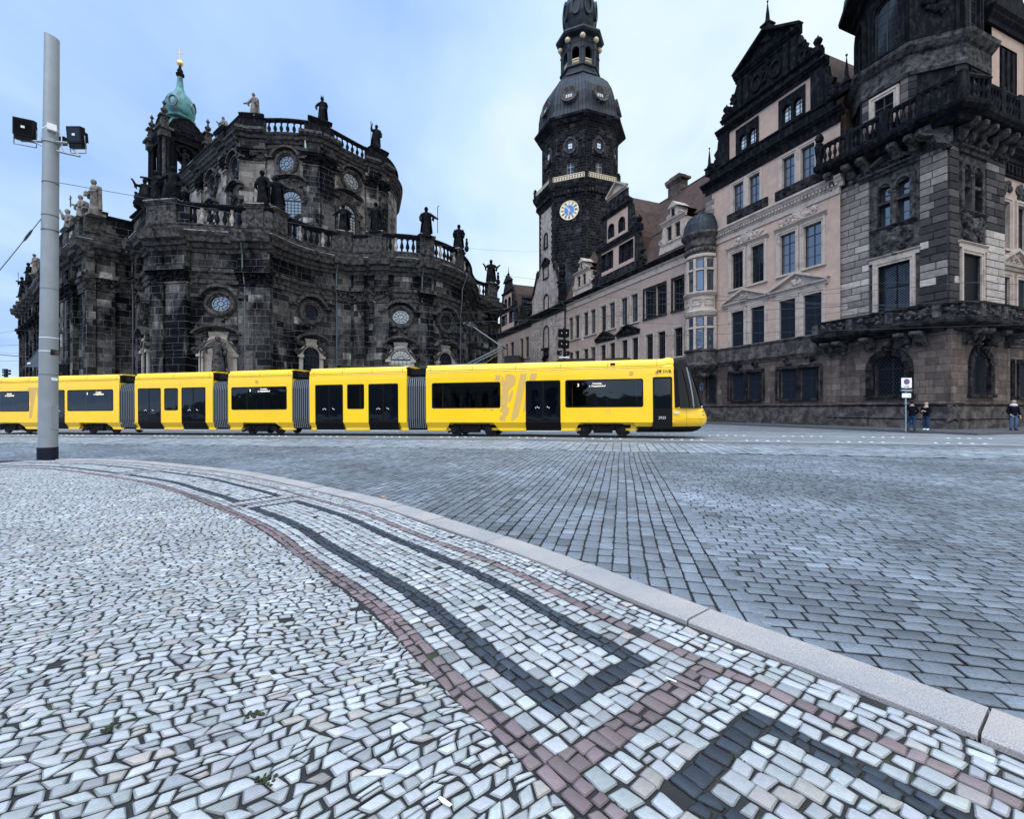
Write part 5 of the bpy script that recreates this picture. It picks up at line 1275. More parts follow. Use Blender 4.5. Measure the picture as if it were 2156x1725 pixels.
mb = MB(LZ); mb.sweep(LP, [(-.25, 20.2), (.22, 20.2), (.25, 20.3), (.36, 20.45), (.36, 20.62), (-.3, 20.66), (-.3, 20.2), (-.25, 20.2)], 0); bal1 = mb.build('balustrade', m_cdark, ch)
mb = MB(LZ); mb.sweep(LP, [(1.2, 17.52), (1.335, 17.5), (1.34, 17.56), (.9, 17.66)], 0); mb.build('cornice_lit_edge', m_white_cap, ch)  # bright look of the lit cornice edge put into a pale strip
rp = [(p[0], p[1]) for p in LP]; mb = MB(LZ); mb.poly([(p[0], p[1], 17.6) for p in rp] + [(-30, 120, 17.6), (-70, 110, 17.6)]); mb.build('aisle_roof', m_copper, ch)
# balusters and solid parapet pieces
ba = MB(); ba.smooth = True; ba.lathe([(.17, 0), (.17, .1), (.1, .16), (.12, .3), (.24, .55), (.22, .75), (.12, 1.1), (.1, 1.35), (.17, 1.45), (.17, 1.66)], 8); bam = ba.mesh('baluster', [m_cdark]); ba2 = bam.copy(); ba2.materials.clear(); ba2.materials.append(m_clight)
def pathrange(path, x0, x1, z0, z1, o0, o1, mat, name, par):
    P0, P1 = hit(path, x0)[0], hit(path, x1)[0]; 
    def pos(P):
        acc = 0
        for p, q in zip(path[:-1], path[1:]):
            p_, q_ = Vector((*p, 0)), Vector((*q, 0)); l = (q_-p_).length; t = (P-p_).dot(q_-p_)/l
            if 0 <= t <= l and ((P-p_) - (q_-p_)/l*t).length < .05: return acc+t
            acc += l
    a, b_ = pos(P0), pos(P1); L = [0]; 
    for p, q in zip(path[:-1], path[1:]): L.append(L[-1] + math.dist(p, q))
    pts = [tuple(P0[:2])] + [path[i] for i in range(len(path)) if a+.02 < L[i] < b_-.02] + [tuple(P1[:2])]
    mb = MB(LZ if path is LP else None); mb.sweep(pts, [(o0, z0), (o1, z0), (o1, z1), (o0, z1), (o0, z0)]); return pts, (mb.build(name, mat, par) if mat else None)
def balrun(path, x0, x1, z, step, par, mesh, alt=None):
    pts, _ = pathrange(path, x0, x1, 0, 1, 0, 0, None, '', None)
    LL = sum(math.dist(p, q) for p, q in zip(pts[:-1], pts[1:])); n = max(2, int(LL/step)); 
    for i in range(n):
        P, t = along(pts, LL*(i+.5)/n); link('baluster', alt if alt and i % 4 == 1 else mesh, par, T((P.x, P.y, z + (1.37 if path is LP else 0))))
for x0, x1 in ((402, 512), (614, 698), (816, 876), (914, 958), (972, 984), (1000, 1022)): balrun(LP, x0, x1, 18.55, .66, bal1, bam, ba2)
for x0, x1, mt in ((125, 278, m_church), (281, 402, m_church), (512, 612, m_church), (698, 742, m_cmid), (742, 814, m_cmid), (877, 913, m_church), (959, 971, m_church), (984.5, 999, m_church), (1023, 1046, m_church)): pathrange(LP, x0, x1, 18.5, 20.25, -.3, .2, mt, 'parapet', ch)
for x0, x1 in ((70, 95), (49, 58)): pathrange(LP, x0, x1, 18.5, 20.25, -.3, .2, m_church, 'parapet', ch)
# pedestals under the statues
for px in (62, 78, 146, 172, 200, 331, 361, 540, 586, 725, 792, 897, 965, 1034):
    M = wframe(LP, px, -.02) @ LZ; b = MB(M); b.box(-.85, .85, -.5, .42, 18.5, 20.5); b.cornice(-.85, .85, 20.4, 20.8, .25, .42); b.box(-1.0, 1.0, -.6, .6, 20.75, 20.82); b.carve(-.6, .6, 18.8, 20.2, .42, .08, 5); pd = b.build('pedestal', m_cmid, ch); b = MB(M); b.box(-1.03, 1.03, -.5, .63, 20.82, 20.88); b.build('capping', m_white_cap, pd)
# pilasters with carved capitals
pm, cm, cl = {}, None, None
def pilaster(path, px, w, z0, z1, zc, par, mat, capmat, o=.48, dx=0.0, ent=None):
    M = wframe(path, px) @ (LZ if path is LP else T((0, 0, 0))); b = MB(M); h = w/2
    b.box(-h, h, -.2, o, z0, z1); b.box(-h-.12, h+.12, -.2, o+.1, z1-.16, z1); p = b.build('pilaster', mat, par)
    b = MB(M); b.box(-h, h, -.2, o-.02, z1, zc); b.box(-h-.3, h+.3, -.2, o+.32, zc-.22, zc); b.carve(-h-.15, h+.15, z1+.05, z1+(zc-z1)*.6, o, .26, int(9*w)); b.carve(-h-.2, h+.2, z1+(zc-z1)*.45, zc-.1, o+.05, .3, int(8*w))
    for s in (-1, 1): b.scroll((s*h, zc-.5), .36, o-.1, o+.3, s)
    b.build('capital', capmat, p)
    b = MB(M)
    if ent:
        a, f, c = ent; b.box(-h-.1, h+.1, -.1, o+.22, zc, a); b.box(-h-.2, h+.2, -.1, o+.5, a-.4, a); b.build('entablature_block', m_church, p)
        b = MB(M); b.box(-h, h, -.1, o+.12, a, f); b.build('frieze_block', m_church, p)
        b = MB(M); b.extr(-h-.35, h+.35, [(0, f), (.5, f), (.6, f+.4), (.9, f+.45), (1.0, f+.85), (1.45, f+1.0), (1.55, f+1.6), (1.62, c), (0, c+.05)]); b.build('cornice_block', m_cmid, p)
E1 = (14.12, 15.72, 17.52)
for px, w in ((192, 1.5), (222, 1.5), (300, 1.0), (338, 1.5), (378, 2.2), (524, 1.6), (556, 1.6), (722, 1.6), (760, 1.3), (806, 1.7), (895, 1.7), (972, 1.3), (1003, 1.3), (1036, 1.5)):
    pilaster(LP, px, w, GB, 12.6, 14.05, ch, m_church, m_cdark if px in (378, 524, 556, 895, 338) else m_cmid, ent=E1)
for px in (49, 56, 63, 71, 79, 87, 112, 122, 132, 142, 152, 163): pilaster(LP, px, 1.25, GB, 12.6, 14.05, ch, m_church, m_cdark, .5, 0, E1)
# windows: oval lights and arched openings in pale surrounds
def arcring(b, cx, cz, rx, rz, w, y0, y1, a0=0.0, a1=2*pi, n=20, m=None):
    for i in range(n):
        p, q = a0+(a1-a0)*i/n, a0+(a1-a0)*(i+1)/n; P = lambda a, k: (cx+(rx+k)*math.cos(a), cz+(rz+k)*math.sin(a))
        b.prism([P(p, 0), P(q, 0), P(q, w), P(p, w)], y0, y1, m)
def oval(path, px, z, rx, rz, par, pane, mat, hood=True, s=1.0):
    M = wframe(path, px, .02); b = MB(M)
    arcring(b, 0, z, rx, rz, .22*s, -.1, .2); arcring(b, 0, z, rx+.22*s, rz+.22*s, .25*s, -.1, .34); arcring(b, 0, z, rx+.47*s, rz+.47*s, .12*s, -.1, .22)
    if hood:
        arcring(b, 0, z+.25, rx+.75*s, rz+.6*s, .3*s, -.1, .7, .35, pi-.35)
        for k in (-1, 1): b.box(*sorted((k*(rx+.7*s), k*(rx+1.6*s))), -.1, .55, z+.55*s, z+.85*s)
        b.carve(-rx*.9, rx*.9, z-rz-1.1*s, z-rz-.35*s, .1, .25, 8)
    w = b.build('oval_window', mat, par)
    p = MB(M); p.poly([(rx*math.cos(2*pi*i/28), .0, z+rz*math.sin(2*pi*i/28)) for i in range(28)]); p.build('pane', pane, w)
    g = MB(M); arcring(g, 0, z, rx*.3, rz*.3, .05, .01, .05); arcring(g, 0, z, rx*.72, rz*.72, .04, .01, .05)
    for i in range(10):
        a = 2*pi*i/10; c, s_ = math.cos(a), math.sin(a); g.prism([(rx*.3*c-.02*s_, z+rz*.3*s_+.02*c), (rx*.3*c+.02*s_, z+rz*.3*s_-.02*c), (rx*c+.02*s_, z+rz*s_-.02*c), (rx*c-.02*s_, z+rz*s_+.02*c)], .01, .05)
    g.build('window_bars', m_iron, w)
def archwin(path, px, zt, r, zb, par, pane, niche=False, mat=m_clight, hood=True, tall=False, hz=None):
    M = wframe(path, px, .02); sp = zt-r; b = MB(M)
    arcring(b, 0, sp, r, r, .2, -.05, .22, 0, pi, 16); arcring(b, 0, sp, r+.2, r+.2, .22, -.05, .34, 0, pi, 16)
    for s in (-1, 1):
        b.box(*sorted((s*r, s*(r+.42))), -.05, .22, zb, sp); b.box(*sorted((s*(r-.02), s*(r+.6))), -.05, .4, sp-.3, sp)
    hb = MB(M)
    if hood:
        h = zt+1.45 if hz is None else hz; W = r+.85
        arcring(hb, 0, h-1.25, W, 1.15, .22, -.05, .8, .3, pi-.3, 14); arcring(hb, 0, h-1.25, W-.1, 1.0, .16, -.05, .45, .3, pi-.3, 14)
        for s in (-1, 1):
            hb.prism([(s*W*.72, h-.75), (s*W*.95, h-.9), (s*W*.93, h-1.3), (s*(r*.8), h-1.5), (s*(r+.1), sp+r*.75), (s*(r+.75), sp+.2), (s*(r+.42), sp+.05), (s*r*.97, sp+r*.55), (s*r*.62, h-1.35)], -.05, .36); hb.scroll((s*(r+.68), sp+.3), .38, 0, .48, s)
        b.prism([(-r*.72, h-.55), (r*.72, h-.55), (r*.6, h-1.2), (r*.8, zt-.1), (0, zt+.25), (-r*.8, zt-.1), (-r*.6, h-1.2)], -.05, .14)
    w = b.build('niche' if niche else 'arched_window', mat, par)
    if hb.v: hb.build('hood', m_cmid, w)
    p = MB(M)
    if niche:
        for i in range(10):
            a0, a1 = pi*i/10, pi*(i+1)/10; p.poly([(r*math.cos(a0), .02, zb), (r*math.cos(a1), .02, zb), (r*math.cos(a1), .02, sp+r*math.sin(a1)), (r*math.cos(a0), .02, sp+r*math.sin(a0))])
        p.build('niche_back', m_clight, w); return
    p.poly([(-r, .0, zb), (r, .0, zb)] + [(r*math.cos(pi*i/16), .0, sp+r*math.sin(pi*i/16)) for i in range(17)]); p.build('pane', pane, w)
    g = MB(M); arcring(g, 0, sp, r*.3, r*.3, .05, .01, .06, 0, pi, 10); arcring(g, 0, sp, r*.93, r*.93, .08, .01, .06, 0, pi, 12); g.box(-r, r, .01, .09, sp-.08, sp+.08)
    for i in range(1, 8):
        a = pi*i/8; c, s_ = math.cos(a), math.sin(a); g.prism([(r*.3*c-.025*s_, sp+r*.3*s_+.025*c), (r*.3*c+.025*s_, sp+r*.3*s_-.025*c), (r*c+.025*s_, sp+r*s_-.025*c), (r*c-.025*s_, sp+r*s_+.025*c)], .01, .06)
    n = 5 if not tall else 6
    for i in range(n+1): x = -r+2*r*i/n; g.box(x-.025, x+.025, .01, .06, zb, sp)
    z = sp-.5
    while z > zb: g.box(-r, r, .01, .05, z-.02, z+.02); z -= .5 if not tall else .42
    g.build('window_bars', m_iron, w)
oval(LP, 465, 12.0, .9, .75, ch, m_glassb, m_cmid); oval(LP, 653, 12.2, .85, .85, ch, m_glass, m_cmid); oval(LP, 844, 12.2, .95, .8, ch, m_glassb, m_cmid); oval(LP, 937, 12.2, 1.0, .9, ch, m_glass, m_cmid); oval(LP, 992, 10.5, 1.1, 1.0, ch, m_glass, m_cmid)
archwin(LP, 461, 8.25, 1.35, .5, ch, None, True); archwin(LP, 654, 8.3, .95, .5, ch, m_glass); archwin(LP, 844, 8.3, 1.15, .5, ch, m_glassb); archwin(LP, 936, 8.4, 1.2, .5, ch, m_glass); archwin(LP, 998, 6.8, 1.5, .5, ch, m_glass)
oval(LP, 308, 11.6, .7, .8, ch, m_glass, m_cmid, True, .7); archwin(LP, 310, 8.2, .8, .5, ch, m_glass)
for px in (101, 137): archwin(LP, px, 9.5, .8, 2, ch, m_glass, False, m_clight, True)
for px, pz in ((278.5, 17.2), (520.6, 17.2), (707, 17.2), (886, 17.2), (963, 17.2)):
    M = wframe(LP, px) @ LZ; b = MB(M); b.tube([(0, 1.35, 17.75), (0, 1.35, 17.2), (.1, .75, 15.6), (.1, .72, 14.2), (.0, .45, 12.3), (0, .42, GB)], .085, 8); b.build('downpipe', m_pipe, ch)
# upper storey
UP = [(-78, 94.5), (-51, 73.6), (-36.4, 61.9), (-35.4, 62.3), (-33.5, 62.5), (-30.5, 62.55), (-27.6, 63.1), (-26.4, 63.6), (-25.4, 64.8), (-23.7, 67.2), (-22.2, 69.2), (-20.6, 70.4), (-19.6, 72.2), (-19.2, 75), (-19.6, 78.5), (-22, 86), (-40, 103)]
US = smoothpath(UP, 3, 15)
U0z = 16.5
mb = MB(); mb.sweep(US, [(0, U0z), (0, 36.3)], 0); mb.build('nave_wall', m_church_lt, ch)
mb = MB(); mb.sweep(US, [(-.05, 35.9), (.12, 35.95), (.14, 36.4), (.3, 36.5), (.1, 36.55), (.1, 37.1), (.3, 37.15), (.4, 37.4), (.65, 37.6), (.75, 37.9), (.95, 38.1), (1.0, 38.3), (.2, 38.4)], 0); mb.build('nave_entablature', m_cmid, ch)
mb = MB(); mb.sweep(US, [(.25, 38.3), (.25, 38.6), (.3, 38.65), (.3, 38.75), (-.35, 38.76)], 0); mb.build('nave_parapet', m_cdark, ch)
mb = MB(); mb.sweep(US, [(-.25, 40.28), (.2, 40.28), (.3, 40.4), (.3, 40.6), (-.3, 40.65), (-.3, 40.28), (-.25, 40.28)], 0); bal2 = mb.build('balustrade', m_cdark, ch)
mb = MB(); mb.poly([(p[0], p[1], 38.35) for p in US] + [(-60, 112, 38.35)]); mb.build('nave_roof', m_copper, ch)
bb = MB(); bb.smooth = True; bb.lathe([(.2, 0), (.2, .12), (.11, .18), (.25, .5), (.23, .7), (.1, 1.02), (.1, 1.24), (.2, 1.4), (.2, 1.53)], 8); bbm = bb.mesh('baluster', [m_cdark])
for x0, x1 in ((560, 640), (704, 768)): balrun(US, x0, x1, 38.75, .78, bal2, bbm)
for x0, x1, mt in ((380, 513, m_cdark), (516, 559, m_cmid), (641, 703, m_cdark), (769, 824, m_cdark)): pathrange(US, x0, x1, 38.7, 40.3, -.3, .2, mt, 'parapet', ch)
E2 = (36.5, 37.1, 38.3)
for px, w, cm_ in ((520, 1.8, m_cdark), (548, 1.6, m_cmid), (657, 2.2, m_cdark), (688, 2.0, m_cdark), (780, 1.6, m_cdark), (806, 1.6, m_cdark)): pilaster(US, px, w, U0z, 34.6, 36.0, ch, m_church if px > 640 else m_church_lt, cm_, .38, 0, E2)
for px in (478, 425, 395): pilaster(US, px, 1.5, U0z, 34.6, 36.0, ch, m_church_lt, m_cdark, .38, 0, E2)
for px in (535, 672, 795, 470): M = wframe(US, px if px != 535 else 533, -.02); b = MB(M); b.box(-1.4, 1.4, -.6, .5, 38.7, 40.6); b.cornice(-1.4, 1.4, 40.4, 40.9, .3, .5); b.box(-1.3, 1.3, -.7, .6, 40.9, 41.05); b.build('pedestal', m_cdark, ch)
oval(US, 603.8, 34.6, .98, 1.05, ch, m_glassb, m_cmid, True, 1.0); oval(US, 739.5, 34.6, 1.3, 1.05, ch, m_glassb, m_cmid, True, .9)
oval(US, 497.5, 34.2, 1.2, 1.15, ch, m_glass, m_cmid, True, .9); oval(US, 451, 34.2, 1.2, 1.15, ch, m_glass, m_cmid, True, .9)
archwin(US, 613, 30.9, 1.35, 17, ch, m_glassb, False, m_cmid, True, True, 32.9); archwin(US, 636, 27.4, .75, 17, ch, m_glassb, False, m_cmid, False, True)
archwin(US, 730, 30.9, 1.5, 17, ch, m_glassb, False, m_cmid, True, True, 32.9); archwin(US, 499, 30, 1.3, 17, ch, m_glass, False, m_cmid, True, False, 32); archwin(US, 449, 30, 1.3, 17, ch, m_glass, False, m_clight, True, False, 32); archwin(US, 405, 30, 1.3, 17, ch, m_glass, False, m_cmid, True, False, 32)
for px in (645, 774):
    M = wframe(US, px); b = MB(M); b.tube([(0, 1.2, 38.6), (0, .6, 37), (0, .25, 35.6), (0, .25, 18)], .11, 8); b.build('downpipe', m_pale_blind if px == 645 else m_pipe, ch)
# bell tower
BC = Vector((-78.0, 108.5, 0)); bt = empty('bell_tower', BC, 'slender open belfry with urn pinnacles, green copper onion and gold cross on the church', 'tower')
SB = .1116
BA = math.radians(-37.7)
BMt = T(BC) @ RZ(BA)
m_bell = m_cdark
b = MB(BMt); b.box(-5.6, 5.6, -5.6, 5.6, 0, 50); b.cornice(-5.6, 5.6, 48.5, 50, .8, 5.6); b.build('tower_shaft', m_church, bt)
def fourM(k): return BMt @ RZ(pi/2*k)
for k in range(4):
    M = fourM(k); b = MB(M)
    wall(b, -3.6, 3.6, 50, 64, [(-1.6, 1.6, 50.2, 61.4, True)], .9, 0, 0, 3.6); wall(b, -3.6, 3.6, 50, 64, [(-1.6, 1.6, 50.2, 61.4, True)], .05, 0, 0, 2.7); b.build('belfry_wall', m_bell, bt)
    b = MB(M); b.cornice(-4.2, 4.2, 62.8, 63.8, .7, 4.2); b.box(-4.3, 4.3, 3.2, 4.3, 62.0, 62.9); arcring(b, 0, 59.8, 1.6, 1.6, .45, 3.5, 4.0, 0, pi, 12)
    b.prism([(-4, 63.8), (4, 63.8), (3.9, 64.6), (3.2, 65.0), (2.4, 66.6), (1.2, 67.6), (0, 67.9), (-1.2, 67.6), (-2.4, 66.6), (-3.2, 65.0), (-3.9, 64.6)], 3.3, 4.1)
    b.tube([(-3.9, 4, 64.6), (-3.2, 4, 65.0), (-2.4, 4, 66.6), (-1.2, 4, 67.6), (0, 4, 67.9), (1.2, 4, 67.6), (2.4, 4, 66.6), (3.2, 4, 65.0), (3.9, 4, 64.6)], .3, 6); b.carve(-1.6, 1.6, 64, 67, 4.1, .35, 14); b.build('belfry_attic', m_bell, bt)
    for s in (-1, 1):
        for q in (2.9, 4.9):
            b = MB(M); b.lathe([(.5, 50), (.46, 50.6), (.36, 51), (.3, 60.6), (.46, 61), (.55, 61.8)], 10, (s*q, 4.5 if q < 4 else 3.6, 0)); b.build('column', m_bell, bt)
    x = y = 4.3
    b = MB(M); b.box(x-.8, x+.8, y-.8, y+.8, 50, 50.6); b.tube([(x, y, 50), (x, y, 61.8)], .38, 10); b.box(x-1, x+1, y-1, y+1, 61.7, 63.2); b.box(x-1.45, x+1.45, y-1.45, y+1.45, 63.2, 63.7); b.box(x-.75, x+.75, y-.75, y+.75, 63.7, 66.4, None, .15, .15); b.box(x-1.0, x+1.0, y-1.0, y+1.0, 66.2, 66.5); b.carve(x-.6, x+.6, 64, 66, y+.7, .25, 5)
    vase(b, (x, y, 66.5), 2.2, .72); vase(b, (x, y, 68.5), 1.5, .4); b.build('pinnacle', m_cmid, bt)
b = MB(BMt); b.lathe([(3.6, 64), (3.4, 66.2), (2.5, 67.2), (2.3, 68.7), (3.0, 69.0), (3.1, 69.3), (2.6, 69.7)], 8, ph=pi/8); b.build('drum', m_verd, bt)
b = MB(BMt); b.smooth = True; b.lathe([(2.4, 69.6), (2.85, 70.2), (3.05, 71.1), (3.05, 72.2), (2.8, 73.3), (2.2, 74.4), (1.45, 75.2), (1.0, 75.9), (.72, 76.8), (.62, 78.0), (.5, 79.5)], 32, mod=lambda a, z: 1+.07*abs(math.cos(4*a)) - .05); b.build('onion_dome', m_verd, bt)
b = MB(BMt)
for k in range(4):
    M = fourM(k) @ RZ(pi/4); q = MB(M); arcring(q, 0, 72.1, .8, 1.15, .16, 2.7, 3.1, 0, 2*pi, 16); n0 = len(b.v); b.v += q.v; b.f += [tuple(i+n0 for i in f_) for f_ in q.f]; b.m += q.m; b.uv += q.uv; b.t += q.t; b.sm += q.sm
b.build('onion_ornament', m_pipe, bt)
b = MB(BMt); b.lathe([(.5, 79.3), (.85, 79.7), (.9, 80.1), (.55, 80.4), (.65, 80.8), (.35, 81.3), (.2, 82.2)], 8); b.build('spire', m_cdark, bt)
b = MB(BMt); b.smooth = True; b.lathe([(.02, 81.9), (.45, 82.1), (.7, 82.5), (.7, 82.8), (.45, 83.2), (.02, 83.4)], 14); b.build('gilt_ball', m_gold, bt)
b = MB(T(BC)); b.box(-.08, .08, -.08, .08, 83.2, 86.2); b.box(-.85, .85, -.06, .06, 84.9, 85.06); b.build('cross', m_paleg, bt)
b = MB(BMt); b.box(-3.6, 3.6, -3.6, 3.6, 63, 63.8); b.build('belfry_ceiling', m_bell, bt)
# ------------------------------------------------------------------ tram
ux = Vector((-.978, .2108, -.0066)).normalized(); 
TM = frame(TO + Vector((0, 0, .03)), ux, TN)
def tu(px): k = (px-1078)/F0; return (8.93-21.06*k)/(.978+.2108*k)
def tz(px, py): u = tu(px); return CAMH + (861-py)/F0*(21.06+.2108*u) + .0066*u - .03
tr = empty('tram', TO, 'long yellow five-section low-floor tram on line 3 crossing the square', 'tram')
m_yel, nt, bs = newmat('yellow_tram_paint'); bs.inputs['Roughness'].default_value = .3; bs.inputs['Coat Weight'].default_value = .35; bs.inputs['Coat Roughness'].default_value = .12
cy = mixc(nt, ramp(nt, noise(nt, .7, 5), [(.4, g3(0)), (.7, g3(1))]), (.95, .575, .006), (.9, .525, .01)); nt.links.new(cy, bs.inputs['Base Color'])
m_tan = plain('tan_emblem_paint', (.62, .38, .10), .45)
m_twin = glass('tram_glass', (.0012, .0026, .0055), .03, .42, .03, .9, 1.5)
m_bel = plain('bellows_rubber', (.022, .024, .028), .5, 0, .2); m_belr = plain('bellows_rib', (.16, .175, .2), .4, .2)
m_und = plain('underframe_black', (.005, .005, .007), .7, .1, .3, 4, spec=.12)
m_wheel = plain('wheel_steel', (.025, .025, .028), .5, .5, .2, 6)
m_led, nt, bs = newmat('led_text'); bs.inputs['Emission Color'].default_value = (1, .82, .5, 1); bs.inputs['Emission Strength'].default_value = 1.0
m_skl = plain('pale_step_edge', (.6, .6, .58), .5)
HWD = 1.32        # half width
m_pane, nt, bs = newmat('tinted_window_glass'); nt.nodes.remove(bs); om = nt.nodes['Material Output']
tp = nd(nt, 'ShaderNodeBsdfTransparent', Color=(.5, .56, .62, 1)); gl = nd(nt, 'ShaderNodeBsdfGlossy', Color=(.9, .95, 1, 1), Roughness=.03); fr = nd(nt, 'ShaderNodeFresnel', IOR=1.5)
bn = nd(nt, 'ShaderNodeBump', Strength=.04, Distance=.2); nt.links.new(noise(nt, .9, 2), bn.inputs['Height']); nt.links.new(bn.outputs[0], gl.inputs['Normal'])
mxs = nt.nodes.new('ShaderNodeMixShader'); nt.links.new(fr.outputs[0], mxs.inputs[0]); nt.links.new(tp.outputs[0], mxs.inputs[1]); nt.links.new(gl.outputs[0], mxs.inputs[2]); nt.links.new(mxs.outputs[0], om.inputs['Surface'])
m_lin = plain('tram_interior_lining', (.10, .11, .12), .6); m_seat = plain('seat_fabric', (.012, .03, .09), .9, 0, .3, 20, spec=.1); m_rail_y = plain('yellow_grab_rail', (.6, .36, .02), .4)
def body_prof(s):   # near side half-profile (y from side plane, z) from bottom up to roof centre; s = 0..1 taper
    return [(0, .70), (.0, 1.2), (.0, 3.0), (-.015, 3.27), (-.05, 3.33), (-.03, 3.38), (-.06, 3.52), (-.16, 3.63), (-.3, 3.68), (-HWD, 3.70)]
def section(u, inset=0.0, zt=0.0, cut=0):
    pr = body_prof(0); L = [(-inset+p[0], p[1]+(zt if p[1] > 3.4 else 0)) for p in pr]
    far = [(-2*HWD-q[0], q[1]) for q in L[::-1][1:]]
    return [(u, y, z) for y, z in L + far]
def rrect(x0, x1, z0, z1, r, n=4):
    P = []
    for cx, cz, a in ((x1-r, z1-r, 0), (x0+r, z1-r, pi/2), (x0+r, z0+r, pi), (x1-r, z0+r, 3*pi/2)):
        for i in range(n+1): P.append((cx+r*math.cos(a+pi/2*i/n), cz+r*math.sin(a+pi/2*i/n)))
    return P
def tramwin(par, u0, u1, z0, z1, name='window', y=.006, r=.1):
    b = MB(TM); o, q = rrect(u0, u1, z0, z1, r), rrect(u0+.055, u1-.055, z0+.055, z1-.055, r-.03); n = len(o)
    for i in range(n): k = (i+1) % n; b.prism([o[i], o[k], q[k], q[i]], -.06, y)
    w = b.build(name, m_black, par)
    p = MB(TM); p.poly([(a, y-.004, c) for a, c in rrect(u0+.02, u1-.02, z0+.02, z1-.02, r-.015)][::-1]); p.build('pane', m_pane, w); return w
def display(par, uc, z, s=1.0):
    b = MB(TM); 
    tmat = lambda u, zz: T((u, .016, zz)) @ RZ(pi) @ RX(pi/2)
    b.text('3', .2*s, tmat(uc+.55, z-.07)); b.text('Coschütz', .115*s, tmat(uc-.35, z+.03)); b.text('ü. Hauptbahnhof', .115*s, tmat(uc-.35, z-.09)); b.build('destination_display', m_led, par)
def door(par, u0, u1, leaves=2):
    z1 = 2.76
    b = MB(TM); b.prism(rrect(u0, u1, .69, z1, .08)[:10] + [(u0, .69), (u1, .69)], -.03, .007)
    b.poly([(u0, .006, .70), (u1, .006, .70), (u1+.0, -.17, .36), (u0+.0, -.17, .36)]); b.poly([(u0, -.17, .36), (u1, -.17, .36), (u1, -.17, .28), (u0, -.17, .28)]); d = b.build('door', m_black, par)
    um = (u0+u1)/2
    for a, c in ((u0+.05, um-.035), (um+.035, u1-.05)):
        p = MB(TM); p.poly([(q[0], .01, q[1]) for q in rrect(a, c, .8, z1-.06, .05)]); p.build('pane', m_twin, d)
    b = MB(TM)
    for i, s in enumerate((-.3, -.22, .2, .28, .36)): b.poly([(um+s+.025*math.cos(k*pi/4), .0125, 1.42+.04*(i % 2)+.03*math.sin(k*pi/4)) for k in range(8)])
    b.build('door_sticker', m_white, d)
    b = MB(TM); b.box(u0, u1, -.18, -.15, .255, .285); b.build('step_edge', m_skl, d)
def skirt(par, ua, ub, da=0, db=0, low=True):
    """ua < ub; da/db slant of the lower corners"""
    zl = .42 if low else .5
    f = lambda z: (.70-z)/(.70-.26)
    b = MB(TM); P = []
    rows = []
    for y, z in ((0, .705), (-.175, zl)) + (((-.165, .285), (-.2, .26)) if low else ()):
        rows.append([(ua+da*f(z), y, z), (ub-db*f(z), y, z)])
    b.grid(rows); b.grid([[(p[0], p[1]-.09, p[2]) for p in r] for r in rows]); 
    for k in (0, 1): b.grid([[r[k] for r in rows], [(r[k][0], r[k][1]-.09, r[k][2]) for r in rows]])
    b.build('skirt_panel', m_yel, par)
def bogie(par, u0, u1):
    c = (u0+u1)/2
    b = MB(TM); b.box(c-.95, c+.95, -.5, -.22, .3, .62); b.box(c-.45, c+.45, -.4, -.16, .18, .5); b.box(c-1.3, c+1.3, -.35, -.28, .42, .58)
    for s in (-1, 1): b.tube([(c+s*.45, -.2, .35), (c+s*.45, -.2, .62)], .1, 8); b.box(c+s*.85-.2, c+s*.85+.2, -.3, -.16, .26, .5); b.tube([(c+s*1.25, -.2, .2), (c+s*.9, -.2, .3)], .06, 6)
    b.carve(c-1.2, c+1.2, .2, .6, -.25, .12, 14); g = b.build('bogie', m_und, par)
    for s in (-1, 1):
        for y in (-.62, -2.05):
            M = TM @ T((c+s*.92, y, .31)) @ RX(pi/2); w = MB(M); w.smooth = False; w.lathe([(.31, -.06), (.33, .0), (.3, .05), (.3, .07), (.24, .08), (.22, .05), (.1, .05), (.09, .1), (.02, .1)][::-1], 20); w.build('wheel', m_wheel, g)
        q = MB(TM @ T((c+s*.92, -.24, .34)) @ RX(pi/2)); q.lathe([(.14, -.1), (.14, .05), (.07, .07), (.02, .08)], 12); q.build('axle_box', m_dgrey, g)
seat_m = None
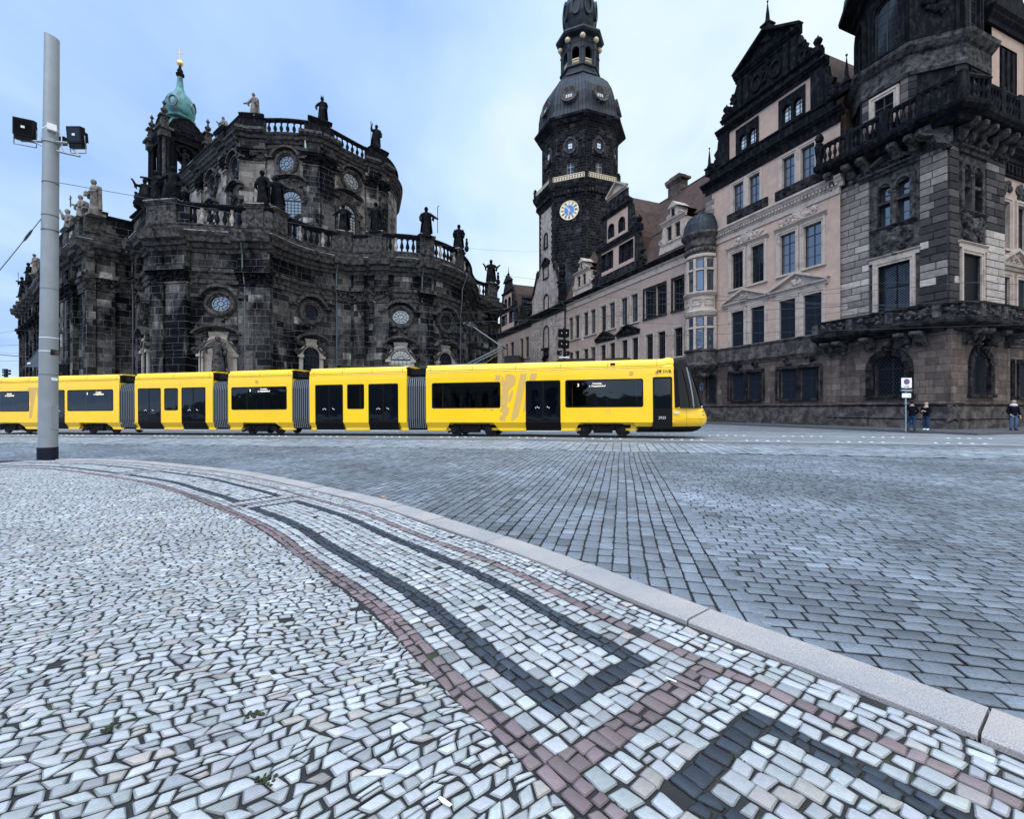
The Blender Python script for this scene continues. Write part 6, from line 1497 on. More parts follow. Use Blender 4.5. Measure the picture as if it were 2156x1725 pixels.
def module(u0, u1, name='body_section', ops=()):
    global seat_m
    ops = [(max(a, u0+.1)+.03, min(c, u1-.1)-.03, z0+.03, z1-.03) for a, c, z0, z1 in ops]
    s0, s1 = section(u0), section(u1); b = MB(TM)
    b.grid([[s0[0], s0[1]], [s1[0], s1[1]]]); b.grid([s0[2:], s1[2:]]); b.poly([s0[0], s1[0], s1[-1], s0[-1]]); b.box(u0, u1, -2*HWD+.25, -.32, .3, .72)
    wall(b, u0, u1, 1.2, 3.0, ops, .07, 0, 0)
    b.poly(s0); b.poly(s1[::-1])
    m_ = b.build(name, m_yel, tr)
    i_ = MB(TM); a, c = u0+.06, u1-.06
    for q in ([(a, -.08, .93), (c, -.08, .93), (c, -2.5, .93), (a, -2.5, .93)], [(a, -.08, 3.0), (c, -.08, 3.0), (c, -2.5, 3.0), (a, -2.5, 3.0)], [(a, -2.5, .93), (c, -2.5, .93), (c, -2.5, 3.0), (a, -2.5, 3.0)], [(a, -.08, .93), (a, -2.5, .93), (a, -2.5, 3), (a, -.08, 3)], [(c, -.08, .93), (c, -2.5, .93), (c, -2.5, 3), (c, -.08, 3)]): i_.poly(q)
    for o in ops: i_.box(o[0]+.1, o[1]-.1, -2.52, -2.48, 1.5, 2.65, 1)
    i_.build('interior', [m_lin, m_void], m_)
    if seat_m is None:
        q = MB(); q.box(-.22, .22, -.21, .21, .4, .5, None, .02, .02); q.extr(-.21, .21, [(-.24, .5), (-.17, .5), (-.2, 1.05), (-.27, 1.12), (-.3, 1.05)]); q.box(-.05, .05, -.1, .1, 0, .4); seat_m = q.mesh('seat', [m_seat])
    for o in ops:
        n = int((o[1]-o[0])/.85)
        for k in range(n):
            for y in (-.45, -2.0): link('seat', seat_m, m_, TM @ T((o[0]+.45+(o[1]-o[0]-.7)*k/max(1, n-1), y, .93)) @ RZ(pi/2 if k % 2 else -pi/2))
        q = MB(TM); 
        for k in (0, 1): u = o[0]+.25+(o[1]-o[0]-.5)*k; q.tube([(u, -.85, .93), (u, -.85, 3.0)], .02, 6)
        q.tube([(o[0]+.25, -.85, 2.75), (o[1]-.25, -.85, 2.75)], .018, 6); q.build('grab_rail', m_rail_y, m_)
    l = MB(TM)                               # panel joints of the roof cladding
    l.box(u0, u1, -.005, .002, 3.285, 3.3)
    k = max(1, round((u1-u0)/2.3))
    for i in range(k+1):
        u = u0+.25+(u1-u0-.5)*i/k
        for (ya, za), (yb, zb) in zip(body_prof(0)[4:8], body_prof(0)[5:9]): l.poly([(u-.007, ya+.004, za+.002), (u+.007, ya+.004, za+.002), (u+.007, yb+.004, zb+.004), (u-.007, yb+.004, zb+.004)])
    l.build('panel_joints', m_dgrey, m_)
    return m_
def bellows(u0, u1):
    b = MB(TM); n = 9; rows = []
    def sec(u, o): return [(u, y, z) for y, z in [(-.1+o, .4), (-.02+o, .9), (-.03+o, 2.6), (-.12+o, 3.0), (-.5+o*.3, 3.12+o), (-2*HWD+.5, 3.12+o), (-2*HWD+.03-o, 2.6), (-2*HWD+.1, .4)]]
    for i in range(n):
        a, c = u0+(u1-u0)*i/n, u0+(u1-u0)*(i+1)/n; m = (a+c)/2; rows += [sec(a, -.05), sec(a+(c-a)*.25, .0), sec(m, .02), sec(c-(c-a)*.25, .0)]
    rows.append(sec(u1, -.05)); b.grid(rows); be = b.build('bellows', m_bel, tr)
    r = MB(TM)
    for i in range(n):
        a = u0+(u1-u0)*(i+.5)/n
        P = sec(a, .032); r.grid([[(p[0]-.02, p[1], p[2]) for p in P], [(p[0]+.02, p[1], p[2]) for p in P]])
    r.build('bellows_rib', m_belr, be)
    q = MB(TM); q.box(u0-.02, u1+.02, -2*HWD+.35, -.35, 3.2, 3.42); q.box(u0+.1, u1-.1, -.9, -.5, 3.35, 3.5); q.tube([(u0-.1, -.45, 3.45), (u0+.2, -.4, 3.5), (u1-.2, -.42, 3.42), (u1+.1, -.45, 3.5)], .035, 6); q.tube([(u0-.1, -.75, 3.5), (u0+.3, -.7, 3.58), (u1+.1, -.75, 3.52)], .03, 6); q.box(u0-.06, u0+.04, -2*HWD+.1, -.07, 3.15, 3.6); q.box(u1-.04, u1+.06, -2*HWD+.1, -.07, 3.15, 3.6); q.build('coupling_gear', m_dgrey, tr)
    q = MB(TM); q.box(u0-.2, u1+.2, -2*HWD+.4, -.35, .3, .6); q.build('gangway_floor', m_und, tr)
def roundlight(par, u, z, r=.09):
    b = MB(TM)
    for i in range(12): a0, a1 = 2*pi*i/12, 2*pi*(i+1)/12; b.prism([(u+r*.55*math.cos(a0), z+r*.55*math.sin(a0)), (u+r*.55*math.cos(a1), z+r*.55*math.sin(a1)), (u+r*math.cos(a1), z+r*math.sin(a1)), (u+r*math.cos(a0), z+r*math.sin(a0))], -.01, .03)
    b.build('lamp_ring', m_tan, par)
def stickerframe(par, u, z, w, h):
    b = MB(TM)
    for q in (rrect(u-w/2, u+w/2, z-h/2, z+h/2, .015, 2),):
        n = len(q); c = (u, z)
        for i in range(n): p0, p1 = q[i], q[(i+1) % n]; b.prism([p0, p1, (c[0]+(p1[0]-c[0])*.86, c[1]+(p1[1]-c[1])*.86), (c[0]+(p0[0]-c[0])*.86, c[1]+(p0[1]-c[1])*.86)], 0, .006)
    b.build('sticker', m_tan, par)
U = tu
# --- front section with the driver's cab
uc = 1.95                                   # start of the cab taper
mf = MB(TM)
mod1 = module(uc, U(897), 'front_section', [(U(1355), U(1190.5), 1.42, 2.76), (U(1054), U(909.5), 1.42, 2.74)])
# cab: loft that narrows and slopes to the nose
def cabsec(u, ins, ztop, zbot=.70):
    out = []
    for y, z in body_prof(0):
        zz = zbot + (z-.70)*(ztop-zbot)/(3.70-.70); out.append((u, y-ins*(1 if y > -HWD else 0), zz))
    far = [(u, -2*HWD-(p[1]), p[2]) for p in out[::-1][1:]]
    return out + far
b = MB(TM); b.smooth = False
secs = [cabsec(uc, 0, 3.70), cabsec(1.75, .004, 3.76), cabsec(1.6, .015, 3.77), cabsec(1.45, .03, 3.72)]
b.grid(secs); b.poly(secs[-1]); b.build('cab_shell', m_yel, mod1)
def nose(prof, mat, name, par, cap=True):
    """stack of plan outlines (rounded nose) at given heights: (z, u_front at centre line, u_back)"""
    rows = []
    for z, uf, ub, ins in prof:
        row = []
        for i in range(17):
            t = -1+2*i/16; y = -HWD + t*-(HWD-ins)          # near side first
            c = abs(t); uu = uf + (ub-uf)*(c**3.2)*.82
            row.append((uu, -HWD + (HWD-ins)*(-t), z))
        rows.append([(ub, -ins, z)] + row + [(ub, -2*HWD+ins, z)])
    b = MB(TM); b.smooth = True; b.grid(rows)
    if cap: b.smooth = False; b.poly(rows[-1]); b.poly(rows[0])
    return b.build(name, mat, par)
NF = -.16
nose([(.50, .2+NF, uc, .19), (.55, .1+NF, uc, .15), (.70, .0+NF, uc, .02), (.9, -.02+NF, uc, .0), (1.05, .03+NF, uc, .0), (1.36, .16+NF, uc, .0)], m_yel, 'nose', mod1)
nose([(1.36, .2+NF, 1.2, .015), (1.9, .3+NF, 1.25, .03), (2.5, .46+NF, 1.33, .04), (3.0, .64+NF, 1.38, .05), (3.3, .78+NF, 1.42, .06)], glass('windscreen_glass', (.0015, .002, .003), .04, .22, 0), 'windscreen', mod1, False)
nose([(3.3, .75+NF, 1.46, .045), (3.45, .85+NF, 1.46, .06), (3.6, 1.05+NF, 1.47, .13), (3.7, 1.4+NF, 1.5, .35)], m_black, 'windscreen_cap', mod1)
b = MB(TM); b.tube([(.88, -.10, 3.25), (.72, -.09, 2.5), (.63, -.075, 1.9), (.58, -.06, 1.4)], .03, 6); b.build('pillar_glint', m_steel, mod1)  # thin pale tube shaped as the bright reflection along the windscreen pillar
b = MB(TM); b.prism([(1.2, 1.36), (1.95, 1.36), (1.95, 3.3), (1.46, 3.3)], -.04, -.012); b.build('cab_side', m_yel, mod1)
# cab side window: black glazing from the door post to the windscreen
b = MB(TM); b.prism([(1.18, 1.42), (1.30, 1.38), (1.42, 1.38), (1.46, 3.16), (1.38, 3.2), (1.3, 3.2)], -.06, -.003); b.build('cab_side_glazing', m_black, mod1)
nose([(.22, .45, 3.1, .3), (.3, .2, 3.1, .22), (.42, .06, 3.1, .2), (.52, .08, 3.1, .2)], m_black, 'apron', mod1)
b = MB(TM)
for z in (1.2, 1.05): b.blob((.12, -.33, z), (.05, .1, .05), None, 10)
b.build('headlight', m_clight, mod1); b = MB(TM); b.blob((.2, -.3, 1.42), (.035, .06, .035), None, 8); b.build('marker_light', m_white, mod1)
b = MB(TM)
b.box(.14, .9, -.004, .004, .86, .872); b.box(.9, .91, -.003, .004, .5, 1.36); b.build('panel_joints', m_dgrey, mod1)
b = MB(TM); b.prism(rrect(1.22, 1.48, 1.1, 1.18, .035), -.01, .03); b.build('side_lamp', m_skl, mod1)
# cab door
u0, u1 = U(1416), U(1375); b = MB(TM); b.prism(rrect(u0, u1, .42, 2.82, .08), -.1, .008); cd = b.build('door', m_black, mod1)
p = MB(TM); p.poly([(q[0], .011, q[1]) for q in rrect(u0+.07, u1-.07, 1.35, 2.74, .05)]); p.build('pane', m_twin, cd)
b = MB(TM); b.text('2923', .17, T(((u0+u1)/2+.02, .012, .86)) @ RZ(pi) @ RX(pi/2)); b.build('fleet_number', m_skl, cd)
b = MB(TM); b.text('DVB', .2, T((U(1405), .012, 3.0)) @ RZ(pi) @ RX(pi/2)); 
for i in range(3):
    q = U(1405)+.34; b.prism([(q+.12-.07*i, 3.0), (q+.07-.07*i, 3.0), (q+.04-.07*i, 3.15), (q+.09-.07*i, 3.15)], .0, .014)
b.build('operator_mark', m_dgrey, mod1)
w = tramwin(mod1, U(1355), U(1190.5), 1.42, 2.76); display(w, (U(1355)+U(1190.5))/2 + .65, 2.5)
tramwin(mod1, U(1054), U(909.5), 1.42, 2.74)
door(mod1, U(1180.5), U(1107))
for a in (1330, 1384): roundlight(mod1, U(a), 3.03)
b = MB(TM); b.prism(rrect(U(1296), U(1286), 3.43, 3.53, .02), -.1, .0); b.build('vent', m_black, mod1)
stickerframe(mod1, U(1281), 1.2, .22, .14); stickerframe(mod1, U(1280), 1.32, .18, .1); stickerframe(mod1, U(1020), 1.33, .14, .1); stickerframe(mod1, U(1240), .82, .1, .1); stickerframe(mod1, U(1047-70), .82, .1, .12)
skirt(mod1, U(1160+20.6)*0+U(1180), U(1180), 0, 0) if False else None
skirt(mod1, U(1374), U(1333), 0, .22, False); skirt(mod1, U(1221), U(1181), .27, 0); skirt(mod1, U(1106), U(1037), 0, .36); skirt(mod1, U(947), U(897.5), .3, .0); skirt(mod1, .42, U(1417), .0, 0, False) if False else None
bogie(mod1, U(1325), U(1215)); bogie(mod1, U(1035), U(945))
# emblem: rampant animal and slanted stripes
em = MB(TM)
def epoly(P, m=None): em.prism([(U(1450/1.7277+x*.3015/1.7277), tz(1450/1.7277+x*.3015/1.7277, (1250+y*.3015)/1.7277)) for x, y in P], .0, .005)
epoly([(1475, 368), (1550, 362), (1500, 640), (1440, 880), (1400, 920), (1355, 930)]); epoly([(1600, 362), (1678, 358), (1655, 440), (1580, 448)]); epoly([(1530, 640), (1535, 800), (1500, 830)])
epoly([(1290, 378), (1350, 365), (1400, 385), (1418, 430), (1405, 490), (1350, 545), (1325, 590), (1320, 700), (1300, 760), (1240, 760), (1235, 640), (1250, 540), (1232, 460), (1240, 440), (1290, 450), (1310, 430), (1290, 420)])
epoly([(1170, 375), (1200, 382), (1235, 372), (1225, 410), (1235, 440), (1200, 450), (1155, 440), (1175, 415)]); epoly([(1243, 410), (1262, 395), (1262, 425), (1300, 432), (1260, 440)])
epoly([(1330, 640), (1380, 550), (1385, 590), (1355, 700), (1330, 715)]); epoly([(1250, 750), (1335, 770), (1325, 850), (1290, 880), (1290, 930), (1225, 932), (1215, 880), (1250, 870), (1262, 830), (1215, 820)])
epoly([(1095, 795), (1150, 790), (1140, 815), (1110, 812)])
em.build('emblem', m_tan, mod1)
# --- the four following sections
spans = [(856.5, 651.6), (614.8, 480.2), (447.8, 283.6), (250.5, -60)]
ends = [897] + [x for s in spans for x in s]
z3 = lambda x: (750+x*.371)/1.7277; z2 = lambda x: (x*.371)/1.7277
WOPS = [[(U(z3(1550)), U(z3(1383)), 1.42, 2.76)], [(U(z3(791)), U(z3(247)), 1.42, 2.72)], [(U(z2(1745)), U(z2(1610)), 1.42, 2.74)], [(U(z2(1110)), U(z2(660)), 1.42, 2.74), (U(z2(285)), U(-40), 1.42, 2.74)]]
mods = []
for i, (xr, xl) in enumerate(spans):
    mods.append(module(U(xr), U(xl), 'body_section', WOPS[i])); bellows(U((897, 651.6, 480.2, 283.6)[i]), U(xr))
z3 = lambda x: (750+x*.371)/1.7277; z2 = lambda x: (x*.371)/1.7277
m2, m3, m4, m5 = mods
door(m2, U(z3(1342)), U(z3(1070))); door(m2, U(z3(1884)), U(z3(1592))); tramwin(m2, U(z3(1550)), U(z3(1383)), 1.42, 2.76)
for a, c, da, db in ((z3(1972), z3(1895), 0, .04), (z3(1592), z3(1345), .05, .06), (z3(1068), z3(1010), .06, 0)): skirt(m2, U(a), U(c), da, db)
w = tramwin(m3, U(z3(791)), U(z3(247)), 1.42, 2.72); display(w, (U(z3(791))+U(z3(247)))/2, 2.52); roundlight(m3, U(z3(498)), 3.02)
skirt(m3, U(z3(855)), U(z3(668)), 0, .5); skirt(m3, U(z3(360)), U(z3(207)), .3, 0); bogie(m3, U(z3(690)), U(z3(340)))
for a, c in ((1577, 1352), (2015, 1780)): door(m4, U(z2(a)), U(z2(c)))
tramwin(m4, U(z2(1745)), U(z2(1610)), 1.42, 2.74)
for a, c, da, db in ((z2(2095), z2(2018), 0, .05), (z2(1778), z2(1578), .06, .06), (z2(1350), z2(1305), .06, 0)): skirt(m4, U(a), U(c), da, db)
w = tramwin(m5, U(z2(1110)), U(z2(660)), 1.42, 2.74); display(w, (U(z2(1110))+U(z2(660)))/2 - .35, 2.5)
door(m5, U(z2(634)), U(z2(470))); w = tramwin(m5, U(z2(285)), U(-40), 1.42, 2.74); display(w, U(12), 2.5)
skirt(m5, U(z2(1185)), U(z2(1030)), 0, .45); skirt(m5, U(z2(775)), U(z2(636)), .3, .05); skirt(m5, U(z2(470)), U(z2(175)), 0, .45); bogie(m5, U(z2(1080)), U(z2(770))); bogie(m5, U(z2(210)), U(z2(-70)))
em = MB(TM)
for i, (x0, x1) in enumerate(((250, 330), (340, 380))):
    em.prism([(U(z2(x0+20)), 2.95), (U(z2(x1+30)), 2.95), (U(z2(x1)), 1.9), (U(z2(x1-20)), 1.0), (U(z2(x0+30)), 1.0), (U(z2(x0+50)), 1.9)], 0, .005)
em.build('emblem', m_tan, m5)
# roof gear: pantograph, boxes
b = MB(TM); pu = U(1010)
b.box(pu-.2, pu+1.6, -2.0, -.7, 3.66, 3.78); b.tube([(pu+1.0, -1.0, 3.75), (pu-.95, -1.0, 4.62)], .045, 8); b.tube([(pu+1.0, -1.6, 3.75), (pu-.95, -1.6, 4.62)], .045, 8)
b.tube([(pu-.95, -.9, 4.62), (pu-.95, -1.7, 4.62)], .07, 8); b.tube([(pu-.95, -1.05, 4.62), (pu+.85, -1.2, 5.9)], .035, 6); b.tube([(pu-.95, -1.55, 4.62), (pu+.85, -1.4, 5.9)], .035, 6); b.tube([(pu-.85, -1.3, 4.4), (pu+.1, -1.3, 3.8)], .025, 6)
for d in (-.15, .15): b.tube([(pu+.85+d, -.55, 5.82), (pu+.85+d, -.75, 5.94), (pu+.85+d, -1.85, 5.94), (pu+.85+d, -2.05, 5.82)], .03, 6)
b.box(pu+.7, pu+1.0, -1.5, -1.1, 5.84, 5.92); b.build('pantograph', m_pipe, tr)
for x0, x1, h in ((1090, 1055, 4.12), (1250, 1170, 3.86), (1330, 1270, 3.84), (830, 700, 3.8)):
    b = MB(TM); b.box(U(x0), U(x1), -2.1, -.6, 3.66, h, None, .05, .1); b.box(U(x0)-.03, U(x1)+.03, -2.0, -.7, h-.1, h-.05); b.build('roof_box', m_dgrey, tr)
# ------------------------------------------------------------------ statues
def statue(name, px, py, hpx, Y, label, mat, face=0.0, arm=None, lean=0.0, item=None, seated=False, group='statues on the church balustrades'):
    B = at(px, py, Y); H = hpx/F0*Y; M = T(B) @ RZ(face) @ Matrix.Scale(H, 4); b = MB(M); b.smooth = True; rnd = random.random()*6
    prof = [(0, .15, .13), (.03, .165, .15), (.15, .15, .135), (.3, .135, .12), (.44, .13, .115), (.54, .115, .1), (.62, .125, .105), (.72, .15, .105), (.775, .15, .095), (.805, .11, .08), (.825, .055, .05), (.85, .045, .045), (.87, .055, .058), (.905, .066, .07), (.945, .064, .068), (.975, .045, .05), (.995, .015, .02)]
    if seated: prof = [(0, .2, .22), (.1, .21, .24), (.3, .2, .24), (.42, .19, .22), (.5, .15, .15)] + [(.5+(z-.5)*1.0, a, c) for z, a, c in prof[6:]]
    rows = []
    for z, rx, ry in prof:
        ox = lean*.12*z + .02*math.sin(z*5+rnd)*(z < .8); row = []
        for k in range(16):
            a = 2*pi*k/16; f = 1 + (.13*math.sin(5*a+rnd+z*2.5) + .07*math.sin(9*a-rnd))*(1 if z < .6 else .35 if z < .8 else 0)
            row.append((ox+rx*f*math.cos(a), ry*f*math.sin(a) - (.03 if z > .83 else 0), z))
        rows.append(row)
    b.grid(rows, wrap=True); b.poly(rows[0]); b.poly(rows[-1])
    ox = lean*.09
    # cloak hanging from the shoulders
    ck = []
    for i in range(6):
        z = .79 - .66*i/5; w = .14+.035*i/5*2; ck.append([(ox*(z/.8)+w*math.cos(a)*1.05, .05+.10*math.sin(a)*(1+.3*math.sin(4*a+rnd)), z) for a in np.linspace(-.5, pi+.5, 11)])
    b.grid(ck)
    arms = arm or [((.2, -.04, .62), (.12, -.14, .56)), ((-.2, -.02, .6), (-.14, -.12, .5))]
    for s, (e, h) in zip((1, -1), arms):
        b.tube([(ox+s*.12, 0, .765), (ox+s*.145, -.01, .73), (ox+e[0], e[1], e[2]), (ox+h[0], h[1], h[2])], [.05, .055, .045, .028], 8); b.blob((ox+h[0]*1.03, h[1], h[2]), (.028, .028, .035))
        b.prism([(ox+e[0]-.03, e[2]), (ox+e[0]+.03, e[2]), (ox+e[0]*.9+.02, e[2]-.16), (ox+e[0]*.9-.05, e[2]-.1)], e[1]-.03, e[1]+.03)
    b.smooth = False; b.box(-.2, .2, -.18, .18, -.05, .01)
    if item:
        kind, x, y, z0, z1 = item
        if kind == 'staff': b.tube([(x, y, z0), (x, y, z1)], .012, 6); b.tube([(x, y, z1), (x+.03, y, z1+.04), (x+.06, y, z1+.02)], .011, 6)
        if kind == 'spear': b.tube([(x, y, z0), (x, y, z1)], .009, 6); b.lathe([(.02, 0), (.012, .03), (.002, .09)], 6, (x, y, z1))
        if kind == 'cross': b.box(x-.015, x+.015, y-.015, y+.015, z0, z1); b.box(x-.09, x+.09, y-.012, y+.012, z1-.11, z1-.08)
        if kind == 'child': b.blob((x, y, z0+.1), (.09, .08, .14)); b.blob((x, y, z0+.3), (.06, .06, .12)); b.blob((x, y, z0+.45), .05)
        if kind == 'crown':
            for k in range(6): b.box(.05*math.cos(k)-.008, .05*math.cos(k)+.008, .05*math.sin(k)-.04, .05*math.sin(k)-.02, .96, 1.03)
        if kind == 'book': b.box(x-.06, x+.06, y-.03, y+.03, z0, z0+.11)
    o = b.build(name, mat); o['keep'] = 1; del o['keep']
    return tag(o, label, 'statue', group)
UPA = ((.3, -.05, .78), (.36, -.08, .95))
S = 'statue'
LOW = [(.2, -.04, .62), (.12, -.14, .56)]
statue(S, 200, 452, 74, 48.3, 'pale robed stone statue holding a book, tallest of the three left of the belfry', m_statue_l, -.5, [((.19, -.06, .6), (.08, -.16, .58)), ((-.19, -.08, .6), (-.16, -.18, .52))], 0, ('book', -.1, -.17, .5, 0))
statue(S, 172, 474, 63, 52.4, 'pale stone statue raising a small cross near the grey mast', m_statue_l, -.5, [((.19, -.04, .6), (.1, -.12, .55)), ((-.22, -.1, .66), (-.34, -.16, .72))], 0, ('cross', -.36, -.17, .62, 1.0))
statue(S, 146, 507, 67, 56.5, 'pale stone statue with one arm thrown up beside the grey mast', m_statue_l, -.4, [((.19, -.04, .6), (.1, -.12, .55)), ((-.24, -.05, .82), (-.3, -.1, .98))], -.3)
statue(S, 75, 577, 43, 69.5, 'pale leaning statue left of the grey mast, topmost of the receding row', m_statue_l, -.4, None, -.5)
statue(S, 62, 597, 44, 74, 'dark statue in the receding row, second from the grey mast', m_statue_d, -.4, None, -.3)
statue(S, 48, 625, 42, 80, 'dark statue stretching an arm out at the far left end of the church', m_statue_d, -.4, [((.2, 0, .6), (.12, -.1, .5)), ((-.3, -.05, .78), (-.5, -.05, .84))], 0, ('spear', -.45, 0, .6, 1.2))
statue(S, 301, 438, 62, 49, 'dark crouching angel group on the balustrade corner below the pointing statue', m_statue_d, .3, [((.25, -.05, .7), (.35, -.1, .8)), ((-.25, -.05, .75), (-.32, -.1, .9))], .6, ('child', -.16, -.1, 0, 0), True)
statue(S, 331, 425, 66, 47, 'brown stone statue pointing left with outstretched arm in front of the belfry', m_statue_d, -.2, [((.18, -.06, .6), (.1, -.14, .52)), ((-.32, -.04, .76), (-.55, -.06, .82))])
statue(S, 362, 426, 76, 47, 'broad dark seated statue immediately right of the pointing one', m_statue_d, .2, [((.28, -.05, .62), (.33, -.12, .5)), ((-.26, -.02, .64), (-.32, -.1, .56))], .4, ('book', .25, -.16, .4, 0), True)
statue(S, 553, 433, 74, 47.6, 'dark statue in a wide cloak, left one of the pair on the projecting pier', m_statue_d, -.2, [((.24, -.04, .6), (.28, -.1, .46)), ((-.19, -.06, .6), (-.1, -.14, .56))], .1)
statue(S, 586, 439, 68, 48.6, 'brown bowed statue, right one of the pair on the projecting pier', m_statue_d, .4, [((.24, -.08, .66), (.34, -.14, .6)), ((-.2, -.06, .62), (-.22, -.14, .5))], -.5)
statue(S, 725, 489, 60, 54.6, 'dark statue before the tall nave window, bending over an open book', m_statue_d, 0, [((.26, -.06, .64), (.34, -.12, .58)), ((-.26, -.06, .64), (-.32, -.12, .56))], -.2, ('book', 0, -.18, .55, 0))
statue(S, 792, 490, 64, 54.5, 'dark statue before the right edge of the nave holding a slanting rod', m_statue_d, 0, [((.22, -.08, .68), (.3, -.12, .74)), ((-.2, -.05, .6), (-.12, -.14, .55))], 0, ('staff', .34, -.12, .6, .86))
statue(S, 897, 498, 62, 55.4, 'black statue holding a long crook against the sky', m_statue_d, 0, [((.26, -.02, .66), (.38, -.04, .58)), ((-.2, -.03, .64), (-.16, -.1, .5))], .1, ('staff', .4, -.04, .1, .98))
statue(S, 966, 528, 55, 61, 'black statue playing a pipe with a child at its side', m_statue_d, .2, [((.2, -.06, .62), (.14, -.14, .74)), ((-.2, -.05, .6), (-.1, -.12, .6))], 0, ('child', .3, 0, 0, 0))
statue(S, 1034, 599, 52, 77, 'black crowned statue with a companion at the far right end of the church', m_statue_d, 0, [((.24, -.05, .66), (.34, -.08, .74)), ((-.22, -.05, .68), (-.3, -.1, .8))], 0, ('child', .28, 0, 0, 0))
statue(S, 471, 289, 43, 68.5, 'brown statue on the side parapet of the upper storey', m_statue_l, -.3, [((.22, -.05, .6), (.24, -.1, .48)), ((-.22, -.08, .66), (-.28, -.14, .74))])
statue(S, 535, 247, 51, 62.4, 'grey bishop statue extending a hand on the upper left corner', m_statue_l, -.3, [((.2, -.04, .6), (.14, -.12, .54)), ((-.26, -.05, .62), (-.42, -.1, .6))])
statue(S, 679, 257, 52, 64, 'black crowned statue on the middle of the upper balustrade', m_statue_d, 0, [((.2, -.04, .62), (.16, -.12, .7)), ((-.24, -.04, .62), (-.2, -.1, .5))], 0, ('crown', 0, 0, 0, 0))
statue(S, 790, 313, 50, 70.3, 'black statue thrusting a spear upward on the upper right corner', m_statue_d, .2, [((.2, -.05, .6), (.22, -.1, .48)), ((-.2, -.02, .84), (-.16, -.06, 1.0))], .5, ('spear', -.17, -.06, .0, 1.05))
statue(S, 811, 356, 20, 76, 'small far statue peeping out behind the right edge of the nave', m_statue_d, 0)
statue(S, 390, 360, 45, 104.6, 'dark statue standing in the opening of the belfry', m_statue_d, 0, [((.2, -.05, .6), (.14, -.12, .54)), ((-.2, -.05, .75), (-.25, -.1, .95))])
statue(S, 460, 785, 78, 46.0, 'weathered bishop statue with a crook inside the pale niche above the tram', m_cmid, 0, [((.24, -.06, .6), (.26, -.12, .46)), ((-.3, -.08, .66), (-.4, -.1, .6))], 0, ('staff', -.42, -.1, 0, 1.0), False, 'statues on the church balustrades')

# ------------------------------------------------------------------ mast with floodlights, wires, sign
PB = gpt(100.5, 966); px_, py_ = -13.46*1.0, 13.55
MPt = at(100.5, 966, 13.55); PM = Vector((MPt.x, 13.55, gz(MPt.x)+.0)); sc = 13.55/F0
mst = empty('tram_mast', PM, 'thick grey steel tram mast with a black foot standing on the mosaic pavement', 'mast')
topz = CAMH + (861-77)*sc; tx = 9*sc
def mp(z): f = (z-PM.z)/(topz-PM.z); return Vector((PM.x+tx*f, PM.y, z))
b = MB(); b.smooth = True; n = 40; rows = []
for i in range(13):
    z = PM.z + (topz-PM.z)*i/12; r = (.222 + (.166-.222)*i/12); c = mp(z); rows.append([(c.x+r*math.cos(2*pi*k/n), c.y+r*math.sin(2*pi*k/n), z - (.0 if i < 12 else .06*math.cos(2*pi*k/n+.0))) for k in range(n)])
b.grid(rows, wrap=True); b.smooth = False; b.poly(rows[-1]); shaft = b.build('shaft', m_mast, mst)
m_navy = plain('dark_foot_coating', (.006, .009, .02), .5, spec=.2)
def hoop(z, r, h, mat, name): c = mp(z); b = MB(T(c)); b.smooth = True; b.lathe([(r, 0), (r, h)], 40, cap=False); b.smooth = False; b.lathe([(r-.03, 0), (r, 0)], 40, cap=False); b.lathe([(r, h), (r-.03, h)], 40, cap=False); return b.build(name, mat, mst)
hoop(PM.z-.02, .232, .36, m_navy, 'foot_sleeve')
for y, h, mt in ((388, .035, m_pipe), (457, .03, m_pipe), (488, .035, m_pipe), (713, .02, m_white), (741, .02, m_white), (610, .012, m_pipe), (790, .015, m_pipe)): z = CAMH+(861-y)*sc; hoop(z, .224 + (.167-.224)*(z-PM.z)/(topz-PM.z)+.004, h, mt, 'band')
def onshaft(x, y): z = CAMH + (861-y)*sc; c = mp(z); r = .222-.056*(z-PM.z)/(topz-PM.z); X = (x-1078)/F0*13.3; a = max(-.99, min(.99, (X-c.x+.0)/r)); return frame(Vector((X, c.y-r*math.sqrt(1-a*a), z)), (-1, 0, 0), Vector((a, -math.sqrt(1-a*a), 0)).normalized()) if False else frame(Vector((c.x+r*a, c.y-r*math.sqrt(1-a*a), z)), Vector((-math.sqrt(1-a*a), -a, 0)), Vector((a, -math.sqrt(1-a*a), 0)))
b = MB(onshaft(109, 799)); b.prism(rrect(-.08, .08, -.045, .045, .04), -.02, .008); b.build('sticker', m_white, mst)
b = MB(onshaft(108, 878)); b.prism(rrect(-.1, .1, -.36, .36, .03), -.03, .012); b.blob((0, .012, .3), (.02, .01, .02)); b.build('hatch', m_mast, mst)
b = MB(onshaft(108, 744)); b.prism(rrect(-.1, .1, -.06, .1, .02), -.02, .01); b.build('label_plate', m_cmid, mst)
b = MB(onshaft(99, 276)); b.box(-.1, .1, -.02, .12, -.08, .1); b.tube([(.1, .1, 0), (.2, .06, -.1), (.22, -.05, -.3)], .012, 6); b.tube([(-.1, .1, 0), (-.2, .06, -.1), (-.22, .02, -.5), (-.3, -.02, -.62)], .016, 6); b.build('junction_box', m_white, mst)
m_fl_glass = glass('floodlight_glass', (.004, .005, .006), .08, .3, .05, 3)
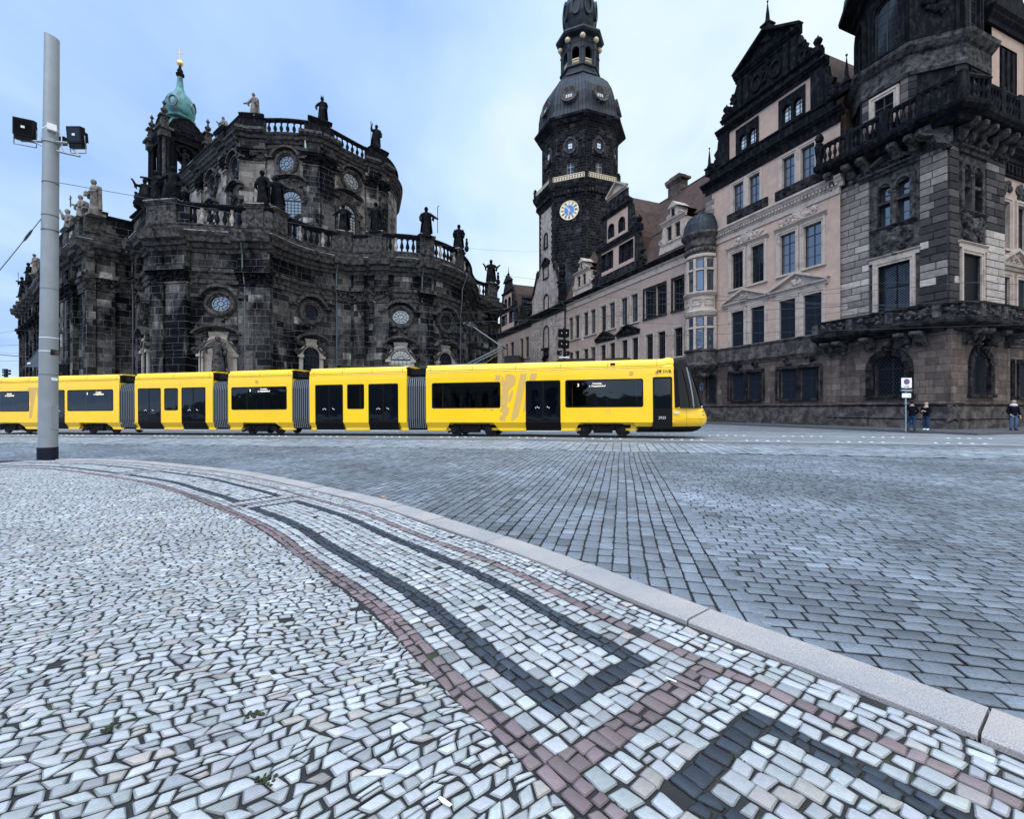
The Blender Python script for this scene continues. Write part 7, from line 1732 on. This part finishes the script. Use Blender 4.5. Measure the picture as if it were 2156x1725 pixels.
def flood(x, y, w, h, yaw, tiltx, tiltz):
    c = at(x, y, 13.4); M = T(c) @ RZ(yaw) @ RY(tiltz) @ RX(tiltx)
    b = MB(M); w /= 2; h /= 2
    b.box(-w, w, -.04, .1, -h, h, None, 0, .0); b.box(-w*.7, w*.7, .1, .2, -h*.6, h*.6); 
    for i in range(7): q = -w*.65+w*1.3*i/6; b.box(q-.008, q+.008, .2, .24, -h*.6, h*.6)
    b.box(-w*.9, w*.9, -.02, .12, -h-.12, -h-.0); o = b.build('floodlight', m_black, mst)
    p = MB(M); p.poly([(q[0], -.043, q[1]) for q in rrect(-w+.04, w-.04, -h+.04, h-.04, .03)]); p.build('pane', m_fl_glass, o)
    q = MB(M); q.box(-.045, .045, -.052, -.045, -.03, .03); q.build('led', m_white, o)
    g = MB(M); g.tube([(-w-.02, .05, 0), (-w-.02, .05, -h-.25), (w+.02, .05, -h-.25), (w+.02, .05, 0)], .018, 6); g.build('bracket', m_steel, o)
flood(50.5, 268, .5, .47, .25, .15, .1); flood(158, 284, .46, .45, -.1, .15, .06)
c = at(132, 298, 13.75); b = MB(T(c)); b.box(-.12, .14, -.1, .1, -.07, .1); b.build('driver_box', m_black, mst)
b = MB()
P = lambda x, y, Y=13.5: tuple(at(x, y, Y))
for pts, r in (([P(45, 296), P(92, 298)], .035), ([P(72, 298), P(92, 308)], .025), ([P(120, 299), P(167, 303)], .035), ([P(120, 318), P(168, 329)], .03), ([P(144, 305), P(168, 328)], .025), ([P(120, 299, 13.9), P(160, 302, 13.9)], .03)): b.tube(pts, r, 6)
c = mp(CAMH+(861-300)*sc); b.lathe([(.205, -.04), (.205, .06)], 24, tuple(c)); b.build('bracket_arm', m_steel, mst)
m_wire = plain('wire', (.04, .045, .055), .5, .5)
def wire(p, q, label, sag=.3, r=.012, turn=None):
    p, q = Vector(p), Vector(q); b = MB(); pts = []
    for i in range(13): t = i/12; v = p.lerp(q, t); v.z -= sag*4*t*(1-t); pts.append(v)
    b.tube(pts, r, 5)
    if turn:
        v = p.lerp(q, turn); v.z -= sag*4*turn*(1-turn); d = (q-p).normalized()
        for s in (-1, 1): b.tube([v-d*.3+Vector((0, 0, .0)), v-d*.15+Vector((0, 0, .045*s)), v+d*.15+Vector((0, 0, .045*s)), v+d*.3], r*1.1, 5)
    return tag(b.build('overhead_wire', m_wire), label, 'wire', 'overhead wires of the tram line')
wire(at(121, 384, 13.5), at(1140, 529, 74), 'span wire running from the grey mast across the sky to the clock tower', .7, .009, .08)
wire(at(91, 455, 13.5), at(-60, 640, 11), 'stay wire with a turnbuckle slanting down left from the grey mast', .02, .012, .25)
wire(at(121, 487, 13.5), at(330, 535, 40), 'short stay wire behind the grey mast in front of the church', .1, .014)
TPa, TPb = TO - TE*60, TO + TE*70
for off, zz, lb in ((-1.3, 6.02, 'contact wire over the near track'), (-5.8, 5.62, 'contact wire over the far track')):
    b = MB(); p = TPa + TN*off; q = TPb + TN*off; pts = [p.lerp(q, i/20) + Vector((0, 0, zz + gz(p.lerp(q, i/20).x))) for i in range(21)]; b.tube(pts, .01, 5); b.tube([v + Vector((0, 0, .75+.25*math.cos(i*pi))) for i, v in enumerate(pts)], .008, 5)
    tag(b.build('overhead_wire', m_wire), lb, 'wire', 'overhead wires of the tram line')
wire(at(1465, 617, 40), at(1990, 646, 29.5), 'thin cross wire in front of the oriel and the lattice windows', .25, .013, .3)
wire(at(1060, 580, 60), at(2000, 660, 29), 'upper cross wire spanning the long pink wing', .3, .014)
wire(at(1100, 650, 50), at(2100, 590, 28), 'rising cross wire fixed to the corner tower', .35, .012, .62)
wire(at(-80, 737, 40), at(60, 752, 40), 'dark wire low over the tram at the far left', .05, .03)
# back of a triangular warning sign on the mast
ts = empty('traffic_sign', at(93, 770, 14.1), 'grey back of a triangular traffic sign fixed behind the grey mast', 'traffic sign')
m_signb = plain('sign_back', (.085, .105, .135), .5, .2)
b = MB(); P0, P1, P2 = at(52, 772, 14.0), at(133, 774, 14.0), at(96, 717, 14.0); nrm = Vector((0, .012, 0)); b.poly([P0, P1, P2]); b.poly([P0+nrm, P2+nrm, P1+nrm])
for a_, c_ in ((P0, P1), (P1, P2), (P2, P0)): b.poly([a_, c_, c_+nrm, a_+nrm])
for a_, c_ in ((P0, P1), (P1, P2), (P2, P0)): b.tube([a_, c_], .012, 5)
b.build('sign_plate', m_signb, ts); q = at(61, 765, 13.98); b = MB(T(q)); b.box(-.05, .05, -.006, .0, -.025, .025); b.build('sticker', m_white, ts)
q = at(126, 776, 14.0); b = MB(T(q)); b.box(-.2, .2, -.03, .05, -.13, .13); b.build('supplementary_plate', m_dgrey, ts); b = MB(); b.tube([at(100, 760, 14.0), at(100, 790, 14.0)], .03, 6); b.build('clamp', m_steel, ts)
# floodlight cluster behind the tram
def cluster(px, pyb, Y, parts, name, label, zt, s=1.0):
    B = at(px, 861, Y); e = empty(name, (B.x, Y, gz(B.x)), label, 'floodlight mast'); b = MB(); b.tube([(B.x, Y, gz(B.x)), (B.x, Y, CAMH+(861-zt)/F0*Y)], .05*s, 8); b.build('pole', m_iron, e)
    for (x, y, w, h, tl) in parts:
        c = at(x, y, Y-.12); k = Y/F0; M = T(c) @ RZ(tl) @ RX(.2); b = MB(M); w_, h_ = w*k/2, h*k/2; b.box(-w_, w_, -.1, .16, -h_, h_); b.box(-w_*1.05, w_*1.05, -.12, -.1, h_*.85, h_*1.1); b.box(-w_*.8, w_*.8, -.05, .1, -h_*1.3, -h_); o = b.build('floodlight', m_black, e)
        q = MB(M); q.box(-w_*.14, w_*.14, -.125, -.1, -h_*.14, h_*.14); q.build('led', m_white, o)
    return e
cl_ = cluster(1187, 0, 31, [(1181.5, 701, 10.5, 15, .25), (1193, 701, 11, 15, -.15), (1181.5, 723.5, 10.5, 15, .25), (1193, 724.5, 11, 15, -.15), (1178, 743, 7, 8, .5), (1194, 744, 8, 8, -.4)], 'floodlight_mast', 'black cluster of six small floodlights on a thin mast behind the tram roof', 690)
q = at(1187, 753, 31); b = MB(T(q)); b.box(-.3, .35, -.15, .15, -.03, .03); b.build('cross_arm', m_white, cl_)
cluster(13, 0, 75, [(8.5, 779, 5, 3.5, .2), (8.5, 784, 5, 3.5, .2), (8.5, 790, 5, 3.5, .2), (19, 781, 5, 3.5, -.2), (19, 787, 5, 3.5, -.2)], 'floodlight_mast', 'tiny distant floodlight mast on the horizon at the far left', 777, 4.5)
# lamp post
LPz = at(1478, 861, 44); lp = empty('street_lamp', (LPz.x, 44, .05), 'old cast-iron street lamp with a glass lantern beside the tram nose', 'street lamp')
b = MB(T((LPz.x, 44, .05))); b.lathe([(.2, 0), (.2, .3), (.13, .4), (.11, .9), (.07, 1.0), (.06, 2.75), (.12, 2.8), (.05, 2.9)], 8); b.tube([(-.25, 0, 2.55), (.25, 0, 2.55)], .025, 6); b.build('post', m_iron, lp)
b = MB(T((LPz.x, 44, 2.95))); b.lathe([(.12, 0), (.15, .05), (.27, .55), (.31, .58), (.14, .8), (.1, .86), (.03, 1.0)], 6); l = b.build('lantern', m_iron, lp); b = MB(T((LPz.x, 44, 2.95)))
for k in range(6):
    a0, a1 = 2*pi*k/6+.12, 2*pi*(k+1)/6-.12; b.poly([(.165*math.cos(a0), .165*math.sin(a0), .09), (.165*math.cos(a1), .165*math.sin(a1), .09), (.27*math.cos(a1), .27*math.sin(a1), .52), (.27*math.cos(a0), .27*math.sin(a0), .52)])
b.build('lantern_glass', m_glassc, l)
# parking sign
SP = at(1907, 861, 26.0); sg = empty('parking_sign', (SP.x, 26.0, .05), 'white zone parking sign with street name plates on a slim post at the tower corner', 'sign')
k = 26/F0; fz = lambda y: CAMH+(861-y)*k
b = MB(); b.tube([(SP.x, 26, .05), (SP.x, 26, fz(796))], .035, 8); b.tube([(SP.x, 26, fz(852)), (SP.x, 26, fz(845))], .05, 8); b.build('post', m_steel, sg)
SMx = frame((SP.x, 25.95, 0), (-1, 0, 0), (0, -1, 0)); m_sblue = plain('sign_blue', (.03, .1, .32), .5); m_sred = plain('sign_red', (.4, .02, .02), .5); m_sdark = plain('sign_dark_blue', (.012, .022, .05), .5); m_ink = plain('sign_ink', (.02, .02, .025), .6)
b = MB(SMx); b.prism(rrect(-.29, .29, fz(817), fz(796), .04), -.01, .01); pl = b.build('zone_plate', m_white, sg)
b = MB(SMx @ T((0, .013, fz(806)+.05))); disc(b, 0, .155, 0, 0, 24); disc(b, .125, .165, .002, 1, 24); b.prism([(-.1, -.085), (-.085, -.1), (.1, .085), (.085, .1)], .001, .003, 1); b.build('restriction_disc', [m_sblue, m_sred], pl)
txm = lambda z, dx=0: SMx @ T((dx, .014, z)) @ RZ(pi) @ RX(pi/2)
b = MB(); b.text('ZONE', .1, txm(fz(816)+.02)); b.build('lettering', m_ink, pl)
b = MB(SMx); b.prism(rrect(-.36, .36, fz(825), fz(819.5), .02), -.01, .01); pl = b.build('street_name_plate', m_sdark, sg); b = MB(); b.text('Chiaverigasse', .105, txm(fz(824.4)+.03)); b.build('lettering', m_white, pl)
b = MB(SMx); b.prism(rrect(-.25, .25, fz(837.5), fz(828.5), .02), -.01, .01); b.build('blank_plate', m_white, sg); b = MB(SMx); b.box(-.18, -.13, .01, .013, fz(834.5), fz(832.5)); b.build('symbol', m_ink, sg)

# ------------------------------------------------------------------ people
def skin(pts, rads, edges, sub=1):
    me = bpy.data.meshes.new('s'); me.from_pydata([tuple(p) for p in pts], edges, []); o = bpy.data.objects.new('s', me); COL.objects.link(o)
    m = o.modifiers.new('k', 'SKIN'); m.use_smooth_shade = True
    for i, r in enumerate(rads): me.skin_vertices[0].data[i].radius = (r, r) if not isinstance(r, tuple) else r
    me.skin_vertices[0].data[0].use_root = True
    q = o.modifiers.new('d', 'SUBSURF'); q.levels = sub; q.render_levels = sub
    dg = bpy.context.evaluated_depsgraph_get(); ev = o.evaluated_get(dg); r = ev.to_mesh(); vs = [tuple(v.co) for v in r.vertices]; fs = [tuple(p.vertices) for p in r.polygons]; ev.to_mesh_clear(); bpy.data.objects.remove(o); bpy.data.meshes.remove(me)
    return vs, fs
def addmesh(b, vf, M=None):
    n = len(b.v); X = b.M
    for v in vf[0]: b.v.append(tuple(X @ Vector(v)))
    for f in vf[1]: b.f.append(tuple(i+n for i in f)); b.m.append(b.mi); b.uv.append(None); b.t.append(.5); b.sm.append(True)
m_skin = plain('skin', (.5, .3, .22), .6); m_jkt = plain('dark_jacket', (.005, .006, .011), .9, 0, .3, 5, spec=.05); m_jean = plain('blue_jeans', (.022, .045, .1), .9, 0, .25, 6, spec=.05); m_jean2 = plain('faded_jeans', (.07, .11, .18), .9, 0, .25, 6, spec=.05); m_shoe = plain('dark_shoe', (.012, .012, .014), .5); m_hair1 = plain('fair_hair', (.32, .24, .16), .7); m_felt = plain('black_felt', (.006, .006, .007), .9); m_scarf = plain('pale_scarf', (.55, .46, .42), .9, 0, .15, 12); m_cap = plain('knit_cap', (.3, .27, .27), .9)
def person(loc, face, H, label, legs, arms, head, jkt, jlen, trous, shoe, hairf, extra=None):
    """legs/arms: joint positions for a 1 m tall unit figure, x = figure's left, -y = forward"""
    e = empty('person', loc, label, 'person'); M = T(loc) @ RZ(face) @ Matrix.Scale(H, 4)
    pts = [(0, 0, .52), (0, .005, .6), (0, .01, .7), (0, .01, .79), (0, 0, .85), head[0], head[1]]; rad = [.075, .07, .082, .075, .034, .052, .05]; ed = [(0, 1), (1, 2), (2, 3), (3, 4), (4, 5), (5, 6)]
    for s, (k, a, t) in zip((1, -1), legs):
        n = len(pts); pts += [(s*.05, 0, .5), k, a, t]; rad += [.055, .038, .026, .02]; ed += [(0, n), (n, n+1), (n+1, n+2), (n+2, n+3)]
    for s, (el, w, h) in zip((1, -1), arms):
        n = len(pts); pts += [(s*.105, .01, .785), el, w, h]; rad += [.036, .026, .019, .021]; ed += [(3, n), (n, n+1), (n+1, n+2), (n+2, n+3)]
    b = MB(M); addmesh(b, skin(pts, rad, ed, 1))
    hd = Vector(head[1]); fd = Vector(head[2]).normalized(); sd = fd.cross(Vector((0, 0, 1))).normalized(); upv = sd.cross(fd)
    b.smooth = True; b.blob(tuple(hd+fd*.052-upv*.005), (.009, .012, .016)); b.blob(tuple(hd+fd*.046-upv*.034), (.02, .008, .006))
    for s in (-1, 1): b.blob(tuple(hd+sd*.05*s), (.008, .014, .02)); b.blob(tuple(hd+fd*.044+sd*.02*s+upv*.012), .007)
    for s, (el, w, h) in zip((1, -1), arms):            # five fingers on each hand, curled a little
        w, h = Vector(w), Vector(h); d = (h-w).normalized(); c = d.cross(Vector((1, .3, 0))).normalized(); q = d.cross(c)
        for i, (l, r) in enumerate(((.03, .0045), (.045, .0048), (.05, .005), (.046, .0048), (.036, .0042))):
            o = h + c*(.018-.009*i) + (d*.012 if i else c*.008-d*.006); b.tube([o, o+d*l*.55+q*.004, o+d*l+q*.012], [r, r, r*.7], 6)
    body = b.build('body', m_skin, e)
    P = [(0, .005, .50-jlen), (0, .005, .54), (0, .005, .6), (0, .01, .7), (0, .01, .8), (0, .005, .845)]; R = [(.104, .09), (.104, .09), (.098, .085), (.104, .09), (.09, .075), (.05, .05)]; E_ = [(0, 1), (1, 2), (2, 3), (3, 4), (4, 5)]
    for s, (el, w, h) in zip((1, -1), arms): n = len(P); P += [(s*.112, .01, .785), el, w]; R += [.048, .04, .034]; E_ += [(4, n), (n, n+1), (n+1, n+2)]
    b = MB(M); addmesh(b, skin(P, R, E_, 1)); j = b.build('jacket', jkt, e)
    P = [(0, 0, .56), ]; R = [.088]; E_ = []
    for s, (k, a, t) in zip((1, -1), legs): n = len(P); P += [(s*.05, 0, .48), k, tuple(Vector(a)+Vector((0, 0, .01)))]; R += [.062, .047, .04]; E_ += [(0, n), (n, n+1), (n+1, n+2)]
    b = MB(M); addmesh(b, skin(P, R, E_, 1)); b.build('trousers', trous, e)
    for k, a, t in legs:
        b = MB(M); b.smooth = True; a, t = Vector(a), Vector(t); d = Vector((t.x-a.x, t.y-a.y, 0)).normalized(); c = a + d*.035; R3 = Matrix.Rotation(math.atan2(d.y, d.x), 3, 'Z'); b.blob((c.x, c.y, a.z-.012), (.082, .034, .03), None, 10, R3); b.blob((a.x, a.y, a.z+.015), (.034, .032, .035), None, 8); b.build('shoe', shoe, e)
    b = MB(M); b.smooth = True; hairf(b, hd, fd, sd, upv, e, M)
    if extra: extra(M, e)
    return e
def hat(b, hd, fd, sd, up, e, M):
    b.blob(tuple(hd+up*.01-fd*.012), (.056, .056, .056), None, 10); b.build('hair', m_felt, e)
    h = MB(M); R3 = Matrix((sd, fd, up)).transposed(); rows = []
    for r, z in ((.03, .105), (.052, .1), (.058, .07), (.062, .04), (.1, .03), (.115, .036), (.1, .024), (.06, .03)): rows.append([tuple(hd + R3 @ Vector((r*math.cos(2*pi*k/14), r*1.1*math.sin(2*pi*k/14), z))) for k in range(14)])
    h.smooth = True; h.grid(rows, wrap=True); h.poly(rows[0]); h.build('hat', m_felt, e)
def bob(b, hd, fd, sd, up, e, M):
    b.blob(tuple(hd+up*.016-fd*.014), (.06, .06, .055), None, 10); b.blob(tuple(hd-fd*.035-up*.03), (.045, .045, .05), None, 8); b.build('hair', m_hair1, e)
def capf(b, hd, fd, sd, up, e, M):
    b.blob(tuple(hd+up*.035), (.062, .062, .04), None, 10); b.build('knit_cap', m_cap, e)
    s = MB(M); s.smooth = True; s.lathe([(.06, .8), (.1, .82), (.105, .85), (.08, .88), (.05, .885)], 14, (0, -.005, 0), sy=.85); s.build('scarf', m_scarf, e)
lp1 = at(1920, 861, 26.9); lp2 = at(1950, 861, 27.2); lp3 = at(2134, 861, 26.8)
person((lp1.x, 26.9, .075), 2.75, 1.75, 'person in a black brimmed hat and dark coat standing beside the sign post', [((.07, -.09, .28), (.1, .02, .045), (.1, -.06, .02)), ((-.055, .0, .27), (-.06, .05, .045), (-.065, -.03, .02))], [((.17, .03, .62), (.15, -.08, .53), (.14, -.12, .5)), ((-.16, .03, .63), (-.12, -.09, .56), (-.1, -.13, .54))], [(0, 0, .89), (0, -.008, .93), (0, -1, .05)], m_jkt, .06, m_jean, m_shoe, hat)
person((lp2.x, 27.2, .075), -1.2, 1.68, 'person with fair hair, short dark jacket and white shoes looking up beside the hat wearer', [((.045, -.02, .27), (.045, .02, .045), (.045, -.06, .02)), ((-.05, .0, .27), (-.05, .03, .045), (-.05, -.05, .02))], [((.14, -.05, .62), (.06, -.17, .66), (.04, -.21, .68)), ((-.14, -.05, .62), (-.05, -.17, .64), (-.03, -.21, .66))], [(0, .0, .885), (0, -.006, .928), (0, -1, .35)], m_jkt, .03, m_jean, m_white, bob)
def bag(M, e):
    b = MB(M); b.smooth = True; b.blob((.2, .02, .5), (.07, .05, .09), None, 10); b.smooth = False; b.tube([(.2, .02, .58), (.12, .03, .8)], .008, 6); o = b.build('handbag', m_felt); tag(o, 'black handbag hanging at the hip of the person in the pale scarf', 'handbag')
person((lp3.x, 26.8, .075), -.2, 1.76, 'person in a pale scarf, dark jacket and faded jeans facing the square', [((.055, -.03, .28), (.06, .02, .05), (.075, -.06, .02)), ((-.06, -.01, .28), (-.075, .01, .05), (-.1, -.06, .02))], [((.17, .02, .62), (.15, -.04, .49), (.15, -.06, .45)), ((-.16, .02, .62), (-.13, -.07, .53), (-.11, -.1, .5))], [(0, -.004, .89), (0, -.012, .93), (0, -1, .0)], m_jkt, .08, m_jean2, m_shoe, capf, lambda M, e: bag(M @ Matrix.Scale(-1, 4, (1, 0, 0)) if False else M, e))
# ------------------------------------------------------------------ opera house across the square behind the viewer (seen mirrored in the tram's windows)
oh = empty('opera_house', (-50, -62, 0), 'pale arcaded building across the square, mirrored in the tram windows', 'building')
b = MB(frame((-50, -62, gz(-50)), Vector((1, 0, 0)), Vector((0, 1, 0))))
ops = [(u, u+2.6, z0, z0+6.0, True) for u in np.arange(-25, 22, 4.6) for z0 in (.8, 10.0)]
wall(b, -28, 26, -.5, 20, ops, 2.2, 0, 0); b.cornice(-28, 26, 8.2, 9.2, .6); b.cornice(-28, 26, 18.6, 20, 1.0); stripes(b, -28, 26, 0, 8.2, 0, .4, 4.6, .2)
b.box(-28, 26, -14, -2.3, -.5, 19.5, 1); b.box(-14, 12, -22, -6, 19.5, 30); b.build('facade', [m_clight, m_cdark], oh)
hl = MB(); P = [(-420, 3), (-340, 14), (-260, 22), (-190, 19), (-120, 10), (-60, 5), (0, 7), (60, 12), (140, 16), (240, 9), (330, 2)]
for (x0, z0), (x1, z1) in zip(P[:-1], P[1:]): hl.poly([(x0, -190, z0-4), (x1, -190, z1-4), (x1, -230, z1+4), (x0, -230, z0+4)]); hl.poly([(x0, -190, z0-4), (x1, -190, z1-4), (x1, -150, -5), (x0, -150, -5)]); hl.poly([(x0, -230, z0+4), (x1, -230, z1+4), (x1, -300, -5), (x0, -300, -5)])
tag(hl.build('hills', plain('dark_wooded_hill', (.012, .018, .014), .9, 0, .4, .2)), kind='structure')
# ------------------------------------------------------------------ sky, sun, camera
w = bpy.data.worlds.new('World'); bpy.context.scene.world = w; w.use_nodes = True; nt = w.node_tree; bg = nt.nodes['Background']
sky = nd(nt, 'ShaderNodeTexSky', {'sky_type': 'NISHITA', 'sun_disc': False, 'sun_elevation': math.radians(50), 'sun_rotation': math.radians(215), 'air_density': 1.0, 'dust_density': 1.2, 'ozone_density': 1.5})
tc = nd(nt, 'ShaderNodeTexCoord').outputs['Generated']
sep = nd(nt, 'ShaderNodeSeparateXYZ'); nt.links.new(tc, sep.inputs[0])
def mth(op, a, b=None, c=None, clamp=False):
    n = nt.nodes.new('ShaderNodeMath'); n.operation = op; n.use_clamp = clamp
    for i, v in enumerate((a, b, c)):
        if v is None: continue
        if hasattr(v, 'is_output'): nt.links.new(v, n.inputs[i])
        else: n.inputs[i].default_value = v
    return n.outputs[0]
X, Yv, Z = sep.outputs
# broad soft cloud sheets, projected on a flat cloud layer
zz = mth('MAXIMUM', mth('ADD', Z, .22), .05)
cx = mth('DIVIDE', X, zz); cy = mth('DIVIDE', Yv, zz); comb = nd(nt, 'ShaderNodeCombineXYZ'); nt.links.new(cx, comb.inputs[0]); nt.links.new(cy, comb.inputs[1])
n1 = noise(nt, .75, 5, vscale(nt, comb.outputs[0], (1.0, .8, 1)), .5, .35)
n2 = noise(nt, 2.2, 5, vscale(nt, comb.outputs[0], (1.0, .5, 1)), .55, .5)
cl = mth('ADD', mth('MULTIPLY', n1, .68), mth('MULTIPLY', n2, .32))
# brighter towards the hidden sun on the right and towards the horizon
side = mth('ADD', mth('MULTIPLY', X, .55), .0)
f = mth('ADD', mth('ADD', cl, mth('MULTIPLY', side, .52)), mth('MULTIPLY', mth('POWER', mth('SUBTRACT', 1.0, mth('MAXIMUM', Z, 0.0)), 4.0), .14))
KX = .82
colr = ramp(nt, f, [(p, tuple(v*KX for v in c)) for p, c in ((.33, (.36, .56, .95)), (.42, (.48, .68, .975)), (.50, (.60, .80, .99)), (.59, (.79, .92, .99)), (.70, (.92, .965, .98)))])
# overcast sky, boosted out of view overhead and behind the viewer for more light
zen = mth('ADD', mth('ADD', 1.0, mth('MULTIPLY', mth('MAXIMUM', mth('SUBTRACT', Z, .69), 0.0), 11.5)), mth('MULTIPLY', mth('MAXIMUM', mth('MULTIPLY', Yv, -1.0), 0.0), .9))
sc_ = nd(nt, 'ShaderNodeVectorMath', {'operation': 'SCALE'}); nt.links.new(colr, sc_.inputs[0]); nt.links.new(mth('MULTIPLY', zen, 10.0), sc_.inputs['Scale'])
mx = mixc(nt, .93, sky.outputs[0], sc_.outputs[0])
nt.links.new(mx, bg.inputs['Color']); bg.inputs['Strength'].default_value = .1
sl = bpy.data.lights.new('sun', 'SUN'); sl.energy = 1.5; sl.angle = math.radians(40); sl.color = (1.0, .985, .96)
so = bpy.data.objects.new('sun', sl); COL.objects.link(so)
SA, SEL = math.radians(215), math.radians(50)      # compass bearing of the veiled sun from +Y, clockwise
d = -Vector((math.sin(SA)*math.cos(SEL), math.cos(SA)*math.cos(SEL), math.sin(SEL)))
so.rotation_euler = d.to_track_quat('-Z', 'Y').to_euler(); so.location = (-40, -60, 90)
cam = bpy.data.cameras.new('camera'); co = bpy.data.objects.new('camera', cam); COL.objects.link(co)
co.location = (0, 0, CAMH); co.rotation_euler = (pi/2, 0, 0); cam.sensor_width = 36; cam.lens = 36*F0/2156; cam.clip_start = .05; cam.clip_end = 3000
cam.shift_x = 0; cam.shift_y = -(862.5-861)/2156
sc0 = bpy.context.scene; sc0.camera = co
sc0.view_settings.view_transform = 'Standard'; sc0.view_settings.look = 'None'; sc0.view_settings.exposure = .45; sc0.view_settings.gamma = 1.0
sc0.cycles.max_bounces = 6; sc0.cycles.transparent_max_bounces = 8; sc0.cycles.diffuse_bounces = 3; sc0.cycles.glossy_bounces = 3; sc0.cycles.use_denoising = True
